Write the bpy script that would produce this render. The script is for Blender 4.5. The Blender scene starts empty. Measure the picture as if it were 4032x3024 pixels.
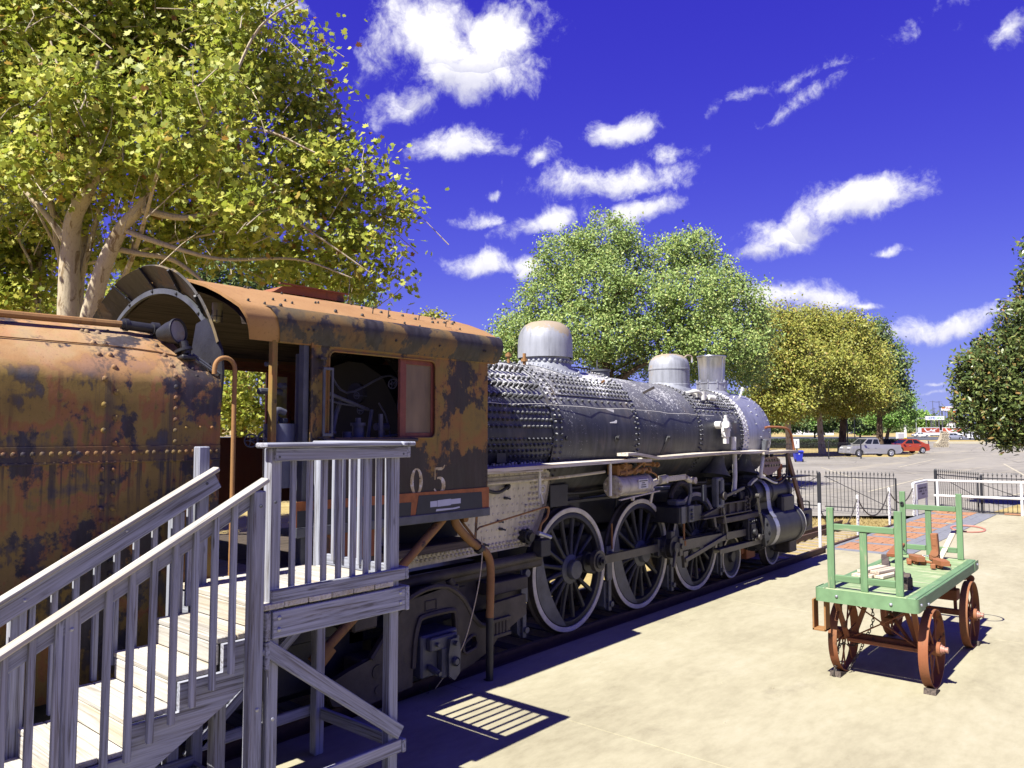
import bpy, bmesh, math, random
import numpy as np
from mathutils import Vector, Matrix
random.seed(7); rng = np.random.default_rng(7)
sc = bpy.context.scene
COL = sc.collection

# ------------------------------------------------------------------ camera
cam_d = bpy.data.cameras.new('camera'); cam = bpy.data.objects.new('camera', cam_d); COL.objects.link(cam)
cam_d.sensor_width = 36.0; cam_d.lens = 27.03; cam_d.clip_start = 0.05; cam_d.clip_end = 6000
cam.location = (0.0, 0.0, 2.78)
cam.rotation_euler = (math.radians(93.70), 0.0, math.radians(40.4 - 90.0))
sc.camera = cam

# ------------------------------------------------------------------ light, exposure
SUN_EL = 53.0
sun_d = bpy.data.lights.new('sun', 'SUN'); sun = bpy.data.objects.new('sun', sun_d); COL.objects.link(sun)
sun_d.energy = 5.0; sun_d.angle = math.radians(0.5); sun_d.color = (1.0, 0.965, 0.87)
_ld = Vector((math.cos(math.radians(SUN_EL)), -0.012, -math.sin(math.radians(SUN_EL)))).normalized()
sun.rotation_euler = _ld.to_track_quat('-Z', 'Y').to_euler()
sc.view_settings.view_transform = 'Standard'; sc.view_settings.look = 'None'
sc.view_settings.gamma = 1.0; sc.view_settings.use_curve_mapping = False
sc.view_settings.exposure = 1.4
sc.cycles.max_bounces = 6; sc.cycles.transparent_max_bounces = 8

# ------------------------------------------------------------------ world: sky with clouds at infinity
W = bpy.data.worlds.new('World'); sc.world = W; W.use_nodes = True
def build_world():
    nt = W.node_tree; N = nt.nodes; L = nt.links
    for n in list(N): N.remove(n)
    out = N.new('ShaderNodeOutputWorld'); bg = N.new('ShaderNodeBackground')
    sky = N.new('ShaderNodeTexSky'); sky.sky_type = 'NISHITA'; sky.sun_disc = False
    sky.sun_elevation = math.radians(SUN_EL); sky.sun_rotation = math.radians(-90.0)
    sky.altitude = 350; sky.air_density = 1.0; sky.dust_density = 0.5; sky.ozone_density = 3.0
    tc = N.new('ShaderNodeTexCoord')
    def M(op, a, b=None, c=None, clamp=False):
        n = N.new('ShaderNodeMath'); n.operation = op; n.use_clamp = clamp
        for i, v in enumerate((a, b, c)):
            if v is None: continue
            if isinstance(v, (int, float)): n.inputs[i].default_value = v
            else: L.new(v, n.inputs[i])
        return n.outputs[0]
    def V(op, a, b=None):
        n = N.new('ShaderNodeVectorMath'); n.operation = op
        for i, v in enumerate((a, b)):
            if v is None: continue
            if isinstance(v, (tuple, list)): n.inputs[i].default_value = v
            else: L.new(v, n.inputs[i])
        return n
    d = V('NORMALIZE', tc.outputs['Generated']).outputs[0]
    # domain warp
    wn = N.new('ShaderNodeTexNoise'); wn.inputs['Scale'].default_value = 11.0; wn.inputs['Detail'].default_value = 5.0
    L.new(d, wn.inputs['Vector'])
    wv = V('SUBTRACT', wn.outputs['Color'], (0.5, 0.5, 0.5)).outputs[0]
    ws = N.new('ShaderNodeVectorMath'); ws.operation = 'SCALE'; L.new(wv, ws.inputs[0]); ws.inputs['Scale'].default_value = 0.055
    dw = V('ADD', d, ws.outputs[0]).outputs[0]
    # each cloud: azimuth, elevation (degrees), half width, half height (degrees), roll, strength
    field = None; fieldb = None
    for (az, el, hw, hh, roll, st) in CLOUDS:
        a, e = math.radians(az), math.radians(el)
        c = Vector((math.cos(e) * math.cos(a), math.cos(e) * math.sin(a), math.sin(e)))
        r = Vector((math.sin(a), -math.cos(a), 0)); u = r.cross(c)
        ro = math.radians(roll); r2 = r * math.cos(ro) + u * math.sin(ro); u2 = u * math.cos(ro) - r * math.sin(ro)
        r2 = r2 / math.tan(math.radians(hw)); u2 = u2 / math.tan(math.radians(hh))
        A = V('DOT_PRODUCT', dw, tuple(r2)).outputs['Value']; B = V('DOT_PRODUCT', dw, tuple(u2)).outputs['Value']
        C = V('DOT_PRODUCT', dw, tuple(c)).outputs['Value']
        Bd = M('MULTIPLY', M('MINIMUM', B, 0.0), 1.5); B2 = M('ADD', M('MAXIMUM', B, 0.0), Bd)
        q = M('SQRT', M('ADD', M('MULTIPLY', A, A), M('MULTIPLY', B2, B2)))
        v = M('MULTIPLY', M('SUBTRACT', 1.0, q), st)
        v = M('SUBTRACT', v, M('MULTIPLY', M('LESS_THAN', C, 0.0), 10.0))
        vb = M('ADD', M('MULTIPLY', B, 0.5), M('MULTIPLY', v, 0.6))
        field = v if field is None else M('MAXIMUM', field, v)
        g = M('MULTIPLY', M('GREATER_THAN', v, -0.4), M('MULTIPLY', B, 1.0))
        fieldb = g if fieldb is None else M('ADD', fieldb, g)
    n1 = N.new('ShaderNodeTexNoise'); n1.inputs['Scale'].default_value = 19.0; n1.inputs['Detail'].default_value = 14.0; n1.inputs['Roughness'].default_value = 0.68
    L.new(dw, n1.inputs['Vector'])
    dens = M('ADD', field, M('MULTIPLY', M('SUBTRACT', n1.outputs['Fac'], 0.5), 3.4))
    mr = N.new('ShaderNodeMapRange'); mr.interpolation_type = 'SMOOTHSTEP'; mr.inputs['From Min'].default_value = -0.15; mr.inputs['From Max'].default_value = 1.05
    L.new(dens, mr.inputs['Value'])
    # cloud body light: brighter at the top, greyer near the base and where thick
    sh = N.new('ShaderNodeMapRange'); sh.inputs['From Min'].default_value = -0.7; sh.inputs['From Max'].default_value = 0.5
    L.new(M('ADD', fieldb, M('MULTIPLY', M('SUBTRACT', n1.outputs['Fac'], 0.5), 2.0)), sh.inputs['Value'])
    cr = N.new('ShaderNodeMix'); cr.data_type = 'RGBA'; L.new(sh.outputs[0], cr.inputs['Factor'])
    cr.inputs['A'].default_value = tuple(c * 2 ** (0.8 - sc.view_settings.exposure) for c in (5.2, 5.2, 6.4)) + (1,); cr.inputs['B'].default_value = tuple(c * 2 ** (0.8 - sc.view_settings.exposure) for c in (8.2, 8.1, 8.4)) + (1,)
    # deep blue-violet sky: one curve per channel over the physical sky (the photograph's strong blue processing)
    sp = N.new('ShaderNodeSeparateColor'); L.new(sky.outputs[0], sp.inputs[0]); cb = N.new('ShaderNodeCombineColor')
    for i, (ga, gp) in enumerate(SKY_CURVE): L.new(M('MULTIPLY', M('POWER', M('MULTIPLY', sp.outputs[i], 0.1245), gp), ga / (0.08 * 2 ** sc.view_settings.exposure)), cb.inputs[i])
    dz = N.new('ShaderNodeSeparateXYZ'); L.new(d, dz.inputs[0]); hz = N.new('ShaderNodeMix'); hz.data_type = 'RGBA'
    L.new(M('MULTIPLY', M('POWER', 2.718, M('MULTIPLY', M('MAXIMUM', dz.outputs[2], 0.0), -11.0)), 0.85), hz.inputs['Factor'])
    L.new(cb.outputs[0], hz.inputs['A']); hz.inputs['B'].default_value = tuple(c / (0.08 * 2 ** sc.view_settings.exposure) for c in (0.40, 0.46, 0.86)) + (1,)
    mx = N.new('ShaderNodeMix'); mx.data_type = 'RGBA'
    L.new(mr.outputs[0], mx.inputs['Factor']); L.new(hz.outputs['Result'], mx.inputs['A']); L.new(cr.outputs['Result'], mx.inputs['B'])
    L.new(mx.outputs['Result'], bg.inputs['Color']); bg.inputs['Strength'].default_value = 0.08
    L.new(bg.outputs[0], out.inputs['Surface'])
SKY_CURVE = ((0.36, 1.0), (0.37, 1.42), (0.96, 0.54))
CLOUDS = [
    (46.63, 26.99, 4.73, 2.99, -25, 1.5),
    (41.33, 27.70, 3.78, 2.52, 10, 1.5),
    (44.16, 25.46, 4.80, 2.88, 0, 1.5),
    (48.00, 23.52, 2.57, 1.45, 35, 1.0),
    (50.46, 26.48, 1.88, 1.88, 20, 0.7),
    (44.13, 20.72, 4.44, 1.58, 4, 1.3),
    (31.50, 21.77, 3.08, 1.30, 8, 1.3),
    (28.45, 20.03, 1.30, 0.91, 0, 0.8),
    (38.50, 20.11, 1.19, 0.99, 30, 0.8),
    (32.57, 18.04, 6.95, 1.49, 0, 1.2),
    (37.46, 15.57, 3.71, 1.01, 8, 1.1),
    (30.20, 16.16, 3.65, 1.06, 12, 1.1),
    (42.36, 15.74, 2.02, 0.67, 0, 0.9),
    (41.49, 17.32, 0.80, 0.47, 0, 0.8),
    (42.70, 12.40, 2.56, 1.43, 0, 1.5),
    (39.21, 11.91, 1.37, 1.37, 0, 1.2),
    (15.90, 15.30, 4.62, 2.00, 8, 1.6),
    (19.83, 14.01, 3.82, 1.75, 15, 1.4),
    (22.04, 12.92, 1.94, 0.97, 10, 1.0),
    (13.99, 12.22, 1.10, 0.37, 0, 0.9),
    (19.33, 9.22, 4.49, 1.35, -8, 1.3),
    (15.23, 8.51, 1.56, 0.37, 0, 0.9),
    (10.88, 6.96, 4.50, 0.96, 8, 1.3),
    (6.15, 24.60, 1.34, 1.07, 30, 0.9),
    (12.44, 25.28, 6.54, 0.37, 24, 0.22),
    (18.35, 24.00, 4.81, 0.30, 14, 0.22),
    (59.83, 28.59, 3.25, 0.89, 0, 1.0),
    (57.25, 28.75, 1.80, 0.60, 0, 0.7),
    (11.79, 3.24, 1.21, 0.24, 0, 0.7),
    (12.35, 2.64, 1.83, 0.24, 0, 0.6),

]
build_world()

# ------------------------------------------------------------------ object helpers
OFF = {}
def thing(name, label, cat, loc=(0, 0, 0), group=None, rz=0.0, kind=None):
    o = bpy.data.objects.new(name, None); COL.objects.link(o); o.empty_display_size = 0.2
    o.location = loc; o.rotation_euler = (0, 0, rz)
    if label: o['label'] = label
    if cat: o['category'] = cat
    if group: o['group'] = group
    if kind: o['kind'] = kind
    OFF[o.name] = Vector(loc) if rz == 0.0 else Vector((0, 0, 0))
    return o
def tag(o, label=None, cat=None, group=None, kind=None):
    if label: o['label'] = label
    if cat: o['category'] = cat
    if group: o['group'] = group
    if kind: o['kind'] = kind
    return o
class MB:
    def __init__(s): s.v = []; s.f = []; s.sm = []
    def add(s, vs, fs, smooth=False):
        b = len(s.v); s.v.extend([tuple(p) for p in vs]); s.f.extend([tuple(i + b for i in f) for f in fs]); s.sm.extend([smooth] * len(fs)); return s
    def box(s, x0, x1, y0, y1, z0, z1, ch=0.0, R=None, T=None):
        c = Vector(((x0 + x1) / 2, (y0 + y1) / 2, (z0 + z1) / 2)); h = (abs(x1 - x0) / 2, abs(y1 - y0) / 2, abs(z1 - z0) / 2)
        vs, fs = boxgeo(h, ch)
        vs = [Vector(v) for v in vs]
        if R is not None: vs = [R @ v for v in vs]
        s.add([v + c for v in vs], fs); return s
    def obox(s, c, u, v, w, h, ch=0.0):
        """box with centre c, unit axes u,v,w and half sizes h"""
        u, v, w = Vector(u), Vector(v), Vector(w); vs, fs = boxgeo(h, ch)
        s.add([Vector(c) + u * p[0] + v * p[1] + w * p[2] for p in vs], fs); return s
    def bar(s, p0, p1, w, t, up=(0, 0, 1), ch=0.0):
        p0, p1 = Vector(p0), Vector(p1); u = (p1 - p0); L = u.length; u.normalize(); up = Vector(up)
        v = up.cross(u).normalized(); ww = u.cross(v)
        return s.obox((p0 + p1) / 2, u, v, ww, (L / 2, w / 2, t / 2), ch)
    def cyl(s, p0, p1, r0, r1=None, n=16, caps=True):
        p0, p1 = Vector(p0), Vector(p1); r1 = r0 if r1 is None else r1
        u, v, w = frame(p1 - p0); vs = []
        for p, r in ((p0, r0), (p1, r1)):
            for i in range(n):
                a = 2 * math.pi * i / n; vs.append(p + v * (r * math.cos(a)) + w * (r * math.sin(a)))
        s.add(vs, [(i, (i + 1) % n, n + (i + 1) % n, n + i) for i in range(n)], True)
        if caps: s.add(vs[:n], [tuple(reversed(range(n)))]); s.add(vs[n:], [tuple(range(n))])
        return s
    def tube(s, pts, r, n=8, caps=True):
        pts = [Vector(p) for p in pts]; rs = r if isinstance(r, (list, tuple)) else [r] * len(pts)
        u, v, w = frame(pts[1] - pts[0]); vs = []; k = len(pts)
        for i, p in enumerate(pts):
            t = (pts[min(i + 1, k - 1)] - pts[max(i - 1, 0)])
            if t.length < 1e-9: t = u.copy()
            t.normalize(); v = (v - t * v.dot(t)); v.normalize(); w = t.cross(v)
            for j in range(n):
                a = 2 * math.pi * j / n; vs.append(p + v * (rs[i] * math.cos(a)) + w * (rs[i] * math.sin(a)))
        fs = [(i * n + j, i * n + (j + 1) % n, (i + 1) * n + (j + 1) % n, (i + 1) * n + j) for i in range(k - 1) for j in range(n)]
        s.add(vs, fs, True)
        if caps: s.add(vs[:n], [tuple(reversed(range(n)))]); s.add(vs[-n:], [tuple(range(n))])
        return s
    def lathe(s, prof, c, axis=(0, 0, 1), n=32, a0=0.0, a1=2 * math.pi, smooth=True):
        """prof: list of (radius, height along axis)"""
        u, v, w = frame(axis); c = Vector(c); full = abs(a1 - a0 - 2 * math.pi) < 1e-6; m = n if full else n + 1; vs = []
        for (r, h) in prof:
            for i in range(m):
                a = a0 + (a1 - a0) * i / n; vs.append(c + u * h + v * (r * math.cos(a)) + w * (r * math.sin(a)))
        fs = []
        for k in range(len(prof) - 1):
            for i in range(n):
                j = (i + 1) % m; fs.append((k * m + i, k * m + j, (k + 1) * m + j, (k + 1) * m + i))
        s.add(vs, fs, smooth); return s
    def ring(s, c, axis, r_in, r_out, d, n=48):
        """flat ring with thickness d along axis"""
        return s.lathe([(r_in, 0), (r_out, 0), (r_out, d), (r_in, d), (r_in, 0)], c, axis, n)
    def prism(s, poly, o, u, v, d):
        """poly 2-D in axes u,v at origin o, extruded by vector d"""
        o, u, v, d = Vector(o), Vector(u), Vector(v), Vector(d); n = len(poly)
        a = [o + u * p[0] + v * p[1] for p in poly]; b = [p + d for p in a]
        s.add(a + b, [tuple(reversed(range(n))), tuple(range(n, 2 * n))] + [(i, (i + 1) % n, n + (i + 1) % n, n + i) for i in range(n)]); return s
    def rivet(s, p, nrm, r, h=None, n=7):
        h = r * 0.75 if h is None else h; u, v, w = frame(nrm); p = Vector(p); vs = []
        for (q, t) in ((1.0, -0.2), (0.9, 0.5), (0.5, 0.9)):
            for i in range(n):
                a = 2 * math.pi * i / n; vs.append(p + u * (h * t) + v * (r * q * math.cos(a)) + w * (r * q * math.sin(a)))
        vs.append(p + u * h)
        fs = [(k * n + i, k * n + (i + 1) % n, (k + 1) * n + (i + 1) % n, (k + 1) * n + i) for k in range(2) for i in range(n)]
        fs += [(2 * n + i, 2 * n + (i + 1) % n, 3 * n) for i in range(n)]
        s.add(vs, fs, True); return s
    def bolt(s, p, nrm, r, h):
        u, v, w = frame(nrm); p = Vector(p); return s.cyl(p - u * 0.01, p + u * h, r, r * 0.8, n=6)
    def grid(s, rows, smooth=True, closed=False):
        """rows: list of equally long point lists"""
        m = len(rows[0]); vs = [p for r in rows for p in r]; fs = []
        for i in range(len(rows) - 1):
            for j in range(m if closed else m - 1):
                k = (j + 1) % m; fs.append((i * m + j, i * m + k, (i + 1) * m + k, (i + 1) * m + j))
        s.add(vs, fs, smooth); return s
    def build(s, name, mat, parent=None, kind=None, label=None, off=None, sharp=40):
        me = bpy.data.meshes.new(name)
        o_ = Vector((0, 0, 0)) if parent is None else OFF.get(parent.name, Vector((0, 0, 0)))
        if off is not None: o_ = Vector(off)
        me.from_pydata([(p[0] - o_.x, p[1] - o_.y, p[2] - o_.z) for p in s.v], [], s.f)
        me.polygons.foreach_set('use_smooth', s.sm); me.update()
        if any(s.sm):
            try: me.set_sharp_from_angle(angle=math.radians(sharp))
            except Exception: pass
        me.materials.append(mat)
        o = bpy.data.objects.new(name, me); COL.objects.link(o)
        if parent is not None: o.parent = parent; OFF[o.name] = o_
        elif off is not None: o.location = o_; OFF[o.name] = o_
        else: OFF[o.name] = Vector((0, 0, 0))
        if kind: o['kind'] = kind
        if label: o['label'] = label
        return o
def frame(d):
    u = Vector(d).normalized(); a = Vector((0, 0, 1)) if abs(u.z) < 0.9 else Vector((1, 0, 0))
    v = a.cross(u).normalized(); return u, v, u.cross(v)
def boxgeo(h, ch):
    hx, hy, hz = h
    if ch <= 0:
        vs = [(sx * hx, sy * hy, sz * hz) for sx in (-1, 1) for sy in (-1, 1) for sz in (-1, 1)]
        return vs, [(0, 1, 3, 2), (4, 6, 7, 5), (0, 4, 5, 1), (2, 3, 7, 6), (0, 2, 6, 4), (1, 5, 7, 3)]
    c = min(ch, hx * .9, hy * .9, hz * .9); vs = []; idx = {}
    for sx in (-1, 1):
        for sy in (-1, 1):
            for sz in (-1, 1):
                for k in range(3):
                    p = [sx * hx, sy * hy, sz * hz]
                    for q in range(3):
                        if q != k: p[q] -= (sx, sy, sz)[q] * c
                    idx[(sx, sy, sz, k)] = len(vs); vs.append(tuple(p))
    fs = []
    for k in range(3):
        i, j = [q for q in range(3) if q != k]
        for s_ in (-1, 1):
            q = []
            for (a, b) in ((-1, -1), (1, -1), (1, 1), (-1, 1)):
                t = [0, 0, 0]; t[k] = s_; t[i] = a; t[j] = b; q.append(idx[(t[0], t[1], t[2], k)])
            # k=0:(1,2) k=1:(0,2) k=2:(0,1)
            flip = (s_ < 0) ^ (k == 1); fs.append(tuple(reversed(q)) if flip else tuple(q))
    for k in range(3):       # edge along axis k
        i, j = [q for q in range(3) if q != k]
        for a in (-1, 1):
            for b in (-1, 1):
                t0 = [0, 0, 0]; t0[i] = a; t0[j] = b; t1 = list(t0); t0[k] = -1; t1[k] = 1
                q = [idx[(*t0, i)], idx[(*t1, i)], idx[(*t1, j)], idx[(*t0, j)]]
                flip = ((a * b) > 0) ^ (k == 1); fs.append(tuple(q) if flip else tuple(reversed(q)))
    for sx in (-1, 1):
        for sy in (-1, 1):
            for sz in (-1, 1):
                q = [idx[(sx, sy, sz, k)] for k in range(3)]; fs.append(tuple(q) if sx * sy * sz > 0 else tuple(reversed(q)))
    return vs, fs
BOARD = {}
def board(parent, name, p0, p1, w, t, mat, up=(0, 0, 1), ch=0.006, label=None, kind=None, local=False):
    """a plank from p0 to p1, width w across, thickness t along 'up'; its grain runs along its own X axis"""
    p0, p1 = Vector(p0), Vector(p1); u = p1 - p0; L = u.length; u.normalize()
    v = Vector(up).cross(u).normalized(); ww = u.cross(v)
    key = (round(L, 3), round(w, 3), round(t, 3), mat.name, ch)
    me = BOARD.get(key)
    if me is None:
        vs, fs = boxgeo((L / 2, w / 2, t / 2), ch); me = bpy.data.meshes.new(name); me.from_pydata(vs, [], fs); me.materials.append(mat); me.update(); BOARD[key] = me
    o = bpy.data.objects.new(name, me); COL.objects.link(o)
    off = Vector((0, 0, 0)) if (parent is None or local) else OFF.get(parent.name, Vector((0, 0, 0)))
    M = Matrix((u, v, ww)).transposed().to_4x4(); M.translation = (p0 + p1) / 2 - off
    if parent is not None: o.parent = parent
    o.matrix_local = M
    if label: o['label'] = label
    if kind: o['kind'] = kind
    return o
def copyobj(src, parent, loc, rot=None):
    o = src.copy(); COL.objects.link(o); o.parent = parent; o.location = loc
    if rot is not None: o.rotation_euler = rot
    return o
def arc(c, r, a0, a1, n, u, v):
    c, u, v = Vector(c), Vector(u), Vector(v)
    return [c + u * (r * math.cos(a0 + (a1 - a0) * i / n)) + v * (r * math.sin(a0 + (a1 - a0) * i / n)) for i in range(n + 1)]
def smoothpath(pts, n=6):
    pts = [Vector(p) for p in pts]; out = []
    P = [2 * pts[0] - pts[1]] + pts + [2 * pts[-1] - pts[-2]]
    for i in range(1, len(P) - 2):
        a, b, c, d = P[i - 1], P[i], P[i + 1], P[i + 2]
        for k in range(n):
            t = k / n; out.append(0.5 * ((2 * b) + (c - a) * t + (2 * a - 5 * b + 4 * c - d) * t * t + (3 * b - a - 3 * c + d) * t ** 3))
    out.append(pts[-1]); return out
# ------------------------------------------------------------------ materials
MATS = {}
class MX:
    def __init__(s, name):
        s.m = bpy.data.materials.new(name); s.m.use_nodes = True; s.nt = s.m.node_tree; s.N = s.nt.nodes; s.L = s.nt.links
        s.b = s.N['Principled BSDF']; s.tc = s.N.new('ShaderNodeTexCoord'); s.oi = s.N.new('ShaderNodeObjectInfo'); MATS[name] = s.m
    def lk(s, a, b): s.L.new(a, b)
    def val(s, sock, v):
        if v is None: return
        if isinstance(v, (int, float)): sock.default_value = v
        elif isinstance(v, (tuple, list)): sock.default_value = tuple(v) + ((1,) if (len(v) == 3 and len(sock.default_value) == 4) else ())
        else: s.L.new(v, sock)
    def math(s, op, a, b=None, clamp=False):
        n = s.N.new('ShaderNodeMath'); n.operation = op; n.use_clamp = clamp; s.val(n.inputs[0], a); s.val(n.inputs[1], b); return n.outputs[0]
    def vec(s, scale=(1, 1, 1), src='Object', rnd=False):
        mp = s.N.new('ShaderNodeMapping'); mp.inputs['Scale'].default_value = scale; v = s.tc.outputs[src]
        if src == 'Position': pass
        if rnd:
            cx = s.N.new('ShaderNodeCombineXYZ'); 
            for i, k in enumerate((37.0, 91.0, 53.0)): s.lk(s.math('MULTIPLY', s.oi.outputs['Random'], k), cx.inputs[i])
            s.lk(cx.outputs[0], mp.inputs['Location'])
        s.lk(v, mp.inputs['Vector']); return mp.outputs[0]
    def pos(s, scale=(1, 1, 1)):
        g = s.N.new('ShaderNodeNewGeometry'); mp = s.N.new('ShaderNodeMapping'); mp.inputs['Scale'].default_value = scale; s.lk(g.outputs['Position'], mp.inputs['Vector']); return mp.outputs[0]
    def xyz(s, v):
        n = s.N.new('ShaderNodeSeparateXYZ'); s.lk(v, n.inputs[0]); return n.outputs
    def noise(s, v, sc_, det=4.0, ro=0.55, dist=0.0):
        n = s.N.new('ShaderNodeTexNoise'); n.inputs['Scale'].default_value = sc_; n.inputs['Detail'].default_value = det; n.inputs['Roughness'].default_value = ro; n.inputs['Distortion'].default_value = dist
        if v is not None: s.lk(v, n.inputs['Vector'])
        return n.outputs['Fac']
    def voro(s, v, sc_, out='Distance', feat='F1'):
        n = s.N.new('ShaderNodeTexVoronoi'); n.feature = feat; n.inputs['Scale'].default_value = sc_; s.lk(v, n.inputs['Vector']); return n.outputs[out]
    def step(s, f, a, b):
        n = s.N.new('ShaderNodeMapRange'); n.interpolation_type = 'SMOOTHSTEP'; n.inputs['From Min'].default_value = a; n.inputs['From Max'].default_value = b; s.lk(f, n.inputs['Value']); return n.outputs[0]
    def ramp(s, f, stops, interp='LINEAR'):
        n = s.N.new('ShaderNodeValToRGB'); n.color_ramp.interpolation = interp; e = n.color_ramp.elements
        while len(e) > 1: e.remove(e[-1])
        e[0].position = stops[0][0]; e[0].color = tuple(stops[0][1]) + (1,)
        for p, c in stops[1:]:
            x = e.new(p); x.color = tuple(c) + (1,)
        s.lk(f, n.inputs[0]); return n.outputs[0]
    def mix(s, f, a, b, mode='MIX'):
        n = s.N.new('ShaderNodeMix'); n.data_type = 'RGBA'; n.blend_type = mode; s.val(n.inputs['Factor'], f); s.val(n.inputs['A'], a); s.val(n.inputs['B'], b); return n.outputs['Result']
    def bump(s, h, st=0.3, d=0.02):
        n = s.N.new('ShaderNodeBump'); n.inputs['Strength'].default_value = st; n.inputs['Distance'].default_value = d; s.lk(h, n.inputs['Height']); s.lk(n.outputs[0], s.b.inputs['Normal'])
    def out(s, col=None, rough=None, metal=None, spec=None, k=0.72):
        if col is not None and k != 1.0 and not isinstance(col, tuple): col = s.mix(1.0, col, (k, k, k), 'MULTIPLY')
        s.val(s.b.inputs['Base Color'], col); s.val(s.b.inputs['Roughness'], rough); s.val(s.b.inputs['Metallic'], metal)
        if spec is not None: s.b.inputs['Specular IOR Level'].default_value = spec
        return s.m
def plain(name, col, rough=0.6, metal=0.0, var=0.25, sc_=6.0, bump=0.0, spec=0.4):
    m = MX(name); n = m.noise(m.vec(rnd=True), sc_, 6.0, 0.6)
    lo = tuple(c * (1 - var) for c in col); hi = tuple(min(1, c * (1 + var)) for c in col)
    c = m.ramp(n, [(0.25, lo), (0.5, col), (0.75, hi)])
    if bump: m.bump(m.noise(m.vec(rnd=True), sc_ * 8, 5.0), bump, 0.01)
    return m.out(c, rough, metal, spec)
def rustmat(name, tones, patch, patch_amt, streak=0.5, rough=0.75, hi=None, patch2=None, z_black=None, seams=None):
    m = MX(name); v = m.pos()
    n1 = m.noise(v, 1.7, 5, 0.55, 0.2); n2 = m.noise(m.pos((1.0, 1.0, 0.75)), 3.0, 9, 0.6, 0.3); st = m.noise(m.pos((7, 7, 0.6)), 2.0, 5, 0.6)
    fine = m.noise(v, 45, 5, 0.7); gr = m.noise(v, 14, 6, 0.7)
    k = m.math('ADD', m.math('MULTIPLY', n1, 0.62), m.math('ADD', m.math('MULTIPLY', n2, 0.28), m.math('MULTIPLY', st, 0.16)))
    col = m.ramp(k, tones)
    col = m.mix(m.math('MULTIPLY', m.step(st, 0.55, 0.75), streak), col, (0.055, 0.035, 0.025))
    pm = m.math('ADD', m.math('MULTIPLY', m.noise(m.pos((1, 1, 0.8)), 2.3, 8, 0.66, 0.15), 1.0), m.math('MULTIPLY', gr, 0.14))
    if z_black:
        zz = m.xyz(v)[2]; pm = m.math('ADD', pm, m.math('MULTIPLY', m.step(zz, z_black[0], z_black[1]), z_black[2]))
    if seams:
        zz = m.xyz(v)[2]; xx = m.xyz(v)[0]; s1 = m.noise(m.pos((34, 34, 0.9)), 1.0, 4, 0.6)
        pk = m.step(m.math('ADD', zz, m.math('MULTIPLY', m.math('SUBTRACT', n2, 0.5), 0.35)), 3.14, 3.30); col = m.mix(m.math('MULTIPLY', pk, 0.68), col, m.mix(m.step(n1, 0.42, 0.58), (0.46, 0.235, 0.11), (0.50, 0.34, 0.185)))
        d = m.math('MULTIPLY', m.step(zz, seams - .55, seams), m.step(zz, seams + .05, seams)); sk = m.math('MULTIPLY', d, m.step(s1, 0.50, 0.62)); col = m.mix(m.math('MULTIPLY', sk, 0.75), col, (0.045, 0.04, 0.042))
        d2 = m.step(m.math('ABSOLUTE', m.math('SUBTRACT', zz, seams + .06)), 0.09, 0.03); col = m.mix(m.math('MULTIPLY', d2, 0.55), col, (0.16, 0.10, 0.05))
        for cx_ in (2.37, 2.86): d3 = m.step(m.math('ABSOLUTE', m.math('SUBTRACT', m.math('ADD', xx, m.math('MULTIPLY', s1, 0.05)), cx_)), 0.10, 0.03); col = m.mix(m.math('MULTIPLY', m.math('MULTIPLY', d3, m.step(s1, 0.42, 0.6)), 0.6), col, (0.06, 0.055, 0.055))
    mask = m.step(pm, 1 - patch_amt, 1 - patch_amt + 0.055)
    pc = m.ramp(m.noise(m.pos((6, 6, 1)), 3, 5), [(0.3, tuple(c * .55 for c in patch)), (0.7, tuple(c * 1.7 for c in patch))])
    col = m.mix(m.math('MULTIPLY', mask, 0.92), col, pc)
    col = m.mix(m.step(fine, 0.66, 0.8), col, tuple(min(1, c * 1.5) for c in tones[-1][1]))
    col = m.mix(m.math('MULTIPLY', m.step(fine, 0.42, 0.3), 0.45), col, (0.05, 0.03, 0.02))
    m.bump(m.math('ADD', m.math('MULTIPLY', fine, 0.4), m.math('ADD', gr, m.math('MULTIPLY', mask, -0.4))), 0.25, 0.01)
    rg = m.mix(mask, (rough,) * 3, (0.5,) * 3)
    return m.out(col, rg, 0.0, 0.3)
OCH = (0.27, 0.185, 0.045); ORG = (0.31, 0.15, 0.045); BRN = (0.12, 0.09, 0.05); GRY = (0.095, 0.085, 0.082)
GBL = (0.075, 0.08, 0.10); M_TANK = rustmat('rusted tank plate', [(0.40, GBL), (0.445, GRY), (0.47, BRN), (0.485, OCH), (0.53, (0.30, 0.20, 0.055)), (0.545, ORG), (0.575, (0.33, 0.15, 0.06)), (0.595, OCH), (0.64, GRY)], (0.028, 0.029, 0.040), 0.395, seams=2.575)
M_CAB = rustmat('rusted cab plate', [(0.36, BRN), (0.46, OCH), (0.54, ORG), (0.62, OCH), (0.7, BRN)], (0.022, 0.020, 0.020), 0.415, 0.6, z_black=(2.80, 2.35, 0.16))
M_EAVE = rustmat('sooty eave plate', [(0.36, (0.06, 0.05, 0.045)), (0.47, BRN), (0.55, (0.20, 0.12, 0.045)), (0.64, BRN)], (0.03, 0.028, 0.032), 0.46, 0.7)
M_ROOF = rustmat('rusted roof sheet', [(0.35, (0.31, 0.16, 0.062)), (0.5, (0.36, 0.195, 0.078)), (0.65, (0.40, 0.225, 0.095))], (0.25, 0.10, 0.04), 0.30, 0.12)
M_VISOR = rustmat('weathered canopy sheet', [(0.35, (0.10, 0.07, 0.035)), (0.5, (0.17, 0.125, 0.06)), (0.65, (0.12, 0.10, 0.07))], (0.03, 0.028, 0.027), 0.5, 0.5)
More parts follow.
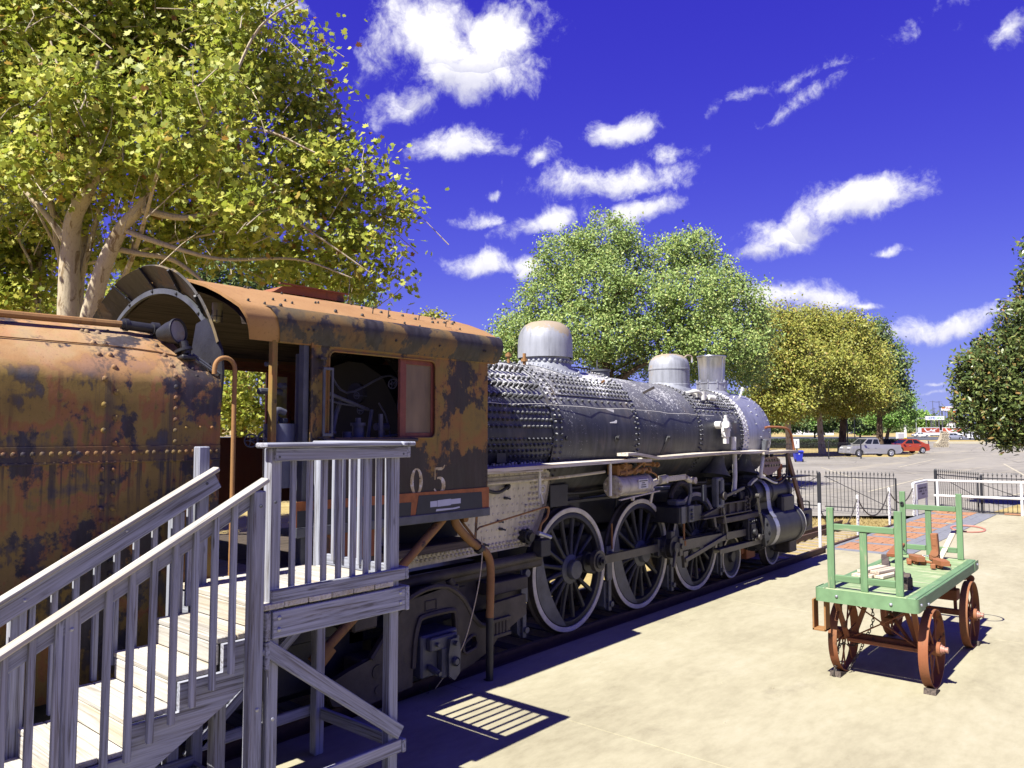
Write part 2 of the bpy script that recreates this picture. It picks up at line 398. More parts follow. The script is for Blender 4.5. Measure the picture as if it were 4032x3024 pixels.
M_PIPE = rustmat('rust brown pipe', [(0.35, (0.24, 0.115, 0.04)), (0.5, (0.33, 0.165, 0.06)), (0.65, (0.29, 0.16, 0.06))], (0.06, 0.035, 0.025), 0.33, 0.35)
M_REDR = rustmat('red oxide steel', [(0.35, (0.20, 0.07, 0.03)), (0.5, (0.29, 0.10, 0.042)), (0.65, (0.27, 0.12, 0.055))], (0.05, 0.028, 0.02), 0.34, 0.4)
M_ORG = plain('orange primer band', (0.36, 0.12, 0.035), 0.7, 0, 0.35, 12)
def boilermat():
    m = MX('black boiler plate'); v = m.pos()
    g = m.N.new('ShaderNodeNewGeometry'); nz = m.xyz(g.outputs['Normal'])[2]
    st = m.noise(m.pos((6, 1.2, 1.0)), 2.2, 5, 0.6); n1 = m.noise(v, 2.3, 5); fl = m.noise(v, 26, 8, 0.75); big = m.noise(m.pos((0.9, 1, 1)), 1.1, 3)
    col = m.ramp(m.math('ADD', m.math('MULTIPLY', st, 0.6), m.math('MULTIPLY', n1, 0.4)), [(0.35, (0.018, 0.019, 0.024)), (0.5, (0.038, 0.040, 0.048)), (0.65, (0.08, 0.08, 0.088))])
    col = m.mix(m.math('MULTIPLY', m.step(n1, 0.55, 0.72), 0.35), col, (0.16, 0.10, 0.05))
    top_grey = m.math('MULTIPLY', m.step(nz, 0.05, 0.75), 0.7); col = m.mix(top_grey, col, (0.20, 0.20, 0.212))  # lighter grey where the plate faces upward
    fm = m.math('ADD', m.math('MULTIPLY', big, 0.5), m.math('ADD', fl, m.math('MULTIPLY', m.step(nz, -0.2, 0.8), 0.13)))
    col = m.mix(m.step(fm, 0.915, 0.95), col, (0.66, 0.66, 0.64))
    m.bump(m.math('ADD', m.math('MULTIPLY', fl, .5), n1), 0.2, 0.01)
    return m.out(col, m.ramp(n1, [(0.3, (0.38,) * 3), (0.7, (0.6,) * 3)]), 0.0, 0.3)
M_BOIL = boilermat()
def silvermat(name, base, rustamt=0.2, ztop=None, metal=0.45, rough=0.42):
    m = MX(name); v = m.pos(); n1 = m.noise(m.pos((1, 1, 0.5)), 3.0, 6, 0.6); fl = m.noise(v, 18, 8, 0.72); st = m.noise(m.pos((9, 9, 0.7)), 2, 5)
    col = m.ramp(m.math('ADD', m.math('MULTIPLY', n1, .6), m.math('MULTIPLY', st, .4)), [(0.35, tuple(c * .62 for c in base)), (0.5, base), (0.68, tuple(min(1, c * 1.25) for c in base))])
    r = m.math('ADD', m.math('MULTIPLY', n1, 0.6), m.math('MULTIPLY', fl, 0.4))
    if ztop: r = m.math('ADD', r, m.math('MULTIPLY', m.step(m.xyz(v)[2], ztop[0], ztop[1]), ztop[2]))
    rm = m.step(r, 1 - rustamt - 0.2, 1 - rustamt - 0.1); col = m.mix(m.math('MULTIPLY', rm, 0.8), col, (0.34, 0.25, 0.14))
    col = m.mix(m.step(fl, 0.68, 0.72), col, (0.13, 0.13, 0.14))
    m.bump(fl, 0.12, 0.008)
    return m.out(col, m.mix(rm, (rough,) * 3, (0.8,) * 3), m.math('MULTIPLY', m.math('SUBTRACT', 1.0, rm), metal), 0.5)
M_SMOKE = silvermat('silver smokebox paint', (0.42, 0.43, 0.48), 0.12, None, 0.5, 0.36)
M_DOME = silvermat('grey silver dome paint', (0.33, 0.345, 0.385), 0.16, (4.15, 4.45, 0.26), 0.15, 0.55)
M_SAND = silvermat('peeling silver dome paint', (0.33, 0.345, 0.385), 0.24, (4.1, 4.3, 0.16), 0.15, 0.55)
M_STACK = silvermat('bright galvanised stack', (0.48, 0.49, 0.53), 0.06, None, 0.75, 0.28)
M_CREAM = silvermat('cream silver firebox paint', (0.60, 0.55, 0.43), 0.13, None, 0.1, 0.55)
M_CREAMP = silvermat('stained cream paint', (0.60, 0.55, 0.45), 0.27, None, 0.05, 0.6)
M_WHITEP = plain('chipped white steel', (0.66, 0.65, 0.62), 0.5, 0, 0.15, 9)
M_IRON = plain('black iron', (0.028, 0.028, 0.033), 0.5, 0.1, 0.45, 5, 0.25)
M_IRONG = plain('grey painted iron', (0.10, 0.105, 0.12), 0.5, 0.15, 0.4, 5, 0.2)
M_IRONB = plain('dusty brown iron', (0.062, 0.052, 0.044), 0.65, 0.05, 0.5, 4, 0.3)
M_ROD = plain('oily grey rod steel', (0.085, 0.078, 0.07), 0.42, 0.3, 0.4, 4, 0.2)
M_TYRE = plain('white painted wheel rim', (0.58, 0.545, 0.47), 0.6, 0, 0.28, 7)
M_NAVY = plain('navy black paint patch', (0.022, 0.024, 0.034), 0.5, 0, 0.3, 6)
M_STICK = plain('pale tape strip', (0.52, 0.54, 0.66), 0.5, 0, 0.06, 6)
M_WINR = plain('red brown window wood', (0.22, 0.06, 0.035), 0.6, 0, 0.25, 14, 0.2)
M_BIN = plain('blue grey steel drum', (0.13, 0.14, 0.20), 0.45, 0.2, 0.25, 5)
M_BLACK = plain('soot black', (0.010, 0.010, 0.012), 0.8, 0, 0.3, 4)
M_DULLG = plain('dull grey cab piping', (0.10, 0.105, 0.14), 0.55, 0.1, 0.3, 8)
def glassmat(name, col, rough=0.25, alpha=0.75):
    m = MX(name); n = m.noise(m.pos((2, 2, 0.6)), 3, 4); m.out(m.ramp(n, [(0.3, tuple(c * .7 for c in col)), (0.7, tuple(c * 1.3 for c in col))]), rough, 0, 0.5)
    m.b.inputs['Alpha'].default_value = alpha; return m.m
M_GLASS = glassmat('brown reflection window glass', (0.21, 0.145, 0.075), 0.55, 0.92)  # warm brown reflection put into the pane colour
M_AMBER = glassmat('yellowed lamp glass', (0.5, 0.42, 0.2), 0.3, 0.85)
M_CARGL = plain('dark car glass', (0.015, 0.018, 0.022), 0.06, 0, 0.1, 3)
def digitmat():
    m = MX('worn gold white numeral'); v = m.pos(); a = m.noise(v, 13, 6, 0.7); b = m.noise(v, 60, 4)
    col = m.ramp(a, [(0.3, (0.33, 0.20, 0.05)), (0.5, (0.55, 0.45, 0.25)), (0.65, (0.75, 0.73, 0.68))])
    k = m.math('ADD', m.math('MULTIPLY', m.noise(v, 24, 7, 0.7), 1.0), m.math('MULTIPLY', b, 0.2))
    return m.out(m.mix(m.step(k, 0.70, 0.74), col, (0.025, 0.022, 0.02)), 0.6)
M_DIGIT = digitmat()
def woodmat(name, base, dark, grain=1.0, warm=0.0, gloss=0.75):
    m = MX(name); v = m.vec((0.9, 30, 30), rnd=True); v2 = m.vec((2.5, 60, 60), rnd=True); v3 = m.vec((0.7, 5, 5), rnd=True)
    g = m.noise(v, 1.0, 6, 0.62, 1.4); f = m.noise(v2, 1.0, 4, 0.7); l = m.noise(v3, 1.0, 3)
    col = m.ramp(g, [(0.36, dark), (0.45, tuple(a * .7 + b * .3 for a, b in zip(base, dark))), (0.53, base), (0.62, tuple(min(1, c * 1.2) for c in base))])
    col = m.mix(m.math('MULTIPLY', m.step(f, 0.42, 0.28), 0.6 * grain), col, tuple(c * .55 for c in dark))
    if warm: col = m.mix(m.math('MULTIPLY', m.step(l, 0.45, 0.65), warm), col, (0.52, 0.38, 0.19))
    tone = m.ramp(m.oi.outputs['Random'], [(0, (0.86,) * 3), (1, (1.1,) * 3)]); col = m.mix(1.0, col, tone, 'MULTIPLY')
    kn = m.voro(m.vec((1.1, 5, 5), rnd=True), 1.6); col = m.mix(m.math('MULTIPLY', m.step(kn, 0.10, 0.04), 0.75), col, tuple(c * .6 for c in dark))
    m.bump(m.math('ADD', g, m.math('MULTIPLY', f, 0.7)), 0.45, 0.004)
    return m.out(col, gloss, 0, 0.25)
M_WOOD = woodmat('weathered grey timber', (0.345, 0.36, 0.43), (0.14, 0.135, 0.145), 1.0, 0.08)
M_TREAD = woodmat('bleached step timber', (0.52, 0.495, 0.45), (0.33, 0.30, 0.25), 0.8, 0.35)
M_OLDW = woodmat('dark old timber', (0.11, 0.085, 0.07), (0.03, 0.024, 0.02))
M_PALEW = woodmat('pale splintered plank', (0.60, 0.53, 0.43), (0.30, 0.20, 0.12), 0.8, 0.2)
M_RUNB = woodmat('peeling white running board', (0.60, 0.57, 0.50), (0.27, 0.20, 0.13), 0.8, 0.3)
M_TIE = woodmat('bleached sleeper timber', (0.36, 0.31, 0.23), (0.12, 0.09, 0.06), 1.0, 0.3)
def paintwood(name, col, wear, amt=0.3):
    m = MX(name); v = m.vec((1.5, 14, 14), rnd=True); g = m.noise(v, 1.0, 6, 0.65, 1.0); l = m.noise(m.vec((1, 3, 3), rnd=True), 2.2, 5)
    c = m.ramp(g, [(0.3, tuple(q * .72 for q in col)), (0.55, col), (0.75, tuple(q * 1.2 for q in col))])
    w = m.step(m.math('ADD', m.math('MULTIPLY', g, 0.6), m.math('MULTIPLY', l, 0.5)), 0.72 - amt * 0.3, 0.78 - amt * 0.3)
    m.bump(g, 0.3, 0.004); return m.out(m.mix(m.math('MULTIPLY', w, 0.85), c, wear), 0.6, 0, 0.35)
M_GREEN = paintwood('green painted timber', (0.155, 0.275, 0.135), (0.33, 0.31, 0.20), 0.34)
M_GDECK = paintwood('sun faded green deck board', (0.27, 0.37, 0.18), (0.46, 0.46, 0.30), 0.50)
M_GREENS = plain('green painted steel', (0.165, 0.285, 0.145), 0.5, 0, 0.2, 9, 0.1)
def concretemat():
    m = MX('cream stained concrete'); v = m.pos(); a = m.noise(m.pos((0.5, 1.0, 1)), 0.8, 8, 0.62, 0.2); b = m.noise(m.pos((0.7, 1.5, 1)), 5.0, 9, 0.72); f = m.noise(v, 55, 5, 0.75); sp = m.noise(v, 9, 8, 0.75)
    col = m.ramp(m.math('ADD', m.math('MULTIPLY', a, 0.55), m.math('MULTIPLY', b, 0.45)), [(0.30, (0.26, 0.23, 0.15)), (0.43, (0.345, 0.312, 0.21)), (0.52, (0.395, 0.36, 0.245)), (0.66, (0.45, 0.415, 0.30))])
    col = m.mix(m.math('MULTIPLY', m.step(f, 0.40, 0.28), 0.5), col, (0.20, 0.18, 0.14)); col = m.mix(m.math('MULTIPLY', m.step(sp, 0.64, 0.72), 0.45), col, (0.25, 0.22, 0.17))
    dk = m.noise(m.pos((1, 1.6, 1)), 0.55, 6, 0.7, 0.4); col = m.mix(m.math('MULTIPLY', m.step(dk, 0.56, 0.70), 0.45), col, (0.23, 0.20, 0.14))
    g2 = m.noise(v, 160, 3, 0.8); col = m.mix(m.math('MULTIPLY', m.step(g2, 0.62, 0.7), 0.5), col, (0.15, 0.13, 0.10)); col = m.mix(m.math('MULTIPLY', m.step(g2, 0.36, 0.3), 0.4), col, (0.55, 0.53, 0.46))
    m.bump(m.math('ADD', f, sp), 0.25, 0.006); return m.out(col, 0.85, 0, 0.25)
M_CONC = concretemat()
def asphaltmat(name, base, streakc):
    m = MX(name); v = m.pos(); a = m.noise(v, 0.12, 6, 0.6); b = m.noise(v, 1.2, 7, 0.7); f = m.noise(v, 30, 4, 0.7); s = m.noise(m.pos((0.05, 0.7, 1)), 1.0, 6, 0.6, 0.5)
    col = m.ramp(m.math('ADD', m.math('MULTIPLY', a, .5), m.math('MULTIPLY', b, .5)), [(0.35, tuple(c * .72 for c in base)), (0.5, base), (0.65, tuple(c * 1.2 for c in base))])
    col = m.mix(m.math('MULTIPLY', m.step(s, 0.54, 0.66), 0.55), col, streakc)
    ck = m.voro(m.pos((1, 1, 1)), 0.16, 'Distance', 'DISTANCE_TO_EDGE'); col = m.mix(m.math('MULTIPLY', m.step(ck, 0.012, 0.004), 0.6), col, tuple(c * .4 for c in base))
    m.bump(f, 0.2, 0.01); return m.out(col, 0.9, 0, 0.2)
M_LOT = asphaltmat('pale worn parking asphalt', (0.27, 0.25, 0.215), (0.38, 0.34, 0.26))
M_ROAD = asphaltmat('road asphalt', (0.10, 0.105, 0.12), (0.14, 0.14, 0.14))
def groundmat(name, c1, c2, c3, s1=0.7, s2=18):
    m = MX(name); v = m.pos(); a = m.noise(v, s1, 6, 0.6); b = m.noise(v, s2, 6, 0.75)
    m.bump(b, 0.6, 0.03); return m.out(m.ramp(m.math('ADD', m.math('MULTIPLY', a, .5), m.math('MULTIPLY', b, .5)), [(0.35, c1), (0.5, c2), (0.65, c3)]), 0.95, 0, 0.1)
M_DRY = groundmat('dry straw grass', (0.22, 0.16, 0.06), (0.40, 0.31, 0.13), (0.52, 0.42, 0.20))
M_LAWN = groundmat('green lawn', (0.09, 0.15, 0.03), (0.15, 0.24, 0.06), (0.30, 0.30, 0.11), 0.15, 9)
M_BALL = groundmat('dusty ballast gravel', (0.13, 0.11, 0.09), (0.27, 0.23, 0.18), (0.42, 0.37, 0.29), 2.0, 40)
M_BRICK = plain('orange red paving brick', (0.37, 0.185, 0.095), 0.85, 0, 0.25, 10, 0.3)
M_SLATE = plain('blue grey paving slab', (0.20, 0.205, 0.23), 0.75, 0, 0.2, 6, 0.2)
M_RAIL = plain('rusty rail steel', (0.13, 0.075, 0.045), 0.6, 0.2, 0.35, 8, 0.2)
M_WHITE = plain('white painted pipe', (0.80, 0.80, 0.78), 0.45, 0, 0.06, 5)
M_FENCE = plain('black fence iron', (0.022, 0.023, 0.028), 0.45, 0, 0.3, 8)
M_CHAIN = plain('dull chain steel', (0.09, 0.08, 0.07), 0.5, 0.5, 0.3, 9)
M_STONE = plain('pale rubble stone', (0.48, 0.42, 0.32), 0.9, 0, 0.35, 3, 0.5)
M_SIGNG = plain('grey lilac sign panel', (0.40, 0.40, 0.46), 0.6, 0, 0.08, 5)
M_INK = plain('dark sign lettering', (0.06, 0.05, 0.09), 0.6, 0, 0.1, 5)
M_SIGNW = plain('white sign panel', (0.80, 0.81, 0.82), 0.5, 0, 0.05, 3)
M_RUBBER = plain('black tyre rubber', (0.02, 0.02, 0.022), 0.8, 0, 0.3, 8)
M_ALLOY = plain('alloy wheel', (0.55, 0.55, 0.57), 0.35, 0.6, 0.15, 8)
M_BLUE = plain('blue plastic bin', (0.025, 0.04, 0.42), 0.45, 0, 0.12, 4)
M_PINK = plain('pink red painted hoop', (0.50, 0.20, 0.15), 0.55, 0, 0.2, 9)
M_ROPE = plain('pale cord', (0.55, 0.47, 0.32), 0.8, 0, 0.2, 30)
M_PLANT = plain('dark green weed', (0.035, 0.075, 0.028), 0.7, 0, 0.4, 9)
def carpaint(name, col, metal=0.3):
    m = MX(name); n = m.noise(m.vec(), 2, 3); m.b.inputs['Coat Weight'].default_value = 0.6; return m.out(m.ramp(n, [(0.3, tuple(c * .9 for c in col)), (0.7, col)]), 0.32, metal, 0.5)
M_CSILV = carpaint('silver car paint', (0.50, 0.49, 0.47), 0.45); M_CRED = carpaint('orange red car paint', (0.48, 0.07, 0.02), 0.25)
M_CWHT = carpaint('white car paint', (0.80, 0.81, 0.83), 0.0); M_CGRY = carpaint('grey blue car paint', (0.30, 0.32, 0.40), 0.3)
def leafmat(name, stops, trans=0.35):
    m = MX(name); g = m.N.new('ShaderNodeNewGeometry'); c = m.ramp(g.outputs['Random Per Island'], stops)
    tr = m.N.new('ShaderNodeBsdfTranslucent'); m.lk(c, tr.inputs['Color']); mx = m.N.new('ShaderNodeMixShader'); mx.inputs[0].default_value = trans
    m.out(c, 0.5, 0, 0.3, 1.0); o = m.N['Material Output']; m.lk(m.b.outputs[0], mx.inputs[1]); m.lk(tr.outputs[0], mx.inputs[2]); m.lk(mx.outputs[0], o.inputs['Surface']); return m.m
M_LSYC = leafmat('sycamore leaf', [(0, (0.14, 0.18, 0.025)), (0.35, (0.27, 0.32, 0.04)), (0.7, (0.40, 0.43, 0.07)), (0.94, (0.52, 0.50, 0.10)), (0.98, (0.30, 0.18, 0.04)), (1, (0.17, 0.07, 0.02))], 0.45)
M_LSYC2 = leafmat('turning sycamore leaf', [(0, (0.14, 0.16, 0.03)), (0.4, (0.26, 0.28, 0.05)), (0.8, (0.36, 0.36, 0.075)), (0.95, (0.40, 0.33, 0.07)), (1, (0.30, 0.19, 0.06))], 0.35)
M_LCOT = leafmat('cottonwood leaf', [(0, (0.11, 0.175, 0.04)), (0.4, (0.21, 0.30, 0.08)), (0.8, (0.33, 0.42, 0.14)), (1, (0.42, 0.43, 0.13))], 0.35)
M_LDRK = leafmat('dark oak leaf', [(0, (0.05, 0.09, 0.025)), (0.5, (0.10, 0.15, 0.045)), (1, (0.19, 0.23, 0.07))], 0.25)
M_LGRN = leafmat('bright green elm leaf', [(0, (0.08, 0.17, 0.03)), (0.5, (0.16, 0.29, 0.06)), (1, (0.27, 0.38, 0.10))], 0.35)
M_LMAG = leafmat('glossy magnolia leaf', [(0, (0.045, 0.07, 0.02)), (0.5, (0.09, 0.125, 0.035)), (0.88, (0.17, 0.20, 0.06)), (0.95, (0.22, 0.15, 0.05)), (1, (0.24, 0.15, 0.05))], 0.15)
M_LMAG.node_tree.nodes['Principled BSDF'].inputs['Roughness'].default_value = 0.28
M_LHED = leafmat('dark hedge leaf', [(0, (0.012, 0.025, 0.01)), (0.6, (0.03, 0.05, 0.018)), (1, (0.06, 0.085, 0.03))], 0.15)
def barkmat(name, base, dark, th=0.5):
    m = MX(name); v = m.pos((1, 1, 0.45)); a = m.noise(v, 5, 6, 0.6, 0.6); f = m.noise(m.pos((1, 1, .2)), 28, 5, .7)
    c = m.mix(m.step(a, th, th + 0.06), base, dark); c = m.mix(m.math('MULTIPLY', m.step(f, .5, .35), .4), c, tuple(q * .6 for q in dark)); m.bump(f, 0.4, 0.02); return m.out(c, 0.85, 0, 0.2)
M_BSYC = barkmat('pale sycamore bark', (0.52, 0.44, 0.31), (0.26, 0.19, 0.11), 0.56)
M_BCOT = barkmat('brown furrowed bark', (0.13, 0.095, 0.06), (0.06, 0.045, 0.03), 0.5)
# ------------------------------------------------------------------ setting
def gz(D): return max(0.0, (D - 33.0) * 0.0072)
CA, SA = math.cos(math.radians(40.4)), math.sin(math.radians(40.4))
def fr(D, Lr): return (D * CA + Lr * SA, D * SA - Lr * CA)     # street frame: D metres down the view, Lr metres to the right
def sheet(name, Ds, L0, L1, dz, mat, nl=8, kind='structure', tint=None):
    m = MB(); rows = []
    for i, D in enumerate(Ds):
        a = L0[i] if isinstance(L0, (list, tuple)) else L0; b = L1[i] if isinstance(L1, (list, tuple)) else L1
        rows.append([(*fr(D, a + (b - a) * j / nl), gz(D) + dz) for j in range(nl + 1)])
    m.grid(rows, False); return m.build(name, mat, kind=kind)
sheet('ground', [-60, -10, 10, 33, 60, 90, 130, 200, 300, 500, 900, 1800, 3500], [-150, -150, -150, -160, -170, -180, -200, -300, -450, -700, -1200, -2400, -4500], [80, 80, 80, 100, 120, 150, 200, 300, 450, 700, 1200, 2400, 4500], -0.135, M_DRY, 16)
m = MB(); m.box(29.05, 29.2, 0, 1, 0, 1)
# parking lot polygon beyond the fence
def polysheet(name, pts, dz, mat, kind='structure'):
    bm = bmesh.new(); vs = [bm.verts.new((*fr(D, l), gz(D) + dz)) for D, l in pts]; bm.faces.new(vs); bmesh.ops.triangulate(bm, faces=bm.faces[:])
    me = bpy.data.meshes.new(name); bm.to_mesh(me); bm.free(); me.materials.append(mat); o = bpy.data.objects.new(name, me); COL.objects.link(o); o['kind'] = kind; return o
sheet('parking_lot', [26.5, 33, 45, 58, 70, 82], [0.5, -4, -12, -22, -30, 34], [60, 70, 75, 80, 85, 90], -0.02, M_LOT, 10)
sheet('driveway', [82.05, 95, 110, 125, 150, 176], [42, 50, 58, 62.5, 68, 74], [90, 95, 100, 110, 120, 130], -0.02, M_LOT, 6)
sheet('lawn', [122, 150, 175, 203], [-90, -100, -110, -120], [55, 60, 60, 66], -0.06, M_LAWN, 6)
sheet('road', [204, 235, 275], [-150, -170, -190], [180, 200, 230], -0.05, M_ROAD, 8)
sheet('side_road', [296, 330], [-200, -230], [95, 105], -0.04, M_ROAD, 6)
# platform of cast slabs with joints along its length
plat = thing('platform', None, None, (0, 0, 0), kind='structure')
xs = [-6.0, 0.07, 6.20, 12.33, 19.28]
for a, b in zip(xs[:-1], xs[1:]):
    for (y0, y1) in ((-12.0, -3.1), (-3.09, 6.21)):
        m = MB(); m.box(a + .004, b - .004, y0, y1, -0.18, 0.0, 0.004); m.build('slab', M_CONC, plat)
for (a, b) in ((19.29, 25.4), (25.41, 31.15)):
    m = MB(); m.box(a + .004, b - .004, -12, 4.60, -0.18, 0.0, 0.004); m.build('slab', M_CONC, plat)
# track
trk = thing('railway_track', 'rusty railway track beside the concrete platform, under the engine', 'railway track', (0, 7.22, -0.12))
for yy in (6.465, 7.975):
    m = MB(); prof = [(-.065, -.115), (.065, -.115), (.065, -.1), (.012, -.085), (.012, -.0), (.035, .01), (.035, .045), (.025, .05), (-.025, .05), (-.035, .045), (-.035, .01), (-.012, 0), (-.012, -.085), (-.065, -.1)]
    m.prism(prof, (-6, yy, 0), (0, 1, 0), (0, 0, 1), (31.5, 0, 0)); m.build('rail', M_RAIL, trk)
m = MB(); m.prism([(-.03, -.1), (.03, -.1), (.03, .04), (-.03, .04)], (15.5, 7.62, 0), (0, 1, 0), (0, 0, 1), (9.6, 0, 0)); m.build('guard_rail', M_RAIL, trk)
for k in range(56):
    x = -5.6 + k * 0.55
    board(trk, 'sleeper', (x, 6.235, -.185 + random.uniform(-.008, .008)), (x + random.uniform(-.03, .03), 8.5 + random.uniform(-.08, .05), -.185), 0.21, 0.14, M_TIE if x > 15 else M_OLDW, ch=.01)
m = MB(); rows = []
for i in range(120):
    x = -6 + i * 32.0 / 119; rows.append([(x, 6.215 + j * 2.5 / 14, -0.175 + random.uniform(-.02, .025)) for j in range(15)])
m.grid(rows, False); m.build('ballast', M_BALL, kind='stuff'); 
# gravel pebbles near the visible part of the track
pm = MB()
for i in range(2600):
    x = random.uniform(5, 24); y = random.uniform(6.22, 8.7); r = random.uniform(.012, .035); z = -.165
    u = Vector((random.gauss(0, 1), random.gauss(0, 1), random.gauss(0, 1))).normalized(); 
    a, b, c = frame(u); pm.add([Vector((x, y, z)) + q for q in (a * r, b * r * .8, -a * r, -b * r * .8, c * r * .7, -c * r * .7)], [(0, 1, 4), (1, 2, 4), (2, 3, 4), (3, 0, 4), (1, 0, 5), (2, 1, 5), (3, 2, 5), (0, 3, 5)])
pm.build('gravel', M_BALL, kind='stuff')
# strip of dry grass between track and fence
gm = MB()
for i in range(9000):
    x = random.uniform(20, 28.0); y = random.uniform(6.62, 12.0)
    if 7.0 < y < 8.5 and x < 25.2: continue
    h = random.uniform(.03, .11); a = random.uniform(0, 6.28); dx, dy = math.cos(a) * .012, math.sin(a) * .012; t = (random.uniform(-.05, .05), random.uniform(-.05, .05)); z = -.135
    gm.add([(x - dx, y - dy, z), (x + dx, y + dy, z), (x + t[0], y + t[1], z + h)], [(0, 1, 2)])
gm.build('dry_grass', M_DRY, kind='stuff')

# ------------------------------------------------------------------ tender
YC = 7.22
tend = thing('tender', 'rust patched ochre and black tender behind the engine cab', 'tender', (0.5, YC, -0.1))
def tank():
    m = MB(); sec = [(5.87, 0.95), (5.87, 1.6), (5.87, 2.2), (5.87, 2.64), (5.87, 2.95), (5.87, 3.16), (5.88, 3.215), (5.925, 3.285), (5.99, 3.36), (6.07, 3.435), (6.17, 3.515), (6.29, 3.585), (6.45, 3.64), (6.8, 3.685), (7.22, 3.70)]
    sec = sec + [(2 * YC - y, z) for y, z in reversed(sec[:-1])]
    top = [(2.62, 3.72), (2.75, 3.69), (2.86, 3.62), (2.97, 3.52), (3.07, 3.42), (3.15, 3.335), (3.22, 3.255)]
    rows = []
    for x in (-5.0, -3.0, -1.0, 0.5, 1.5, 2.2): rows.append([(x, y, z) for y, z in sec])
    for x, zt in top: rows.append([(x, y if z <= zt else y, min(z, zt)) for y, z in sec])
    rows.append([(3.235, y, min(z, 3.255)) for y, z in sec])
    m.grid(rows, True)
    m.add(rows[-1], [tuple(range(len(sec)))]); m.add(rows[0], [tuple(reversed(range(len(sec))))])
    return m
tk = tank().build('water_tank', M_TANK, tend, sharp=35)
m = MB()
m.box(-5, 3.236, 5.862, 5.874, 2.575, 2.69, .003)                       # lapped seam plate edge
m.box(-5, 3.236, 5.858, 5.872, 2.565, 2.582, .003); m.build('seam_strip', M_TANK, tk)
rv = MB()
x = -0.5
while x < 3.2:
    if not (2.45 < x < 2.52): rv.rivet((x, 5.862, 2.64), (0, -1, 0), .019)
    x += 0.058 if x < 2.4 else .05
for i, z in enumerate(np.arange(1.3, 3.62, .094)):
    if abs(z - 2.64) < .05: continue
    for xx, ph in ((2.33, 0), (2.41, 1)):
        if (i + ph) % 2 and 2.7 < z < 3.3: continue
        zz = float(z); y = 5.868
        if zz > 3.2: y = float(np.interp(zz, [3.16, 3.215, 3.285, 3.36, 3.435, 3.515, 3.585], [5.868, 5.878, 5.923, 5.988, 6.068, 6.168, 6.288]))
        rv.rivet((xx, y, zz), (0, -1, .0 if zz < 3.2 else (zz - 3.2) * 2.2), .022)
for z in np.arange(2.72, 3.5, .085):
    y = float(np.interp(z, [3.16, 3.215, 3.285, 3.36, 3.435, 3.515, 3.585], [5.868, 5.878, 5.923, 5.988, 6.068, 6.168, 6.288])); rv.rivet((2.86 if z < 3.3 else 2.86 - (z - 3.3) * .25, y, float(z)), (0, -1, max(0, z - 3.2) * 2), .02)
for xx, zz in ((2.95, 2.83), (3.06, 2.83), (3.16, 2.83), (2.95, 3.33), (3.04, 3.24), (3.02, 3.3), (2.5, 3.58), (2.3, 3.56), (1.0, 3.5)): rv.rivet((xx, 5.868 if zz < 3.2 else float(np.interp(zz, [3.16, 3.285, 3.36, 3.435, 3.515, 3.585], [5.868, 5.923, 5.988, 6.068, 6.168, 6.288])), zz), (0, -1, .2), .016)
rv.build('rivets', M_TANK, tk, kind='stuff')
m = MB(); m.tube(smoothpath([(-5, 6.22, 3.60), (1.0, 6.25, 3.625), (2.3, 6.28, 3.64), (2.62, 6.28, 3.645)], 4), .028, 8); m.build('top_pipe', M_PIPE, tend)
m = MB(); m.tube([(2.6, 6.28, 3.645), (2.86, 6.25, 3.63)], .04, 10); m.cyl((2.83, 6.25, 3.63), (2.88, 6.25, 3.63), .055); m.cyl((2.62, 6.28, 3.645), (2.65, 6.28, 3.645), .05); m.build('pipe_joint', M_IRON, tend)
m = MB(); m.tube(smoothpath([(-3, 6.065, 3.445), (1.3, 6.068, 3.445), (2.6, 6.065, 3.44), (3.1, 5.99, 3.37)], 4), .005, 5); m.build('thin_conduit', M_PIPE, tend)
ldir = Vector((0.42, -0.88, 0.12)).normalized(); lc = Vector((2.93, 6.05, 3.60))
m = MB(); m.lathe([(0, -.16), (.05, -.15), (.085, -.06), (.098, .0), (.105, .01), (.105, .03), (.092, .032), (.088, .015)], lc, ldir, 24)
lamp = m.build('work_lamp', M_IRON, tend)
m = MB(); m.lathe([(.09, .018), (.06, .024), (0, .028)], lc, ldir, 24); m.build('lamp_lens', silvermat('grimy lamp lens', (0.30, 0.29, 0.24), 0.3, None, 0.0, 0.3), lamp)
m = MB(); m.cyl((2.97, 6.0, 3.52), (2.99, 5.98, 3.42), .035); m.cyl((2.97, 6.0, 3.46), (2.975, 5.995, 3.44), .07); m.box(2.93, 3.05, 5.93, 6.05, 3.375, 3.41, .01); m.build('lamp_stand', M_IRON, lamp)
m = MB(); m.prism([(5.9, 3.0), (5.86, 3.27), (5.89, 3.47), (6.02, 3.64), (6.16, 3.755), (6.32, 3.72), (6.40, 3.45), (6.40, 3.0)], (3.235, 0, 0), (0, 1, 0), (0, 0, 1), (.02, 0, 0)); m.build('front_bulkhead', M_IRON, tend)
m = MB()
for dx in (0, .035): m.tube([(3.0 + dx, 5.97, 3.42), (3.2 + dx, 5.9, 3.27)], .012, 6)
m.build('stay_rod', M_IRONG, tend)
m = MB(); m.tube([(3.15, 5.83, 3.26), (3.15, 5.83, 3.3)] + arc((3.24, 5.83, 3.31), .088, math.pi, 0, 12, (1, 0, 0), (0, 0, 1)) + [(3.328, 5.83, 3.2), (3.33, 5.83, 2.0), (3.33, 5.83, 1.55)], .019, 10); m.build('grab_pipe', M_PIPE, tend)
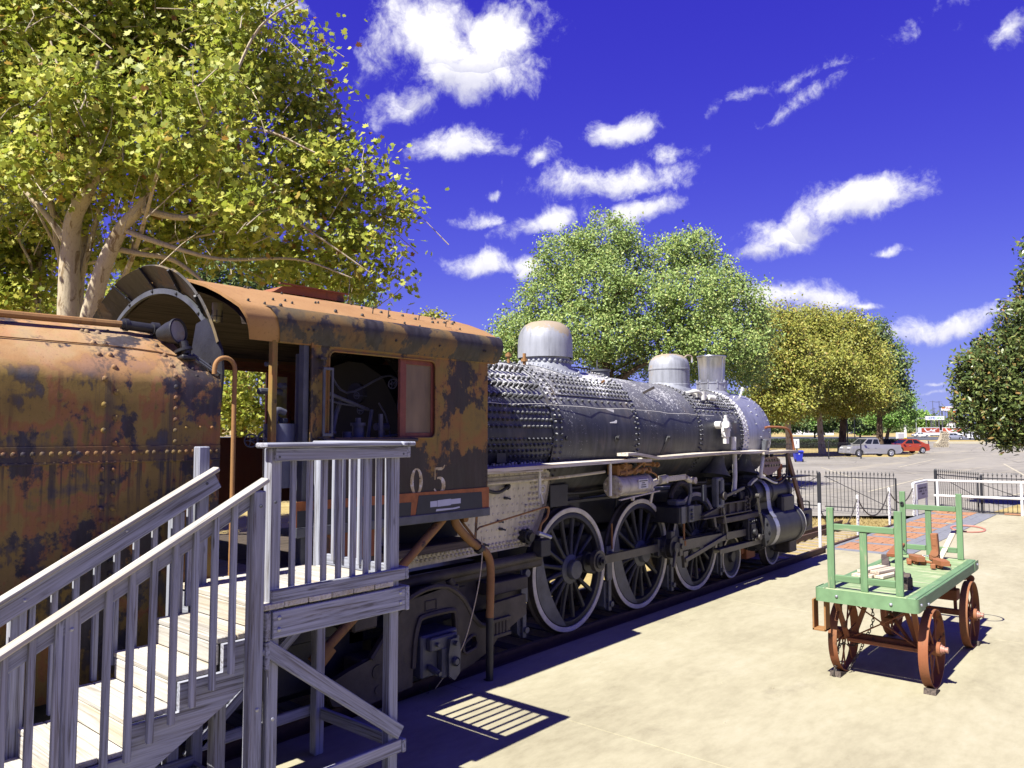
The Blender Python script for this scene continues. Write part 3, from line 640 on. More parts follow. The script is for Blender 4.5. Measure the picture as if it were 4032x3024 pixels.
m = MB(); m.box(-5, 3.2, 5.95, 8.49, .78, .95, .01); m.box(-5, 5.2, 6.45, 7.99, .30, .80, .01); m.box(2.9, 5.3, 6.3, 8.1, .8, 1.5, .01); m.box(4.2, 7.6, 7.1, 7.4, .0, 1.1, .01); m.build('underframe_and_blocker', M_IRON, tend)  # frame and drawbar, plus a dark plate added to hide sunlit ground behind
for tx in (-3.1, 0.9):
    m = MB()
    for yy in (6.22, 8.10):
        m.prism([(-1.05, .36), (-1.0, .52), (-.5, .62), (-.3, .80), (.3, .80), (.5, .62), (1.0, .52), (1.05, .36), (.4, .3), (-.4, .3)], (tx, yy, 0), (1, 0, 0), (0, 0, 1), (0, .12, 0))
    fr_ = m.build('truck_frame', M_IRONB, tend)
    for wx in (-.8, .8):
        m = MB(); m.lathe([(0, 0), (.3, .01), (.36, .0), (.41, .0), (.41, .11), (.44, .125), (.44, .14), (0, .14)], (tx + wx, 6.42, .46), (0, 1, 0), 28); m.cyl((tx + wx, 6.5, .46), (tx + wx, 7.95, .46), .08); m.lathe([(0, 0), (.41, 0), (.41, -.11), (.44, -.14), (0, -.14)], (tx + wx, 8.02, .46), (0, 1, 0), 28); m.build('wheelset', M_IRON, tend)

# ------------------------------------------------------------------ locomotive
loco = thing('steam_locomotive', 'old black steam locomotive with rusty cab, silver domes and white rimmed wheels', 'locomotive', (9.5, YC, -0.1))
# --- cab
YN = 5.86; YF = 2 * YC - YN
def roofpt(t):        # cross-section of the roof, t = -1 near eave .. 1 far eave
    ys = [5.86, 5.80, 5.77, 5.80, 5.90, 6.05, 6.30, 6.62, 6.92, 7.22]; zs = [3.60, 3.68, 3.77, 3.85, 3.915, 3.985, 4.075, 4.165, 4.22, 4.24]
    k = (1 - abs(t)) * 9; y = float(np.interp(k, range(10), ys)); z = float(np.interp(k, range(10), zs)); return (y if t <= 0 else 2 * YC - y, z)
NT = 48; TS = [-1 + 2 * i / NT for i in range(NT + 1)]
cab = None
m = MB(); xs_ = [3.30, 3.8, 4.3, 4.9, 5.5, 6.1, 6.45, 6.60]; x_low = 3.42
rows = []
for i, x in enumerate(xs_):
    r = []
    for t in TS:
        y, z = roofpt(t); xx = x
        if i == 0: xx = 3.30 + max(0, (3.93 - z)) * 0.55
        r.append((xx, y, z))
    rows.append(r)
m.grid(rows, True)
inner = [[(p[0], YC + (p[1] - YC) * .985, p[2] - .022) for p in r] for r in rows]; m.grid([list(reversed(r)) for r in inner], True)
m.grid([rows[-1], inner[-1]], False); m.grid([inner[0], rows[0]], False)
roof = m.build('cab_roof', M_ROOF, loco, sharp=50)
# lapped side plate hanging below the roof break: rusty plate material
m = MB(); rr = []
for x in (3.62, 4.3, 5.0, 5.8, 6.62): rr.append([(x + (.14 - .045 * i if x < 3.7 else 0), y - .012, z) for i, (y, z) in enumerate([(5.862, 3.585), (5.80, 3.68), (5.768, 3.77), (5.798, 3.853), (5.845, 3.885)])])
m.grid(rr, True); m.build('eave_plate', M_EAVE, roof)
rv = MB()
for i in range(26):
    x = 4.30 + i * .0895
    if random.random() < .9: rv.rivet((x, 5.853, 3.605 + random.uniform(-.004, .004)), (0, -1, 0), .015, .018)
for x in (4.0, 4.06, 5.02, 5.62, 6.3, 6.33): rv.rivet((x, 5.79, 3.70), (0, -1, .1), .014, .03)
for i in range(46):
    t = random.uniform(-.62, -.03); x = random.uniform(3.45, 6.5); y, z = roofpt(t); rv.rivet((x, y, z + .004), (0, -.4, 1), random.choice([.012, .012, .018]), .02)
for i in range(12):
    x = 3.5 + i * .27; y, z = roofpt(-.05); rv.rivet((x, y, z + .002), (0, 0, 1), .012)
rv.build('roof_bolts', M_IRONB, roof, kind='stuff')
m = MB()
for (x, t, ln) in ((4.95, -.44, .07), (5.9, -.5, .06), (5.08, -.5, .08), (5.62, -.42, .05), (6.2, -.1, .06), (5.5, -.03, .07)):
    y, z = roofpt(t); m.tube([(x, y, z), (x, y - .01, z + ln), (x + .03, y - .01, z + ln + .005)], .006, 5)
m.build('roof_hooks', M_IRONB, roof, kind='stuff')
m = MB(); m.prism([(4.32, 4.225), (4.42, 4.29), (4.62, 4.32), (5.0, 4.315), (5.18, 4.31), (5.2, 4.23)], (0, 6.85, 0), (1, 0, 0), (0, 0, 1), (0, .74, 0)); m.box(4.36, 5.22, 6.80, 6.83, 4.305, 4.318, 0); m.build('roof_vent', M_REDR, roof)
# raised visor at the rear of the roof: flared segments
seg = [(-.93, -.60), (-.60, -.30), (-.30, .0), (.0, .30), (.30, .60), (.60, .93)]
ia = lambda a: (7.30 + 1.32 * math.sin(a), 3.02 + 1.13 * math.cos(a)); oa = lambda a: (7.30 + 1.60 * math.sin(a), 2.86 + 1.475 * math.cos(a))
AM = 1.12
for k in range(6):
    a0 = -AM + 2 * AM * k / 6 + .012; a1 = -AM + 2 * AM * (k + 1) / 6 - .004
    m = MB(); r0 = []; r1 = []; r2 = []; r3 = []
    for i in range(7):
        a = a0 + (a1 - a0) * i / 6; y, z = ia(a); Y, Z = oa(a); lift = .012 * (i / 6)
        r0.append((3.34, y, z + lift)); r1.append((3.18, Y, Z + lift)); r2.append((3.36, y, z + .014 + lift)); r3.append((3.20, Y, Z + .014 + lift))
    m.grid([r0, r1, r3, r2, r0], False); m.build('visor_plate', M_VISOR, loco)
m = MB(); pr = []
for i in range(41):
    a = -AM - .1 + (2 * AM + .2) * i / 40; y, z = ia(a); pr.append([(3.33, y, z), (3.30, y, z + .0), (3.30, y + .0, z - .05), (3.33, y, z - .05)])
m.grid(pr, False, True); m.build('visor_band', M_IRONG, loco)
m = MB()
for k in range(1, 6):
    a = -AM + 2 * AM * k / 6; y, z = ia(a); Y, Z = oa(a); m.bar((3.335, y, z - .01), (3.165, Y, Z), .02, .02, (1, 0, 0))
    m.rivet((3.295, y, z - .02), (-1, 0, 0), .016); m.rivet((3.27, y + (Y - y) * .3, z + (Z - z) * .3), (-1, 0, 0), .013)
m.build('visor_strap', M_IRON, loco)
# wooden ceiling inside roof and rear header
m = MB(); rows = []
for x in (3.40, 6.4): rows.append([(x, YC + (roofpt(t)[0] - YC) * .94, roofpt(t)[1] - .09) for t in TS[6:-6]])
m.grid(rows, True); m.build('cab_ceiling', M_OLDW, loco)
m = MB(); m.cyl((3.55, 6.55, 3.97), (3.55, 6.55, 3.87), .045); m.lathe([(.04, 0), (.045, -.05), (.03, -.1), (0, -.115)], (3.55, 6.55, 3.90), (0, 0, 1), 16); m.build('cab_lamp', M_AMBER, loco)
m = MB()
for i in range(6):
    a = i * math.pi / 3; m.tube([(3.55 + .05 * math.cos(a), 6.55 + .05 * math.sin(a), 3.9), (3.55 + .05 * math.cos(a), 6.55 + .05 * math.sin(a), 3.79)], .004, 4)
m.ring((3.55, 6.55, 3.84), (0, 0, 1), .045, .055, .006, 16); m.build('lamp_cage', M_IRON, loco)
# side sheet (near), with the window opening, built as strips around the opening with rounded corners
def sidesheet(y, d, x0, wx0, wx1, x1, z0, wz0, wz1, z1, r=.07):
    m = MB(); 
    m.prism([(x0, z0), (x1, z0), (x1, wz0), (x0, wz0)], (0, y, 0), (1, 0, 0), (0, 0, 1), (0, d, 0))
    m.prism([(x0, wz0), (wx0, wz0), (wx0, z1), (x0, z1)], (0, y, 0), (1, 0, 0), (0, 0, 1), (0, d, 0))
    m.prism([(wx1, wz0), (x1, wz0), (x1, z1), (wx1, z1)], (0, y, 0), (1, 0, 0), (0, 0, 1), (0, d, 0))
    m.prism([(wx0, wz1), (wx1, wz1), (wx1, z1), (wx0, z1)], (0, y, 0), (1, 0, 0), (0, 0, 1), (0, d, 0))
    for (cx_, cz_, sx, sz) in ((wx0, wz0, 1, 1), (wx1, wz0, -1, 1), (wx0, wz1, 1, -1), (wx1, wz1, -1, -1)):
        pts = [(cx_, cz_)] + [(cx_ + sx * (r - r * math.sin(a)), cz_ + sz * (r - r * math.cos(a))) for a in [i * math.pi / 12 for i in range(7)]]
        m.prism(pts, (0, y, 0), (1, 0, 0), (0, 0, 1), (0, d, 0))
    return m
side = sidesheet(YN, .012, 4.08, 4.28, 5.64, 6.46, 1.93, 2.735, 3.545, 3.66).build('cab_side', M_CAB, loco)
m = MB(); m.tube([(4.36, YN - .004, 2.735), (5.57, YN - .004, 2.735)] + arc((5.57, YN - .004, 2.805), .07, -math.pi / 2, 0, 6, (1, 0, 0), (0, 0, 1)) + [(5.64, YN - .004, 3.475)] + arc((5.57, YN - .004, 3.475), .07, 0, math.pi / 2, 6, (1, 0, 0), (0, 0, 1)) + [(4.35, YN - .004, 3.545)] + arc((4.35, YN - .004, 3.475), .07, math.pi / 2, math.pi, 6, (1, 0, 0), (0, 0, 1)) + [(4.28, YN - .004, 2.78)], .011, 6); m.build('window_trim', M_CAB, side)
m = MB(); m.prism([(4.08, 1.93), (4.10, 1.93), (4.10, 3.6), (4.08, 3.6)], (0, YN - .02, 0), (1, 0, 0), (0, 0, 1), (0, .03, 0))
for z in np.arange(2.0, 3.6, .105): m.rivet((4.18, YN, float(z)), (0, -1, 0), .014)
for z in np.arange(1.95, 3.6, .07): m.rivet((6.43, YN, float(z)), (0, -1, 0), .006)
for z in (3.2, 3.28, 3.1, 2.9): m.rivet((5.70 + random.uniform(-.01, .03), YN, z), (0, -1, 0), .009)
m.build('side_rivets', M_CAB, side, kind='stuff')
# sliding window (red wood, pane with a brown reflection coloured in)
m = MB(); m.box(5.17, 5.215, YN + .02, YN + .06, 2.74, 3.55, .004); m.box(5.215, 5.26, YN + .03, YN + .06, 2.74, 3.55, .004); m.box(5.61, 5.66, YN + .03, YN + .06, 2.74, 3.55, .004); m.box(5.26, 5.61, YN + .03, YN + .06, 2.74, 2.79, .004); m.box(5.26, 5.61, YN + .03, YN + .06, 3.49, 3.55, .004)
sash = m.build('cab_window', M_WINR, loco); m = MB(); m.box(5.26, 5.61, YN + .042, YN + .048, 2.79, 3.49); m.build('window_pane', M_GLASS, sash)
m = MB(); m.box(4.2, 5.36, YN - .055, YN + .06, 2.70, 2.735, .008); m.build('arm_rest', M_OLDW, loco)
m = MB(); z0, z1 = 1.87, 2.285
m.prism([(3.95, 1.955), (6.47, 1.955), (6.47, 2.18), (3.95, 2.18)], (0, YN - .014, 0), (1, 0, 0), (0, 0, 1), (0, .013, 0)); band = m.build('cab_skirt', M_ORG, loco)
m = MB(); m.prism([(5.36, 1.956), (6.36, 1.956), (6.345, 2.135), (5.40, 2.15)], (0, YN - .017, 0), (1, 0, 0), (0, 0, 1), (0, .003, 0)); m.prism([(3.96, 1.956), (5.29, 1.956), (5.30, 2.09), (3.96, 2.10)], (0, YN - .017, 0), (1, 0, 0), (0, 0, 1), (0, .003, 0)); m.build('painted_panel', M_NAVY, band)
m = MB(); m.box(3.95, 6.475, YN - .03, YN + .03, 1.865, 1.955, .006); m.build('skirt_angle', M_IRONG, band)
m = MB(); m.prism([(5.56, 2.02), (5.66, 2.021), (5.66, 2.082), (5.56, 2.08)], (0, YN - .0185, 0), (1, 0, 0), (0, 0, 1), (0, .0015, 0)); m.prism([(5.665, 2.018), (5.86, 2.022), (5.86, 2.090), (5.665, 2.085)], (0, YN - .019, 0), (1, 0, 0), (0, 0, 1), (0, .002, 0)); m.prism([(5.862, 2.03), (6.01, 2.032), (6.01, 2.086), (5.862, 2.084)], (0, YN - .0185, 0), (1, 0, 0), (0, 0, 1), (0, .0015, 0)); m.prism([(5.64, 1.972), (5.92, 1.976), (6.0, 1.985), (5.99, 2.0), (5.9, 1.992), (5.65, 1.995)], (0, YN - .0185, 0), (1, 0, 0), (0, 0, 1), (0, .0015, 0)); m.build('tape_strip', M_STICK, band)
# number on the cab side: 9 0 5 in worn gold
def stroke(m, pts, ws):
    P = [Vector((p[0], p[1])) for p in pts]; L_, R_ = [], []
    for i, p in enumerate(P):
        t = (P[min(i + 1, len(P) - 1)] - P[max(i - 1, 0)]).normalized(); nrm = Vector((-t.y, t.x)); L_.append(p + nrm * ws[i] / 2); R_.append(p - nrm * ws[i] / 2)
    b = len(m.v); y0 = YN - .0025
    m.add([(p.x, y0, p.y) for p in L_] + [(p.x, y0, p.y) for p in R_], [(len(P) + i, len(P) + i + 1, i + 1, i) for i in range(len(P) - 1)])
def ell(cx_, cz_, rx, rz, a0, a1, n=24): return [(cx_ + rx * math.cos(math.radians(a0 + (a1 - a0) * i / n)), cz_ + rz * math.sin(math.radians(a0 + (a1 - a0) * i / n))) for i in range(n + 1)]
zb = 2.15; hh = .285
m = MB(); p = ell(5.38, zb + hh / 2, .063, hh / 2 - .015, 0, 360, 32); stroke(m, p, [.012 + .034 * abs(math.cos(math.radians(i * 360 / 32))) for i in range(33)]); m.build('numeral_zero', M_DIGIT, side)
m = MB(); p = ell(5.695, zb + .09, .072, .078, 205, 470, 26); stroke(m, p, [.012 + .036 * max(0, math.cos(math.radians(205 + 265 * i / 26))) + .008 for i in range(27)])
stroke(m, [(5.640, zb + .150), (5.640, zb + .275)], [.014, .014]); stroke(m, [(5.640, zb + .265), (5.69, zb + .262), (5.735, zb + .262), (5.765, zb + .275), (5.785, zb + .30)], [.020, .03, .032, .024, .008]); m.build('numeral_five', M_DIGIT, side)
m = MB(); p = ell(5.06, zb + .195, .062, .075, 0, 360, 26); stroke(m, p, [.012 + .03 * abs(math.cos(math.radians(i * 360 / 26))) for i in range(27)]); stroke(m, ell(5.03, zb + .15, .095, .14, 35, -88, 14), [.03, .034, .036, .036, .034, .032, .03, .026, .022, .018, .015, .013, .012, .012, .015]); m.build('numeral_nine', M_DIGIT, side)
# far side, front wall, posts, floor
sidesheet(YF - .012, .012, 4.08, 4.40, 5.64, 6.46, 1.93, 2.735, 3.545, 3.66).build('cab_side', M_REDR, loco)
m = MB(); m.box(5.30, 5.34, YF - .06, YF - .02, 2.74, 3.55, .004); m.box(5.60, 5.64, YF - .06, YF - .02, 2.74, 3.55, .004); m.box(5.34, 5.60, YF - .06, YF - .02, 2.74, 2.78, .004); m.box(5.34, 5.60, YF - .06, YF - .02, 3.5, 3.55, .004); s2 = m.build('cab_window', M_WINR, loco); m = MB(); m.box(5.34, 5.6, YF - .045, YF - .04, 2.78, 3.5); m.build('window_pane', M_AMBER, s2)
m = MB(); m.prism([(5.88, 1.9), (8.56, 1.9), (8.56, 3.7), (8.3, 3.95), (7.8, 4.12), (7.22, 4.2), (6.6, 4.12), (6.1, 3.95), (5.88, 3.7)], (6.44, 0, 0), (0, 1, 0), (0, 0, 1), (.015, 0, 0)); m.build('cab_front', M_REDR, loco)
m = MB(); m.box(3.70, 3.735, 5.87, 5.93, 1.62, 3.60, .004); m.box(3.735, 3.76, 5.88, 5.96, 1.62, 3.60, .004); m.build('cab_post', M_CAB, loco)
m = MB(); m.box(3.70, 3.76, YF - .06, YF, 1.62, 3.60, .004); m.build('cab_post', M_CAB, loco)
m = MB(); m.box(4.02, 4.075, 5.87, 5.95, 1.62, 3.6, .004); m.build('cab_post', M_IRONG, loco)
m = MB(); m.box(3.76, 6.5, 5.850, 5.90, 3.575, 3.615, .004); m.build('eave_angle', M_CAB, loco)
m = MB(); m.box(3.3, 6.4, 5.95, 8.5, 1.52, 1.6, .004); m.build('cab_floor', M_OLDW, loco)
m = MB(); m.box(2.95, 3.75, 5.95, 8.5, 1.605, 1.615, .002); m.build('apron_plate', M_TREAD, loco)
m = MB(); m.box(4.25, 4.9, 5.9, 6.4, 1.6, 2.05, .01); m.build('seat_box', M_REDR, loco)
m = MB(); m.prism([(4.2, 3.15), (4.31, 3.15), (4.31, 3.13), (4.2, 3.13)], (0, YN - .05, 0), (1, 0, 0), (0, 0, 1), (0, .02, 0))
# folding wind deflector frame on the post
m = MB(); m.box(4.19, 4.215, YN - .05, YN - .03, 2.76, 3.38, .003); m.box(4.285, 4.305, YN - .05, YN - .03, 2.76, 3.38, .003); m.box(4.19, 4.305, YN - .051, YN - .029, 3.36, 3.385, .003); m.box(4.19, 4.305, YN - .051, YN - .029, 2.755, 2.785, .003); defl = m.build('wind_deflector', M_IRONG, loco)
m = MB(); m.cyl((4.205, YN - .03, 3.40), (4.205, YN - .03, 3.46), .012); m.box(4.16, 4.23, YN - .05, YN, 3.45, 3.475, .004); m.box(4.16, 4.26, YN - .05, YN, 2.735, 2.75, .004); m.build('deflector_hinge', M_IRONB, defl)
# --- inside the cab: backhead, pipes, valves
m = MB(); bh = [(6.32, 1.6), (6.30, 2.6), (6.38, 3.1), (6.62, 3.42), (6.95, 3.58), (7.22, 3.62)]; bh = bh + [(2 * YC - y, z) for y, z in reversed(bh[:-1])]
m.prism(bh, (5.55, 0, 0), (0, 1, 0), (0, 0, 1), (.9, 0, 0)); m.build('backhead', M_BLACK, loco)
def wheelvalve(m, c, axis, r, n=5):
    u, v, w = frame(axis); c = Vector(c); m.tube([c + v * (r * math.cos(a)) + w * (r * math.sin(a)) for a in [i * math.pi / 9 for i in range(19)]], r * .13, 6, False)
    for i in range(n):
        a = i * 2 * math.pi / n; m.tube([c, c + v * (r * math.cos(a)) + w * (r * math.sin(a))], r * .09, 5)
    m.cyl(c - u * .03, c + u * .02, r * .22, n=8); m.tube([c, c + u * .16], r * .1, 6)
for c, ax, r in (((5.3, 6.15, 3.30), (1, .3, 0), .05), ((4.95, 6.3, 3.17), (1, .2, 0), .035), ((5.0, 6.3, 3.02), (1, .2, 0), .04), ((3.62, 6.05, 2.72), (.7, .7, 0), .055), ((3.80, 6.10, 2.73), (.7, .7, 0), .075)):
    m = MB(); wheelvalve(m, c, ax, r); m.build('valve_wheel', M_DULLG, loco)
m = MB(); m.tube(smoothpath([(4.35, 6.1, 3.20), (4.7, 6.2, 3.12), (5.1, 6.3, 3.03)], 4), .02, 8); m.tube(smoothpath([(4.35, 6.1, 3.16), (4.6, 6.2, 3.09), (4.9, 6.25, 3.06)], 4), .01, 6)
m.tube([(4.75, 6.3, 3.1), (4.7, 6.3, 2.98), (4.6, 6.25, 2.68)], .022, 8); m.tube([(5.15, 6.3, 3.03), (5.1, 6.3, 2.7)], .02, 8); m.tube(smoothpath([(5.2, 6.25, 3.1), (5.28, 6.22, 2.95), (5.33, 6.2, 2.72)], 4), .009, 6)
m.tube(smoothpath([(5.37, 6.1, 3.25), (5.34, 6.1, 3.05), (5.38, 6.1, 2.85), (5.36, 6.1, 2.70)], 4), .014, 6); m.tube(smoothpath([(5.15, 6.1, 2.75), (5.35, 6.05, 2.78), (5.6, 6.0, 2.87)], 4), .013, 6); m.tube([(4.35, 6.2, 2.80), (4.62, 6.2, 2.79)], .018, 8); m.tube([(4.45, 6.3, 3.25), (4.45, 6.3, 2.75)], .015, 6); m.tube([(5.5, 6.1, 3.33), (5.28, 6.15, 3.3)], .007, 5); m.tube(smoothpath([(4.7, 6.5, 3.5), (4.9, 6.4, 3.2), (5.4, 6.3, 3.4), (5.6, 6.2, 3.1)], 5), .012, 6)
for x, r_ in ((4.62, .055), (4.85, .05)): m.tube([(x, 6.8, 2.2), (x, 6.8, 3.6)], r_, 10)
m.build('cab_piping', M_DULLG, loco)
m = MB(); m.cyl((4.88, 6.18, 2.70), (4.88, 6.18, 2.86), .06, n=14); m.cyl((4.88, 6.18, 2.86), (4.88, 6.18, 2.89), .075, n=14); m.cyl((4.88, 6.18, 2.89), (4.88, 6.18, 2.94), .03, n=10); m.cyl((4.70, 6.18, 2.72), (4.95, 6.18, 2.72), .035, n=10); m.cyl((5.12, 6.2, 2.85), (5.28, 6.2, 2.85), .04, n=12); m.cyl((5.22, 6.2, 2.70), (5.22, 6.2, 2.86), .022, n=10); m.cyl((4.72, 6.15, 2.7), (4.72, 6.15, 2.8), .045, n=12); m.box(5.03, 5.07, 6.02, 6.05, 2.70, 2.98, .004); m.cyl((4.8, 6.12, 2.68), (4.8, 6.12, 2.745), .085, n=16); m.cyl((5.36, 6.1, 2.78), (5.46, 6.1, 2.80), .02, n=8); m.build('brake_stand', M_DULLG, loco)
m = MB(); m.cyl((5.05, 6.45, 3.2), (5.10, 6.46, 3.2), .11, n=24); m.build('pressure_gauge', M_IRON, loco)
m = MB(); m.cyl((3.93, 6.10, 2.30), (3.93, 6.10, 2.87), .14, n=24); m.build('steel_drum', M_BIN, loco)
m = MB(); m.tube(smoothpath([(3.95, 6.05, 2.97), (3.88, 6.05, 2.99), (3.85, 6.05, 2.95), (3.85, 6.05, 2.80)], 4), .03, 10); m.cyl((3.85, 6.05, 2.83), (3.85, 6.05, 2.86), .045); m.cyl((3.80, 6.1, 2.73), (3.98, 6.1, 2.73), .03)
for (x, z) in ((3.9, 2.92), (3.98, 2.9), (3.86, 3.05), (3.96, 3.22)): m.cyl((x, 6.15, z), (x + .08, 6.2, z), .025, n=8)
m.tube([(3.84, 6.3, 3.17), (4.1, 6.35, 3.17)], .03, 8); m.box(3.86, 3.88, 6.15, 6.18, 3.15, 3.3, .003); m.tube([(3.88, 6.2, 3.22), (4.05, 6.2, 3.24)], .012, 6); m.tube([(3.9, 6.3, 3.42), (4.02, 6.3, 3.43)], .022, 8); m.build('stoker_piping', M_DULLG, loco)
# --- boiler
ZB = 2.755
def bprof(x):
    return (float(np.interp(x, [5.5, 8.1, 10.4, 12.45, 14.45, 15.8], [1.03, 1.02, 0.985, .925, .896, .896])), float(np.interp(x, [5.5, 8.1, 10.4, 12.45, 14.45], [2.76, 2.765, 2.765, 2.75, 2.745])))
def bpt(x, a, dr=0.0):      # a: angle from the top towards the platform side (degrees)
    r, zc = bprof(x); a = math.radians(a); return Vector((x, YC - (r + dr) * math.sin(a), zc + (r + dr) * math.cos(a)))
def bn(a): a = math.radians(a); return Vector((0, -math.sin(a), math.cos(a)))
def course(x0, x1, a0=-180, a1=180, dr=0, n=64, k=2):
    m = MB(); rows = []
    for i in range(k + 1):
        x = x0 + (x1 - x0) * i / k; rows.append([bpt(x, a0 + (a1 - a0) * j / n, dr) for j in range(n + 1)])
    m.grid(rows, True); return m
boil = course(8.12, 14.45).build('boiler', M_BOIL, loco)
course(8.12, 10.40, -180, 180, .012).build('boiler_course', M_BOIL, boil); course(12.45, 14.40, -180, 180, .012).build('boiler_course', M_BOIL, boil)
m = MB()
for x, dr in ((8.12, .014), (10.40, .012), (12.45, .012), (14.40, .012)):
    m.grid([[bpt(x, j * 6 - 180, 0) for j in range(61)], [bpt(x, j * 6 - 180, dr) for j in range(61)]], False)
m.build('course_edge', M_BOIL, boil)
# welt straps with rows of studs
def welt(x0, x1, a0, a1):
    m = course(x0, x1, a0, a1, .028, 8, 4); e = MB()
    for aa in (a0, a1): m.grid([[bpt(x0 + (x1 - x0) * i / 6, aa, .028) for i in range(7)], [bpt(x0 + (x1 - x0) * i / 6, aa, 0) for i in range(7)]], False)
    for xx in (x0, x1): m.grid([[bpt(xx, a0 + (a1 - a0) * i / 8, .028) for i in range(9)], [bpt(xx, a0 + (a1 - a0) * i / 8, 0) for i in range(9)]], False)
    return m
welt(8.35, 10.38, 38, 58).build('seam_strap', M_BOIL, boil); welt(12.62, 14.0, 38, 58).build('seam_strap', M_BOIL, boil)
welt(14.05, 14.4, 40, 56).build('seam_strap', M_BOIL, boil)
sb = MB()
for (x0, x1) in ((8.45, 10.35), (12.70, 13.98), (14.1, 14.4)):
    for k, a in enumerate((40.5, 44.5, 50, 54.5)):
        x = x0 + (k % 2) * .045
        while x < x1: sb.rivet(bpt(x, a, .025), bn(a), .026, .034); x += .094
    for a, st in ((34.5, .17), (62, .17)):
        x = x0
        while x < x1: sb.rivet(bpt(x, a, .012), bn(a), .022, .034); x += st
for x in (8.18, 8.30, 10.33, 12.52, 13.97 + .4):
    a = -30
    while a < 135: sb.rivet(bpt(x, a, .012), bn(a), .022, .028); a += 4.6
for x in (10.25, 12.60, 14.28):
    a = -30
    while a < 135: sb.rivet(bpt(x, a, .012), bn(a), .019, .024); a += 5.2
sb.build('boiler_rivets', M_BOIL, boil, kind='stuff')
# smokebox
sm = course(14.46, 15.80, -180, 180, .004, 72).build('smokebox', M_SMOKE, loco)
m = course(14.40, 14.66, -180, 180, .016, 72, 1); m.grid([[bpt(14.40, j * 5 - 180, .016) for j in range(73)], [bpt(14.40, j * 5 - 180, -.02) for j in range(73)]], False); m.grid([[bpt(14.66, j * 5 - 180, .016) for j in range(73)], [bpt(14.66, j * 5 - 180, 0) for j in range(73)]], False); m.build('smokebox_band', M_WHITEP, sm)
m = MB()
for x, st, r in ((14.50, 5.4, .022), (14.61, 5.4, .022), (15.72, 7.5, .016)):
    a = -60 + (0 if x < 14.55 else 2.7)
    while a < 150: m.rivet(bpt(x, a, .014), bn(a), r, .022); a += st
for x, a in ((15.2, 48), (15.45, 52), (15.3, 62), (15.1, 75), (15.4, 84), (15.25, 92), (15.0, 30), (15.1, 58)): m.rivet(bpt(x, a, .0), bn(a), .02, .03)
m.build('smokebox_rivets', M_SMOKE, sm, kind='stuff')
m = MB(); m.lathe([(.90, 0), (.88, .03), (.80, .04), (.62, .05), (.55, .09), (.3, .14), (0, .16)], (15.80, YC, 2.745), (1, 0, 0), 48); m.build('smokebox_front', M_IRONG, sm)
p = bpt(15.35, 28); m = MB(); m.tube([p, p + Vector((.05, -.03, .14))], .022, 8); m.tube([p + Vector((.05, -.03, .14)), p + Vector((.07, -.04, .21))], .035, 8); m.build('smokebox_lug', M_WHITEP, sm)
# firebox wrapper (upper, black) and lower cream sheets
def fsec(x): 
    return [(6.36, 2.34), (6.28, 2.45), (6.215, 2.60), (6.195, 2.765)] + [tuple(bpt(x, a)[1:]) for a in range(84, -85, -6)] + [(2 * YC - 6.195, 2.765), (2 * YC - 6.28, 2.45), (2 * YC - 6.36, 2.34)]
m = MB(); m.grid([[(x, y, z) for y, z in fsec(x)] for x in (5.6, 6.4, 7.3, 8.13)], True); m.add([(8.13, y, z) for y, z in fsec(8.13)], [tuple(range(len(fsec(8)))) ]); fbx = m.build('firebox_wrapper', M_BOIL, loco)
m = MB()
for k, z in enumerate(np.arange(2.42, 2.78, .072)):
    y = float(np.interp(z, [2.34, 2.45, 2.6, 2.765], [6.36, 6.28, 6.215, 6.195])); n = 19; x0 = 6.47 + (k % 2) * .045
    for i in range(n):
        x = x0 + i * .088
        if x < 8.10 and not (6.95 < x < 7.25 and z < 2.55): m.rivet((x, y, float(z)), (0, -1, .25), .023, .03)
for k, a in enumerate((84, 79, 74, 69)):
    for i in range(19):
        x = 6.47 + i * .088 + (k % 2) * .044
        if x < 8.1: m.rivet(bpt(x, a), bn(a), .024, .036)
for k, (a, r, h) in enumerate(((62, .030, .09), (53, .030, .10), (44, .026, .06), (34, .032, .10), (25, .03, .08), (16, .03, .06))):
    for i in range(16):
        x = 6.5 + i * .105
        if x > 8.05 or (a < 30 and x > 7.6): continue
        q = bpt(x, a); m.cyl(q - bn(a) * .01, q + bn(a) * h * .6, r * .6, n=7); m.rivet(q + bn(a) * h * .5, bn(a), r, h * .5)
m.build('stay_bolts', M_BOIL, fbx, kind='stuff')
m = MB(); m.obox(bpt(7.05, 39, .03), (1, 0, 0), (0, math.cos(math.radians(39)), math.sin(math.radians(39))), bn(39), (.05, .03, .03), .004); m.build('steel_lug', M_IRON, fbx); m = MB(); m.box(8.15, 8.33, 6.27, 6.30, 2.98, 3.13, .004); m.bar((8.15, 6.21, 2.985), (8.36, 6.22, 2.985), .05, .015); m.build('firebox_bracket', M_IRON, fbx); m = MB(); m.box(7.05, 7.22, 6.24, 6.27, 2.42, 2.57, .004); m.build('firebox_bracket', M_IRON, fbx)
def cream():
    m = MB(); rows = []
    for z, y, x0, x1 in ((2.345, 6.30, 5.0, 8.20), (2.23, 6.31, 5.0, 8.19), (2.05, 6.33, 5.0, 8.16), (1.90, 6.345, 5.0, 8.12), (1.70, 6.365, 5.0, 8.03), (1.50, 6.385, 5.0, 7.90), (1.385, 6.395, 4.9, 7.80), (1.33, 6.395, 4.9, 7.76)): rows.append([(x0 + (x1 - x0) * i / 10, y, z - .04 * (1 - i / 10) * (z < 1.45)) for i in range(11)])
    m.grid(rows, True); m.grid([[(r[-1][0], 6.3 + k * .9, r[-1][2]) for k in range(3)] for r in rows], False); return m
cre = cream().build('firebox_side', M_CREAM, loco)
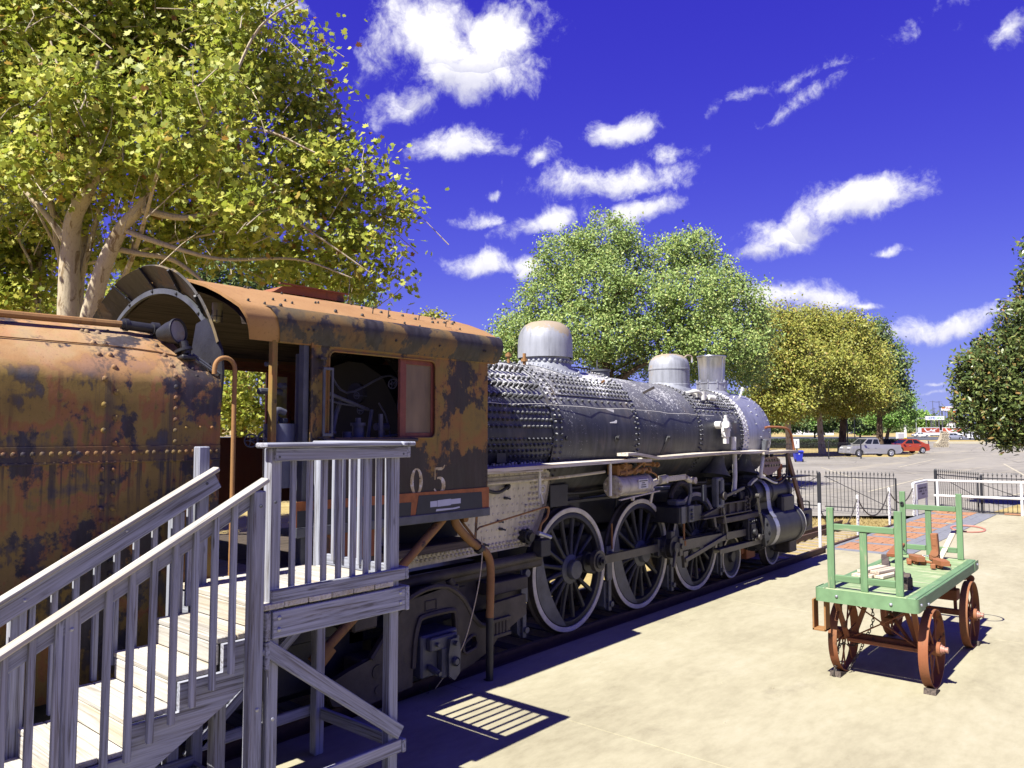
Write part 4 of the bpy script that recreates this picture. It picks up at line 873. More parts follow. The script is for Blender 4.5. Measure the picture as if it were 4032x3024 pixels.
def cy(z): return float(np.interp(z, [1.33, 1.5, 1.9, 2.23, 2.345], [6.395, 6.385, 6.345, 6.31, 6.30]))
m = MB()
for k in range(9):
    z = 2.275 - k * .097
    for i in range(30):
        x = 5.15 + i * .0965 + (k % 2) * .03; zz = z + .022 * math.sin(i * .5) * 0 - .004 * (i - 15) * 0
        xe = float(np.interp(zz, [1.33, 1.5, 1.7, 1.9, 2.05, 2.34], [7.45, 7.52, 7.62, 7.7, 7.74, 7.78]))
        if x < xe: m.rivet((x, cy(zz), zz), (0, -1, 0), .017, .009, 8)
for k in range(13):
    z = 2.29 - k * .073; xe = float(np.interp(z, [1.33, 1.5, 1.7, 1.9, 2.05, 2.34], [7.70, 7.80, 7.94, 8.04, 8.08, 8.12]))
    for j in range(4): m.rivet((xe - .03 - j * .085 + (k % 2) * .03, cy(z), z), (0, -1, 0), .026, .03)
for i in range(40):
    x = 5.1 + i * .068; m.rivet((x, 6.393, 1.41 + (x - 5.1) * .003), (0, -1, 0), .024, .026); m.rivet((x + .034, 6.396, 1.368), (0, -1, 0), .024, .026)
m.build('firebox_rivets', M_CREAM, cre, kind='stuff')
m = MB(); m.box(5.0, 8.15, 6.285, 6.30, 2.335, 2.372, .003); m.bar((5.2, 6.30, 2.21), (8.12, 6.29, 2.235), .02, .03); m.build('firebox_flange', M_CREAMP, cre)
m = MB(); m.tube(smoothpath([(5.3, 6.24, 2.165), (7.6, 6.24, 2.185), (8.3, 6.22, 2.195), (9.28, 6.16, 2.235)], 5), .021, 8); m.build('cream_pipe', M_CREAMP, loco)
m = MB(); m.tube(smoothpath([(6.2, 6.22, 2.13), (6.75, 6.22, 2.13), (6.95, 6.24, 2.08), (7.1, 6.24, 2.07), (7.3, 6.28, 2.12)], 5), .022, 8); m.cyl((7.28, 6.28, 2.115), (7.33, 6.30, 2.13), .035, n=10); m.build('rubber_hose', M_IRON, loco)
m = MB(); m.box(7.83, 7.87, 6.20, 6.225, 1.95, 2.36, .003)
for z in np.arange(2.0, 2.34, .055): m.rivet((7.85, 6.20, float(z)), (0, -1, 0), .005)
m.tube(arc((7.90, 6.2, 2.06), .045, 0, 2 * math.pi, 16, (1, 0, 0), (0, 0, 1)), .008, 5); m.tube([(7.85, 6.19, 2.0), (7.87, 6.17, 1.88)], .012, 6); m.build('board_hanger', M_WHITEP, loco)
for px_, pz in ((7.2, 1.70), (7.3, 1.98), (7.25, 1.60), (6.95, 1.44)):
    m = MB(); m.cyl((px_, cy(pz) + .01, pz), (px_, cy(pz) - .05, pz), .02, n=6); m.cyl((px_, cy(pz) - .05, pz), (px_ + .02, cy(pz) - .09, pz - .01), .012, n=6); m.build('washout_plug', M_IRONG, cre)
m = MB(); m.cyl((7.70, 6.40, 1.47), (7.68, 6.24, 1.47), .085, n=12); m.cyl((7.68, 6.24, 1.47), (7.68, 6.20, 1.465), .055, n=10)
for i in range(8):
    a = i * math.pi / 4; m.cyl((7.69 + .085 * math.cos(a), 6.26, 1.47 + .085 * math.sin(a)), (7.69 + .085 * math.cos(a), 6.30, 1.47 + .085 * math.sin(a)), .018, n=6)
m.build('blowoff_valve', M_IRON, loco)
m = MB(); m.tube([(6.42, 5.98, 1.70), (6.47, 5.99, 1.72), (7.95, 6.2, 1.83)], .011, 6); m.tube(smoothpath([(7.95, 6.2, 1.83), (8.02, 6.2, 1.81), (7.99, 6.2, 1.70), (7.87, 6.2, 1.62), (7.83, 6.2, 1.52)], 5), .016, 7); m.bar((6.42, 5.98, 1.95), (6.38, 5.97, 1.60), .03, .01, (0, 1, 0)); m.tube([(6.22, 6.05, 1.83), (6.22, 6.0, 1.78), (6.38, 5.97, 1.60), (6.5, 5.97, 1.52)], .016, 6); m.cyl((6.22, 6.0, 1.84), (6.22, 5.96, 1.84), .04, n=12); m.build('blowoff_linkage', M_PIPE, loco)
m = MB(); m.cyl((7.92, 6.3, 1.36), (7.92, 6.18, 1.36), .06, n=12); m.box(7.82, 8.02, 6.16, 6.30, 1.20, 1.42, .01); m.build('spring_block', M_IRON, loco)
m = MB(); m.tube([(7.80, 6.2, 1.51), (8.06, 6.2, 1.43)], .03, 8); m.build('silver_stub', M_SMOKE, loco)
# frame, mud ring beam
m = MB(); m.box(4.2, 8.05, 6.30, 6.42, 1.05, 1.23, .03); m.tube([(4.2, 6.30, 1.17), (7.95, 6.30, 1.20)], .062, 10); m.build('foundation_beam', M_IRONB, loco)
m = MB(); m.box(7.6, 15.9, 6.70, 6.84, .72, 1.28, .01); m.box(7.6, 15.9, 7.60, 7.74, .72, 1.28, .01); m.box(4.3, 8, 6.55, 6.75, .75, 1.02, .01); m.box(5.0, 7.9, 6.45, 8.0, .62, 1.0, .02); m.box(8.1, 14.3, 6.95, 7.49, 1.35, 1.75, .02); m.build('main_frame', M_IRON, loco)
m = MB(); m.box(8.2, 14.4, 6.45, 6.50, 1.80, 1.84, .004); m.box(8.0, 9.2, 6.55, 6.6, 1.5, 1.9); m.box(8.35, 8.75, 6.42, 6.46, 1.78, 2.08, .004)
for x in (8.7, 10.2, 11.9, 13.2): m.tube([(x, 6.6, 1.5), (x + .05, 6.55, 1.95)], .02, 6)
m.tube(smoothpath([(8.2, 6.45, 2.02), (9, 6.5, 1.93), (10.5, 6.5, 1.95), (13, 6.45, 1.9)], 5), .025, 7); m.build('under_boiler_piping', M_IRON, loco)
# --- driving wheels
def driver():
    w = bpy.data.objects.new('driving_wheel', None)
    R_ = .85
    m = MB(); m.lathe([(.74, .02), (.76, .0), (.775, 0), (.775, .11), (.70, .12), (.70, .02), (.74, .02)], (0, 0, 0), (0, 1, 0), 64); m.lathe([(.70, .0), (.70, .1)], (0, 0, 0), (0, 1, 0), 64); rim = m
    spokes = MB()
    return R_
DW = {}
def wheelset(x, R_, ysg, nsp, hubr, name, crank=None, cw=None, first=None):
    """one spoked wheel as a part; sub-parts tyre, rim, spokes, hub, counterweight"""
    yf = 6.40 if ysg < 0 else 2 * YC - 6.40; c = Vector((x, yf, .05 + R_)); ax = (0, 1, 0) if ysg < 0 else (0, -1, 0); s = 1 if ysg < 0 else -1
    off = Vector((x, yf, .05 + R_))
    def rel(m): return m
    m = MB(); m.lathe([(R_ - .045, .012), (R_ - .032, .055), (R_ - .03, .12)], c, ax, 56) if False else None
    tw = .066 if R_ > .6 else .05
    m.lathe([(R_ - tw, .10), (R_ - tw, .004), (R_ - tw + .008, 0), (R_ - .006, 0), (R_, .006), (R_ + .004, .09), (R_ + .028, .115), (R_ + .025, .14), (R_ - tw, .14)], c, ax, 64)
    if name in DW and ysg < 0 or name in DW:
        pass
    wp = m.build(name, M_TYRE, loco)
    ty = MB(); ty.lathe([(R_ + .0015, .008), (R_ + .0058, .09), (R_ + .030, .115), (R_ + .027, .143), (R_ - tw, .143)], c, ax, 64); ty.build('wheel_tread', M_IRONB, wp)
    m = MB(); r1 = R_ - tw; m.lathe([(r1, .10), (r1, .02), (r1 - .012, .012), (r1 - .075, .016), (r1 - .085, .03), (r1 - .085, .11)], c, ax, 56); m.build('wheel_rim', M_IRON, wp)
    ri = r1 - .075
    sp = None
    for i in range(nsp):
        a = (i + .5) * 2 * math.pi / nsp; d = Vector((math.cos(a), 0, math.sin(a))); t = Vector((-math.sin(a), 0, math.cos(a)))
        q = MB(); rows = []
        for r, wd, th, yo in ((hubr * .8, .05, .055, .02), (hubr * 1.25, .037, .05, .028), (ri * .6, .030, .042, .04), (ri * .97, .036, .036, .045), (ri + .03, .055, .036, .045)):
            rows.append([c + d * r + t * (wd * math.cos(b)) + Vector((0, s * (yo + .03 + th * math.sin(b) * .9), 0)) for b in [k * math.pi / 4 for k in range(8)]])
        q.grid(rows, True, True); q.build('spoke', M_IRON, wp)
    m = MB(); m.lathe([(0, -.10), (hubr * .62, -.10), (hubr * .66, -.09), (hubr * .68, -.02), (hubr, .005), (hubr * 1.02, .05), (hubr * 1.02, .12)], c, ax, 32); m.build('wheel_hub', M_IRONG if R_ > .6 else M_IRON, wp)
    if crank:
        a = math.radians(crank); pc = c + Vector((.355 * math.cos(a), 0, .355 * math.sin(a)))
        m = MB(); m.bar(c + Vector((0, s * .03, 0)), pc + Vector((0, s * .03, 0)), .11 if False else .10, .26, (math.sin(a) * -1, 0, math.cos(a)) if False else Vector((-math.sin(a), 0, math.cos(a))), .02)
        m.cyl(pc + Vector((0, s * .08, 0)), pc - Vector((0, s * .06, 0)), .14, n=20); m.build('crank_boss', M_IRON, wp)
    if cw:
        a0, a1 = math.radians(cw[0]), math.radians(cw[1]); pts = [((r1 - .02) * math.cos(a0 + (a1 - a0) * i / 20), (r1 - .02) * math.sin(a0 + (a1 - a0) * i / 20)) for i in range(21)]
        p0, p1 = Vector(pts[-1]), Vector(pts[0]); mid = (p0 + p1) / 2; dirn = mid.normalized()
        for i in range(1, 10):
            t = i / 10; q = p0.lerp(p1, t); q = q + dirn * (.10 * math.sin(math.pi * t)); pts.append((q.x, q.y))
        m = MB(); m.prism(pts, c + Vector((0, s * .008, 0)), (1, 0, 0), (0, 0, 1), (0, s * .10, 0)); m.build('counterweight', M_IRONG, wp)
    return wp
DX = (8.79, 10.66, 12.53)
for x in DX:
    wheelset(x, .85, -1, 16, .20, 'driving_wheel', 10, (150, 262)); wheelset(x, .85, 1, 16, .20, 'driving_wheel', 100, (240, 352))
for x in DX: 
    m = MB(); m.cyl((x, 6.45, .9), (x, 7.99, .9), .11, n=16); m.build('axle', M_IRON, loco)
def smallwheel(x, R_, ysg):
    yf = 6.40 if ysg < 0 else 2 * YC - 6.40; c = Vector((x, yf, .05 + R_)); ax = (0, 1, 0) if ysg < 0 else (0, -1, 0)
    m = MB(); m.lathe([(R_ - .04, .06), (R_ - .04, .004), (R_ - .034, 0), (R_ - .005, 0), (R_, .006), (R_ + .003, .09), (R_ + .026, .115), (R_ + .024, .14), (R_ - .04, .14)], c, ax, 44); w = m.build('leading_wheel', M_TYRE, loco)
    m = MB(); m.lathe([(R_ + .001, .008), (R_ + .005, .09), (R_ + .028, .115), (R_ + .026, .143), (R_ - .1, .143)], c, ax, 44); m.build('wheel_tread', M_IRONB, w)
    m = MB(); m.lathe([(0, -.03), (.09, -.03), (.10, -.02), (.11, .03), (.17, .05), (R_ - .12, .055), (R_ - .085, .02), (R_ - .04, .015), (R_ - .04, .1)], c, ax, 40); m.build('wheel_disc', M_IRON, w)
for x in (13.97, 15.95):
    smallwheel(x, .40, -1); smallwheel(x, .40, 1); m = MB(); m.cyl((x, 6.45, .45), (x, 7.99, .45), .08, n=14); m.build('axle', M_IRON, loco)
m = MB(); m.box(13.6, 16.5, 6.60, 6.70, .36, .56, .02); m.box(13.6, 16.5, 7.74, 7.84, .36, .56, .02); m.box(14.6, 15.3, 6.5, 7.9, .4, .62, .02); m.box(14.75, 15.15, 6.45, 6.62, .3, .66, .01); m.build('leading_truck', M_REDR, loco)
# --- rods
PZ = .90 + .355 * math.sin(math.radians(10)) + .03; PXO = .355 * math.cos(math.radians(10)); P = [x + PXO for x in DX]
def rodgeo(p0, p1, h0, h1, th, y, er0, er1, taper=True):
    m = MB(); p0 = Vector(p0); p1 = Vector(p1); u = (p1 - p0).normalized(); v = Vector((-u.z, 0, u.x)); L_ = (p1 - p0).length
    for c_, er in ((p0, er0), (p1, er1)): m.cyl((c_.x, y - th * .62, c_.z), (c_.x, y + th * .62, c_.z), er, n=24)
    pts = [(er0 * .7, -h0 / 2), (L_ - er1 * .7, -h1 / 2), (L_ - er1 * .7, h1 / 2), (er0 * .7, h0 / 2)]
    m.prism(pts, (p0.x, y - th / 2, p0.z), u, v, (0, th, 0)); return m
m = rodgeo((P[0], 0, PZ), (P[1], 0, PZ), .115, .115, .055, 6.19, .15, .16); sr = m.build('side_rod', M_ROD, loco)
m = rodgeo((P[1], 0, PZ), (P[2], 0, PZ), .11, .11, .055, 6.21, .15, .13); m.build('side_rod', M_ROD, loco)
for i, (x, yy) in enumerate(((P[0], 6.155), (P[2], 6.175))):
    m = MB(); m.cyl((x, yy, PZ), (x, yy - .02, PZ), .105, n=20); m.cyl((x, yy - .02, PZ), (x, yy - .05, PZ), .06, n=6); m.cyl((x, yy - .05, PZ), (x, yy - .085, PZ), .03, n=8); m.cyl((x, 6.4, PZ), (x, yy, PZ), .08, n=16); m.build('crank_pin', M_IRON, loco)
m = MB(); m.box(P[1] - .24, P[1] - .06, 6.14, 6.25, PZ - .14, PZ + .15, .02); m.cyl((P[1] - .20, 6.13, PZ - .02), (P[1] - .20, 6.09, PZ - .02), .04, n=8); m.cyl((P[1], 6.4, PZ), (P[1], 5.95, PZ), .085, n=18); m.cyl((P[1], 6.14, PZ), (P[1], 6.08, PZ), .19, n=24); m.cyl((P[1], 6.08, PZ), (P[1], 5.99, PZ), .17, n=24); m.box(P[1] - .1, P[1] + .02, 6.0, 6.1, PZ + .1, PZ + .26, .01); m.build('main_crank_pin', M_IRON, loco)
m = rodgeo((P[1], 0, PZ), (13.86, 0, .965), .17, .115, .06, 6.03, .17, .10); m.build('main_rod', M_ROD, loco)
m = MB(); m.box(P[1] + .10, P[1] + .20, 5.96, 6.07, PZ - .15, PZ + .14, .008); m.prism([(.26, -.10), (.42, -.10), (.40, -.34), (.30, -.36)], (P[1], 5.985, PZ), (1, 0, 0), (0, 0, 1), (0, .05, 0)); m.cyl((P[1] + .15, 5.96, PZ), (P[1] + .15, 5.93, PZ), .045, n=8); m.bar((P[1], 5.97, PZ + .0), (P[1] - .1, 5.965, PZ - .30), .07, .04, (0, 1, 0), .01); m.build('eccentric_crank', M_ROD, loco)
m = MB(); m.bar((P[1] + .3, 5.975, PZ - .24), (12.85, 5.975, .99), .075, .03, (0, 1, 0), .006); m.cyl((12.85, 5.95, .99), (12.85, 6.0, .99), .065, n=14); m.build('eccentric_rod', M_ROD, loco)
# crosshead and guides
m = MB(); m.box(12.70, 14.25, 5.96, 6.09, 1.21, 1.31, .012); m.build('upper_guide', M_IRONB, loco)
m = MB(); m.box(12.48, 14.25, 5.93, 5.945, .71, .80, .003); m.box(12.48, 14.25, 6.06, 6.075, .71, .80, .003); m.box(12.48, 14.25, 5.945, 6.06, .775, .80, .003); m.build('lower_guide', M_ROD, loco)
m = MB(); m.box(13.72, 14.02, 5.95, 6.08, .81, 1.21, .012); m.box(13.78, 13.98, 5.92, 5.95, .86, 1.12, .006); m.cyl((13.86, 5.93, .965), (13.86, 5.86, .965), .06, n=14); m.cyl((14.0, 6.03, 1.0), (14.4, 6.03, 1.0), .045, n=14)
for x, z in ((13.8, 1.16), (13.88, 1.17), (13.97, 1.17), (13.8, .84), (13.95, .85)): m.bolt((x, 5.95, z), (0, -1, 0), .022, .05)
m.build('crosshead', M_IRON, loco)
m = MB(); m.bar((13.88, 5.90, .83), (14.35, 5.90, .86), .035, .07, (0, 0, 1), .008); m.bar((14.02, 5.90, 1.66), (14.12, 5.90, 1.30), .05, .035, (0, 1, 0), .008); m.bar((14.12, 5.90, 1.30), (14.34, 5.90, .86), .05, .035, (0, 1, 0), .008); m.cyl((14.34, 5.86, .86), (14.34, 5.94, .86), .05, n=12); m.cyl((13.98, 5.83, .865), (13.98, 5.93, .865), .055, n=12); m.cyl((14.04, 5.86, 1.62), (14.04, 5.96, 1.62), .045, n=12); m.build('combination_lever', M_ROD, loco)
# guide yoke, link bracket
m = MB(); m.box(11.15, 11.95, 6.0, 6.75, 1.34, 1.60, .012); m.box(11.15, 11.42, 5.985, 6.0, 1.36, 1.60, .004); m.build('guide_yoke', M_IRON, loco)
m = MB(); m.box(11.20, 11.33, 5.97, 5.985, 1.34, 1.61, .003); m.box(11.45, 11.62, 5.965, 6.0, 1.345, 1.61, .003)
for z in (1.40, 1.46, 1.53): m.bolt((11.53, 5.965, z), (0, -1, 0), .035, .03)
m.build('yoke_clamp', M_IRONG, loco)
m = MB(); m.prism([(11.95, 1.385), (12.3, 1.36), (13.86, 1.345), (13.86, 1.62), (13.74, 1.63), (13.70, 1.56), (12.75, 1.53), (12.72, 1.72), (12.60, 1.72), (12.56, 1.50), (11.98, 1.425)], (0, 6.0, 0), (1, 0, 0), (0, 0, 1), (0, .05, 0)); m.box(11.93, 13.88, 5.95, 6.0, 1.345, 1.37, .004); m.prism([(11.95, 1.40), (12.56, 1.495), (12.56, 1.52), (11.95, 1.425)], (0, 5.95, 0), (1, 0, 0), (0, 0, 1), (0, .05, 0)); m.box(12.74, 13.72, 5.96, 6.0, 1.54, 1.565, .003)
for x in (12.62, 12.95, 13.28, 13.6, 13.82): m.box(x - .012, x + .012, 5.955, 6.0, 1.37, 1.56, .003)
m.cyl((12.66, 6.05, 1.70), (12.66, 5.90, 1.70), .07, n=16); 
for x, z in ((13.72, 1.42), (13.8, 1.42), (13.72, 1.5), (13.8, 1.5), (13.80, 1.58)): m.bolt((x, 5.99, z), (0, -1, 0), .022, .03)
m.build('link_bracket', M_IRONB, loco)
m = MB(); m.box(12.44, 12.50, 5.94, 6.06, 1.50, 2.02, .02); m.box(12.60, 12.72, 5.94, 6.06, 1.52, 2.0, .02); m.box(12.46, 12.70, 5.95, 6.05, 1.50, 1.56, .01); m.box(12.46, 12.70, 5.95, 6.05, 1.96, 2.02, .01); m.build('reverse_link', M_IRONG, loco)
m = MB(); m.bar((12.66, 6.04, 1.63), (13.75, 6.04, 1.78), .035, .06, (0, 0, 1), .008); m.bar((12.85, 5.98, .99), (12.70, 5.98, 1.50), .06, .05, (0, 1, 0), .008); m.prism([(12.74, .93), (12.95, .93), (12.93, 1.1), (12.86, 1.25), (12.84, 1.42), (12.70, 1.42), (12.74, 1.2), (12.72, 1.05)], (0, 5.99, 0), (1, 0, 0), (0, 0, 1), (0, .05, 0)); m.build('radius_rod', M_ROD, loco)
# cylinder and valve chest
m = MB(); m.lathe([(0, 0), (.30, 0), (.34, .02), (.395, .03), (.395, .10), (.375, .12), (.375, 1.68), (.40, 1.70), (.40, 1.80), (.36, 1.82), (0, 1.84)], (14.28, 6.16, .935), (1, 0, 0), 48); cyl_ = m.build('cylinder', M_IRON, loco)
m = MB(); m.ring((14.27, 6.16, .935), (1, 0, 0), .20, .27, -.05, 32); m.ring((14.28, 6.16, .935), (1, 0, 0), .09, .15, -.12, 24); m.ring((16.09, 6.16, .935), (1, 0, 0), .36, .402, .04, 40)
for i in range(14): a = i * 2 * math.pi / 14; m.bolt((14.30, 6.16 + .36 * math.cos(a), .935 + .36 * math.sin(a)), (-1, 0, 0), .022, .035)
m.build('cylinder_head', M_IRON, cyl_)
m = MB(); m.ring((16.12, 6.16, .935), (1, 0, 0), .385, .405, .02, 44); m.build('head_trim', M_WHITEP, cyl_)
m = MB(); m.lathe([(0, 0), (.19, 0), (.20, .02), (.20, .10), (.285, .11), (.285, .22), (.25, .24), (.25, .9), (.27, .92), (.27, 1.1), (.25, 1.12), (.25, 1.72), (.285, 1.74), (.285, 1.86), (.2, 1.9), (.12, 1.95), (0, 1.97)], (14.12, 6.26, 1.62), (1, 0, 0), 44); vc = m.build('valve_chest', M_IRON, loco)
m = MB(); m.ring((14.11, 6.26, 1.62), (1, 0, 0), .09, .16, -.04, 24); m.cyl((13.7, 6.26, 1.62), (14.2, 6.26, 1.62), .03, n=10); m.box(13.85, 14.08, 6.16, 6.34, 1.55, 1.69, .015)
for i in range(10): a = i * 2 * math.pi / 10; m.bolt((14.24, 6.26 + .245 * math.cos(a), 1.62 + .245 * math.sin(a)), (-1, 0, 0), .02, .03)
m.build('valve_head', M_IRON, vc)
m = MB(); m.box(14.45, 15.95, 6.10, 6.8, 1.0, 1.6, .03); m.box(14.7, 15.7, 6.5, 7.9, 1.0, 2.0, .06); m.box(15.35, 15.95, 5.92, 6.1, 1.2, 1.55, .04); m.build('cylinder_saddle', M_IRON, loco)
m = MB(); rows = []
for a in np.linspace(math.pi * .62, math.pi, 8): rows.append([(x, 6.26 + .288 * math.cos(a), 1.62 + .288 * math.sin(a)) for x in (14.62, 14.80)])
rows += [[(x, y, z) for x in (14.62, 14.80)] for y, z in ((5.965, 1.5), (5.95, 1.35), (5.91, 1.25), (5.85, 1.18))]
for a in np.linspace(math.pi * .80, math.pi * 1.28, 8): rows.append([(x, 6.16 + .38 * math.cos(a), .935 + .38 * math.sin(a)) for x in (14.62, 14.80)])
m.grid(rows, True)
for k in range(2, 18, 2): q = rows[k][0]; m.rivet((14.645, q[1] - .002, q[2]), (0, -1, .1), .010); m.rivet((14.775, q[1] - .002, q[2]), (0, -1, .1), .010)
m.build('jacket_strap', M_SMOKE, loco)
m = MB(); m.prism([(0, 0), (.12, .05), (.30, .10), (.34, .12), (.30, .14), (.12, .09), (.0, .03)], (14.02, 6.02, 1.80), (1, 0, 0), (0, 0, 1), (0, .07, 0)); m.build('valve_cover_strap', M_SMOKE, loco)
# steam pipe, saddle flange, outside pipes at the smokebox
for (x, s_) in ((13.35, 1.0), (14.55, 1.0)):
    m = MB(); m.lathe([(.15, 0), (.16, .12), (.20, .22), (.27, .33), (.30, .36)], (x + .06, 6.42, 2.36), (-.20, .0, -1), 24); m.build('steam_pipe', M_IRONG, loco)
m = MB(); pl = [(0, .02), (.12, .22), (.30, .30), (.85, .31), (1.0, .24), (.98, .12), (.72, .03), (.4, -.04), (.15, -.05)]
m.prism(pl, (14.62, 6.02, 2.02), (1, 0, 0), (0, .25, .97), (0, .03, -.01)); fl = m.build('saddle_flange', plain('dusty copper brown plate', (0.33, 0.24, 0.18), 0.7, 0, 0.2, 8), loco)
m = MB()
for i in range(6):
    for j in range(2): q = Vector((14.80 + i * .135, 6.02, 2.02)) + Vector((0, .25, .97)) * (.13 + j * .10); m.rivet(q - Vector((0, .005, 0)), (0, -1, .25), .028, .03)
m.build('flange_bolts', M_IRONB, fl, kind='stuff')
m = MB(); m.tube(smoothpath([(14.62, 6.05, 2.38), (14.5, 5.98, 2.30), (14.42, 5.98, 2.1), (14.42, 5.99, 1.93)], 5), .035, 8); m.build('curved_drain', M_WHITEP, loco)
m = MB(); m.tube(smoothpath([(14.55, 6.1, 1.96), (14.75, 6.05, 1.92), (15.1, 6.03, 1.82), (15.35, 6.03, 1.79)], 5), .022, 7); m.build('drain_pipe', M_WHITEP, loco)
m = MB(); m.tube(smoothpath([(15.72, 5.98, 2.36), (15.74, 5.98, 2.12), (15.72, 5.99, 1.95), (15.55, 6.0, 1.84), (15.3, 6.02, 1.78)], 5), .024, 8); m.tube(smoothpath([(15.0, 6.1, 1.95), (15.2, 6.0, 1.85), (15.6, 6.0, 1.95), (15.9, 6.1, 1.95)], 5), .014, 6); m.build('lubricator_pipe', M_IRONB, loco)
m = MB(); m.cyl((15.25, 6.2, 1.85), (15.25, 6.2, 2.38), .035, n=10); m.cyl((15.9, 6.4, 1.8), (16.0, 6.4, 2.35), .04, n=10); m.box(15.95, 16.9, 6.3, 6.36, 2.05, 2.11, .005); m.cyl((16.5, 6.25, 1.2), (16.45, 6.2, 2.36), .03, n=8); m.box(16.2, 16.9, 6.3, 7.0, 1.70, 1.76, .01); m.box(15.9, 17.0, 5.95, 6.2, 1.86, 1.89, .004); m.build('front_pipework', M_IRON, loco)
m = MB(); m.cyl((15.62, 6.1, 1.85), (15.62, 6.1, 2.05), .045, n=10); m.cyl((15.62, 6.1, 2.05), (15.62, 6.1, 2.16), .065, n=12); m.cyl((15.66, 6.12, 1.72), (15.66, 6.12, 1.9), .06, n=10); m.build('relief_valve', M_REDR, loco)
# handrail at smokebox front
p = bpt(15.5, 80); m = MB(); m.tube(smoothpath([p, p + Vector((.15, -.06, .02)), (16.0, 6.1, 2.90), (16.22, 6.08, 2.80), (16.30, 6.06, 2.60), (16.34, 6.05, 2.42)], 6), .026, 8); m.build('front_handrail', M_REDR, loco)
m = MB(); m.obox(bpt(15.35, 102, .04), (1, 0, 0), (0, .97, .2), (0, -.2, .97), (.06, .07, .12), .01); m.build('smokebox_bracket', M_IRONG, loco)
# running board: separate warped planks
def plank(pts, y0, y1, th):
    m = MB(); rows = []
    for x, z, sag in pts:
        rows.append([(x, y0, z), (x, y1, z + sag), (x, y1, z + sag - th), (x, y0, z - th)])
    m.grid(rows, False, True); m.add(rows[0], [(3, 2, 1, 0)]); m.add(rows[-1], [(0, 1, 2, 3)]); return m
plank([(6.44, 2.375, .0), (7.4, 2.385, .0), (8.4, 2.40, .005), (9.4, 2.41, 0), (10.24, 2.40, -.005)], 5.94, 6.32, .045).build('running_board_plank', M_RUNB, loco)
plank([(9.55, 2.50, .0), (9.8, 2.505, 0), (10.1, 2.47, 0), (10.5, 2.425, 0), (11.1, 2.435, .01), (11.9, 2.45, .01), (12.8, 2.46, .0), (13.35, 2.46, 0)], 5.93, 6.12, .042).build('running_board_plank', M_RUNB, loco)
plank([(10.28, 2.41, .0), (11.2, 2.41, 0), (12.4, 2.43, 0), (13.32, 2.44, 0)], 6.13, 6.33, .042).build('running_board_plank', M_RUNB, loco)
plank([(13.36, 2.455, .0), (14.0, 2.45, 0), (14.72, 2.455, .01)], 5.94, 6.3, .045).build('running_board_plank', M_RUNB, loco)
plank([(14.40, 2.43, .0), (15.2, 2.43, 0), (16.18, 2.435, 0)], 5.90, 6.05, .045).build('running_board_plank', M_RUNB, loco)
plank([(14.76, 2.43, .0), (15.5, 2.43, 0), (16.2, 2.44, 0)], 6.06, 6.45, .045).build('running_board_plank', M_RUNB, loco)
m = MB(); m.box(6.44, 7.6, 5.955, 6.35, 2.31, 2.332, .003)
for i in range(24): m.box(6.6 + i * .06, 6.64 + i * .06, 6.28, 6.31, 2.385, 2.385 + random.uniform(.005, .04), 0)
m.build('board_splinters', M_RUNB, loco)
m = MB(); m.bar((8.30, 6.31, 2.40), (8.42, 6.22, 2.72), .07, .015, (0, 1, 0)); m.cyl((8.41, 6.23, 2.72), (8.41, 6.16, 2.72), .03, n=8); m.build('board_bracket', M_IRON, loco); m = MB(); m.bar((9.55, 6.31, 2.42), (9.70, 6.20, 2.72), .09, .02, (0, 1, 0)); m.cyl((9.70, 6.23, 2.72), (9.70, 6.16, 2.72), .035, n=8); m.build('board_bracket', M_IRON, loco); m = MB(); m.bar((11.15, 6.31, 2.45), (11.3, 6.24, 2.72), .07, .02, (0, 1, 0)); m.cyl((11.3, 6.26, 2.72), (11.3, 6.2, 2.72), .03, n=8); m.build('board_bracket', M_IRON, loco)
m = MB(); q = bpt(9.62, 74, .004); v_ = Vector((0, math.cos(math.radians(74)), math.sin(math.radians(74)))); m.prism([(-.09, -.11), (.09, -.11), (.12, -.07), (.07, -.05), (.05, .0), (.08, .03), (.11, .10), (-.09, .11)], q, (1, 0, 0), v_, bn(74) * .004); m.build('paint_patch', M_WHITEP, boil)
m = MB(); q = bpt(11.0, 45); m.bar(q, q + Vector((.16, -.12, .10)), .012, .04, (0, 0, 1)); m.build('steel_spike', M_IRONB, boil)
m = MB(); q = bpt(9.75, 41, .02); m.bar(q, q + Vector((.10, -.03, .06)), .015, .03, (0, 0, 1)); m.build('rust_spike', M_PIPE, boil)
m = MB(); m.tube([bpt(6.5 + i * .35, 68 + .4 * math.sin(i), .04 + .015 * math.sin(i * 2.1)) for i in range(20)], .0035, 4); m.build('thin_cable', M_WHITEP, boil)
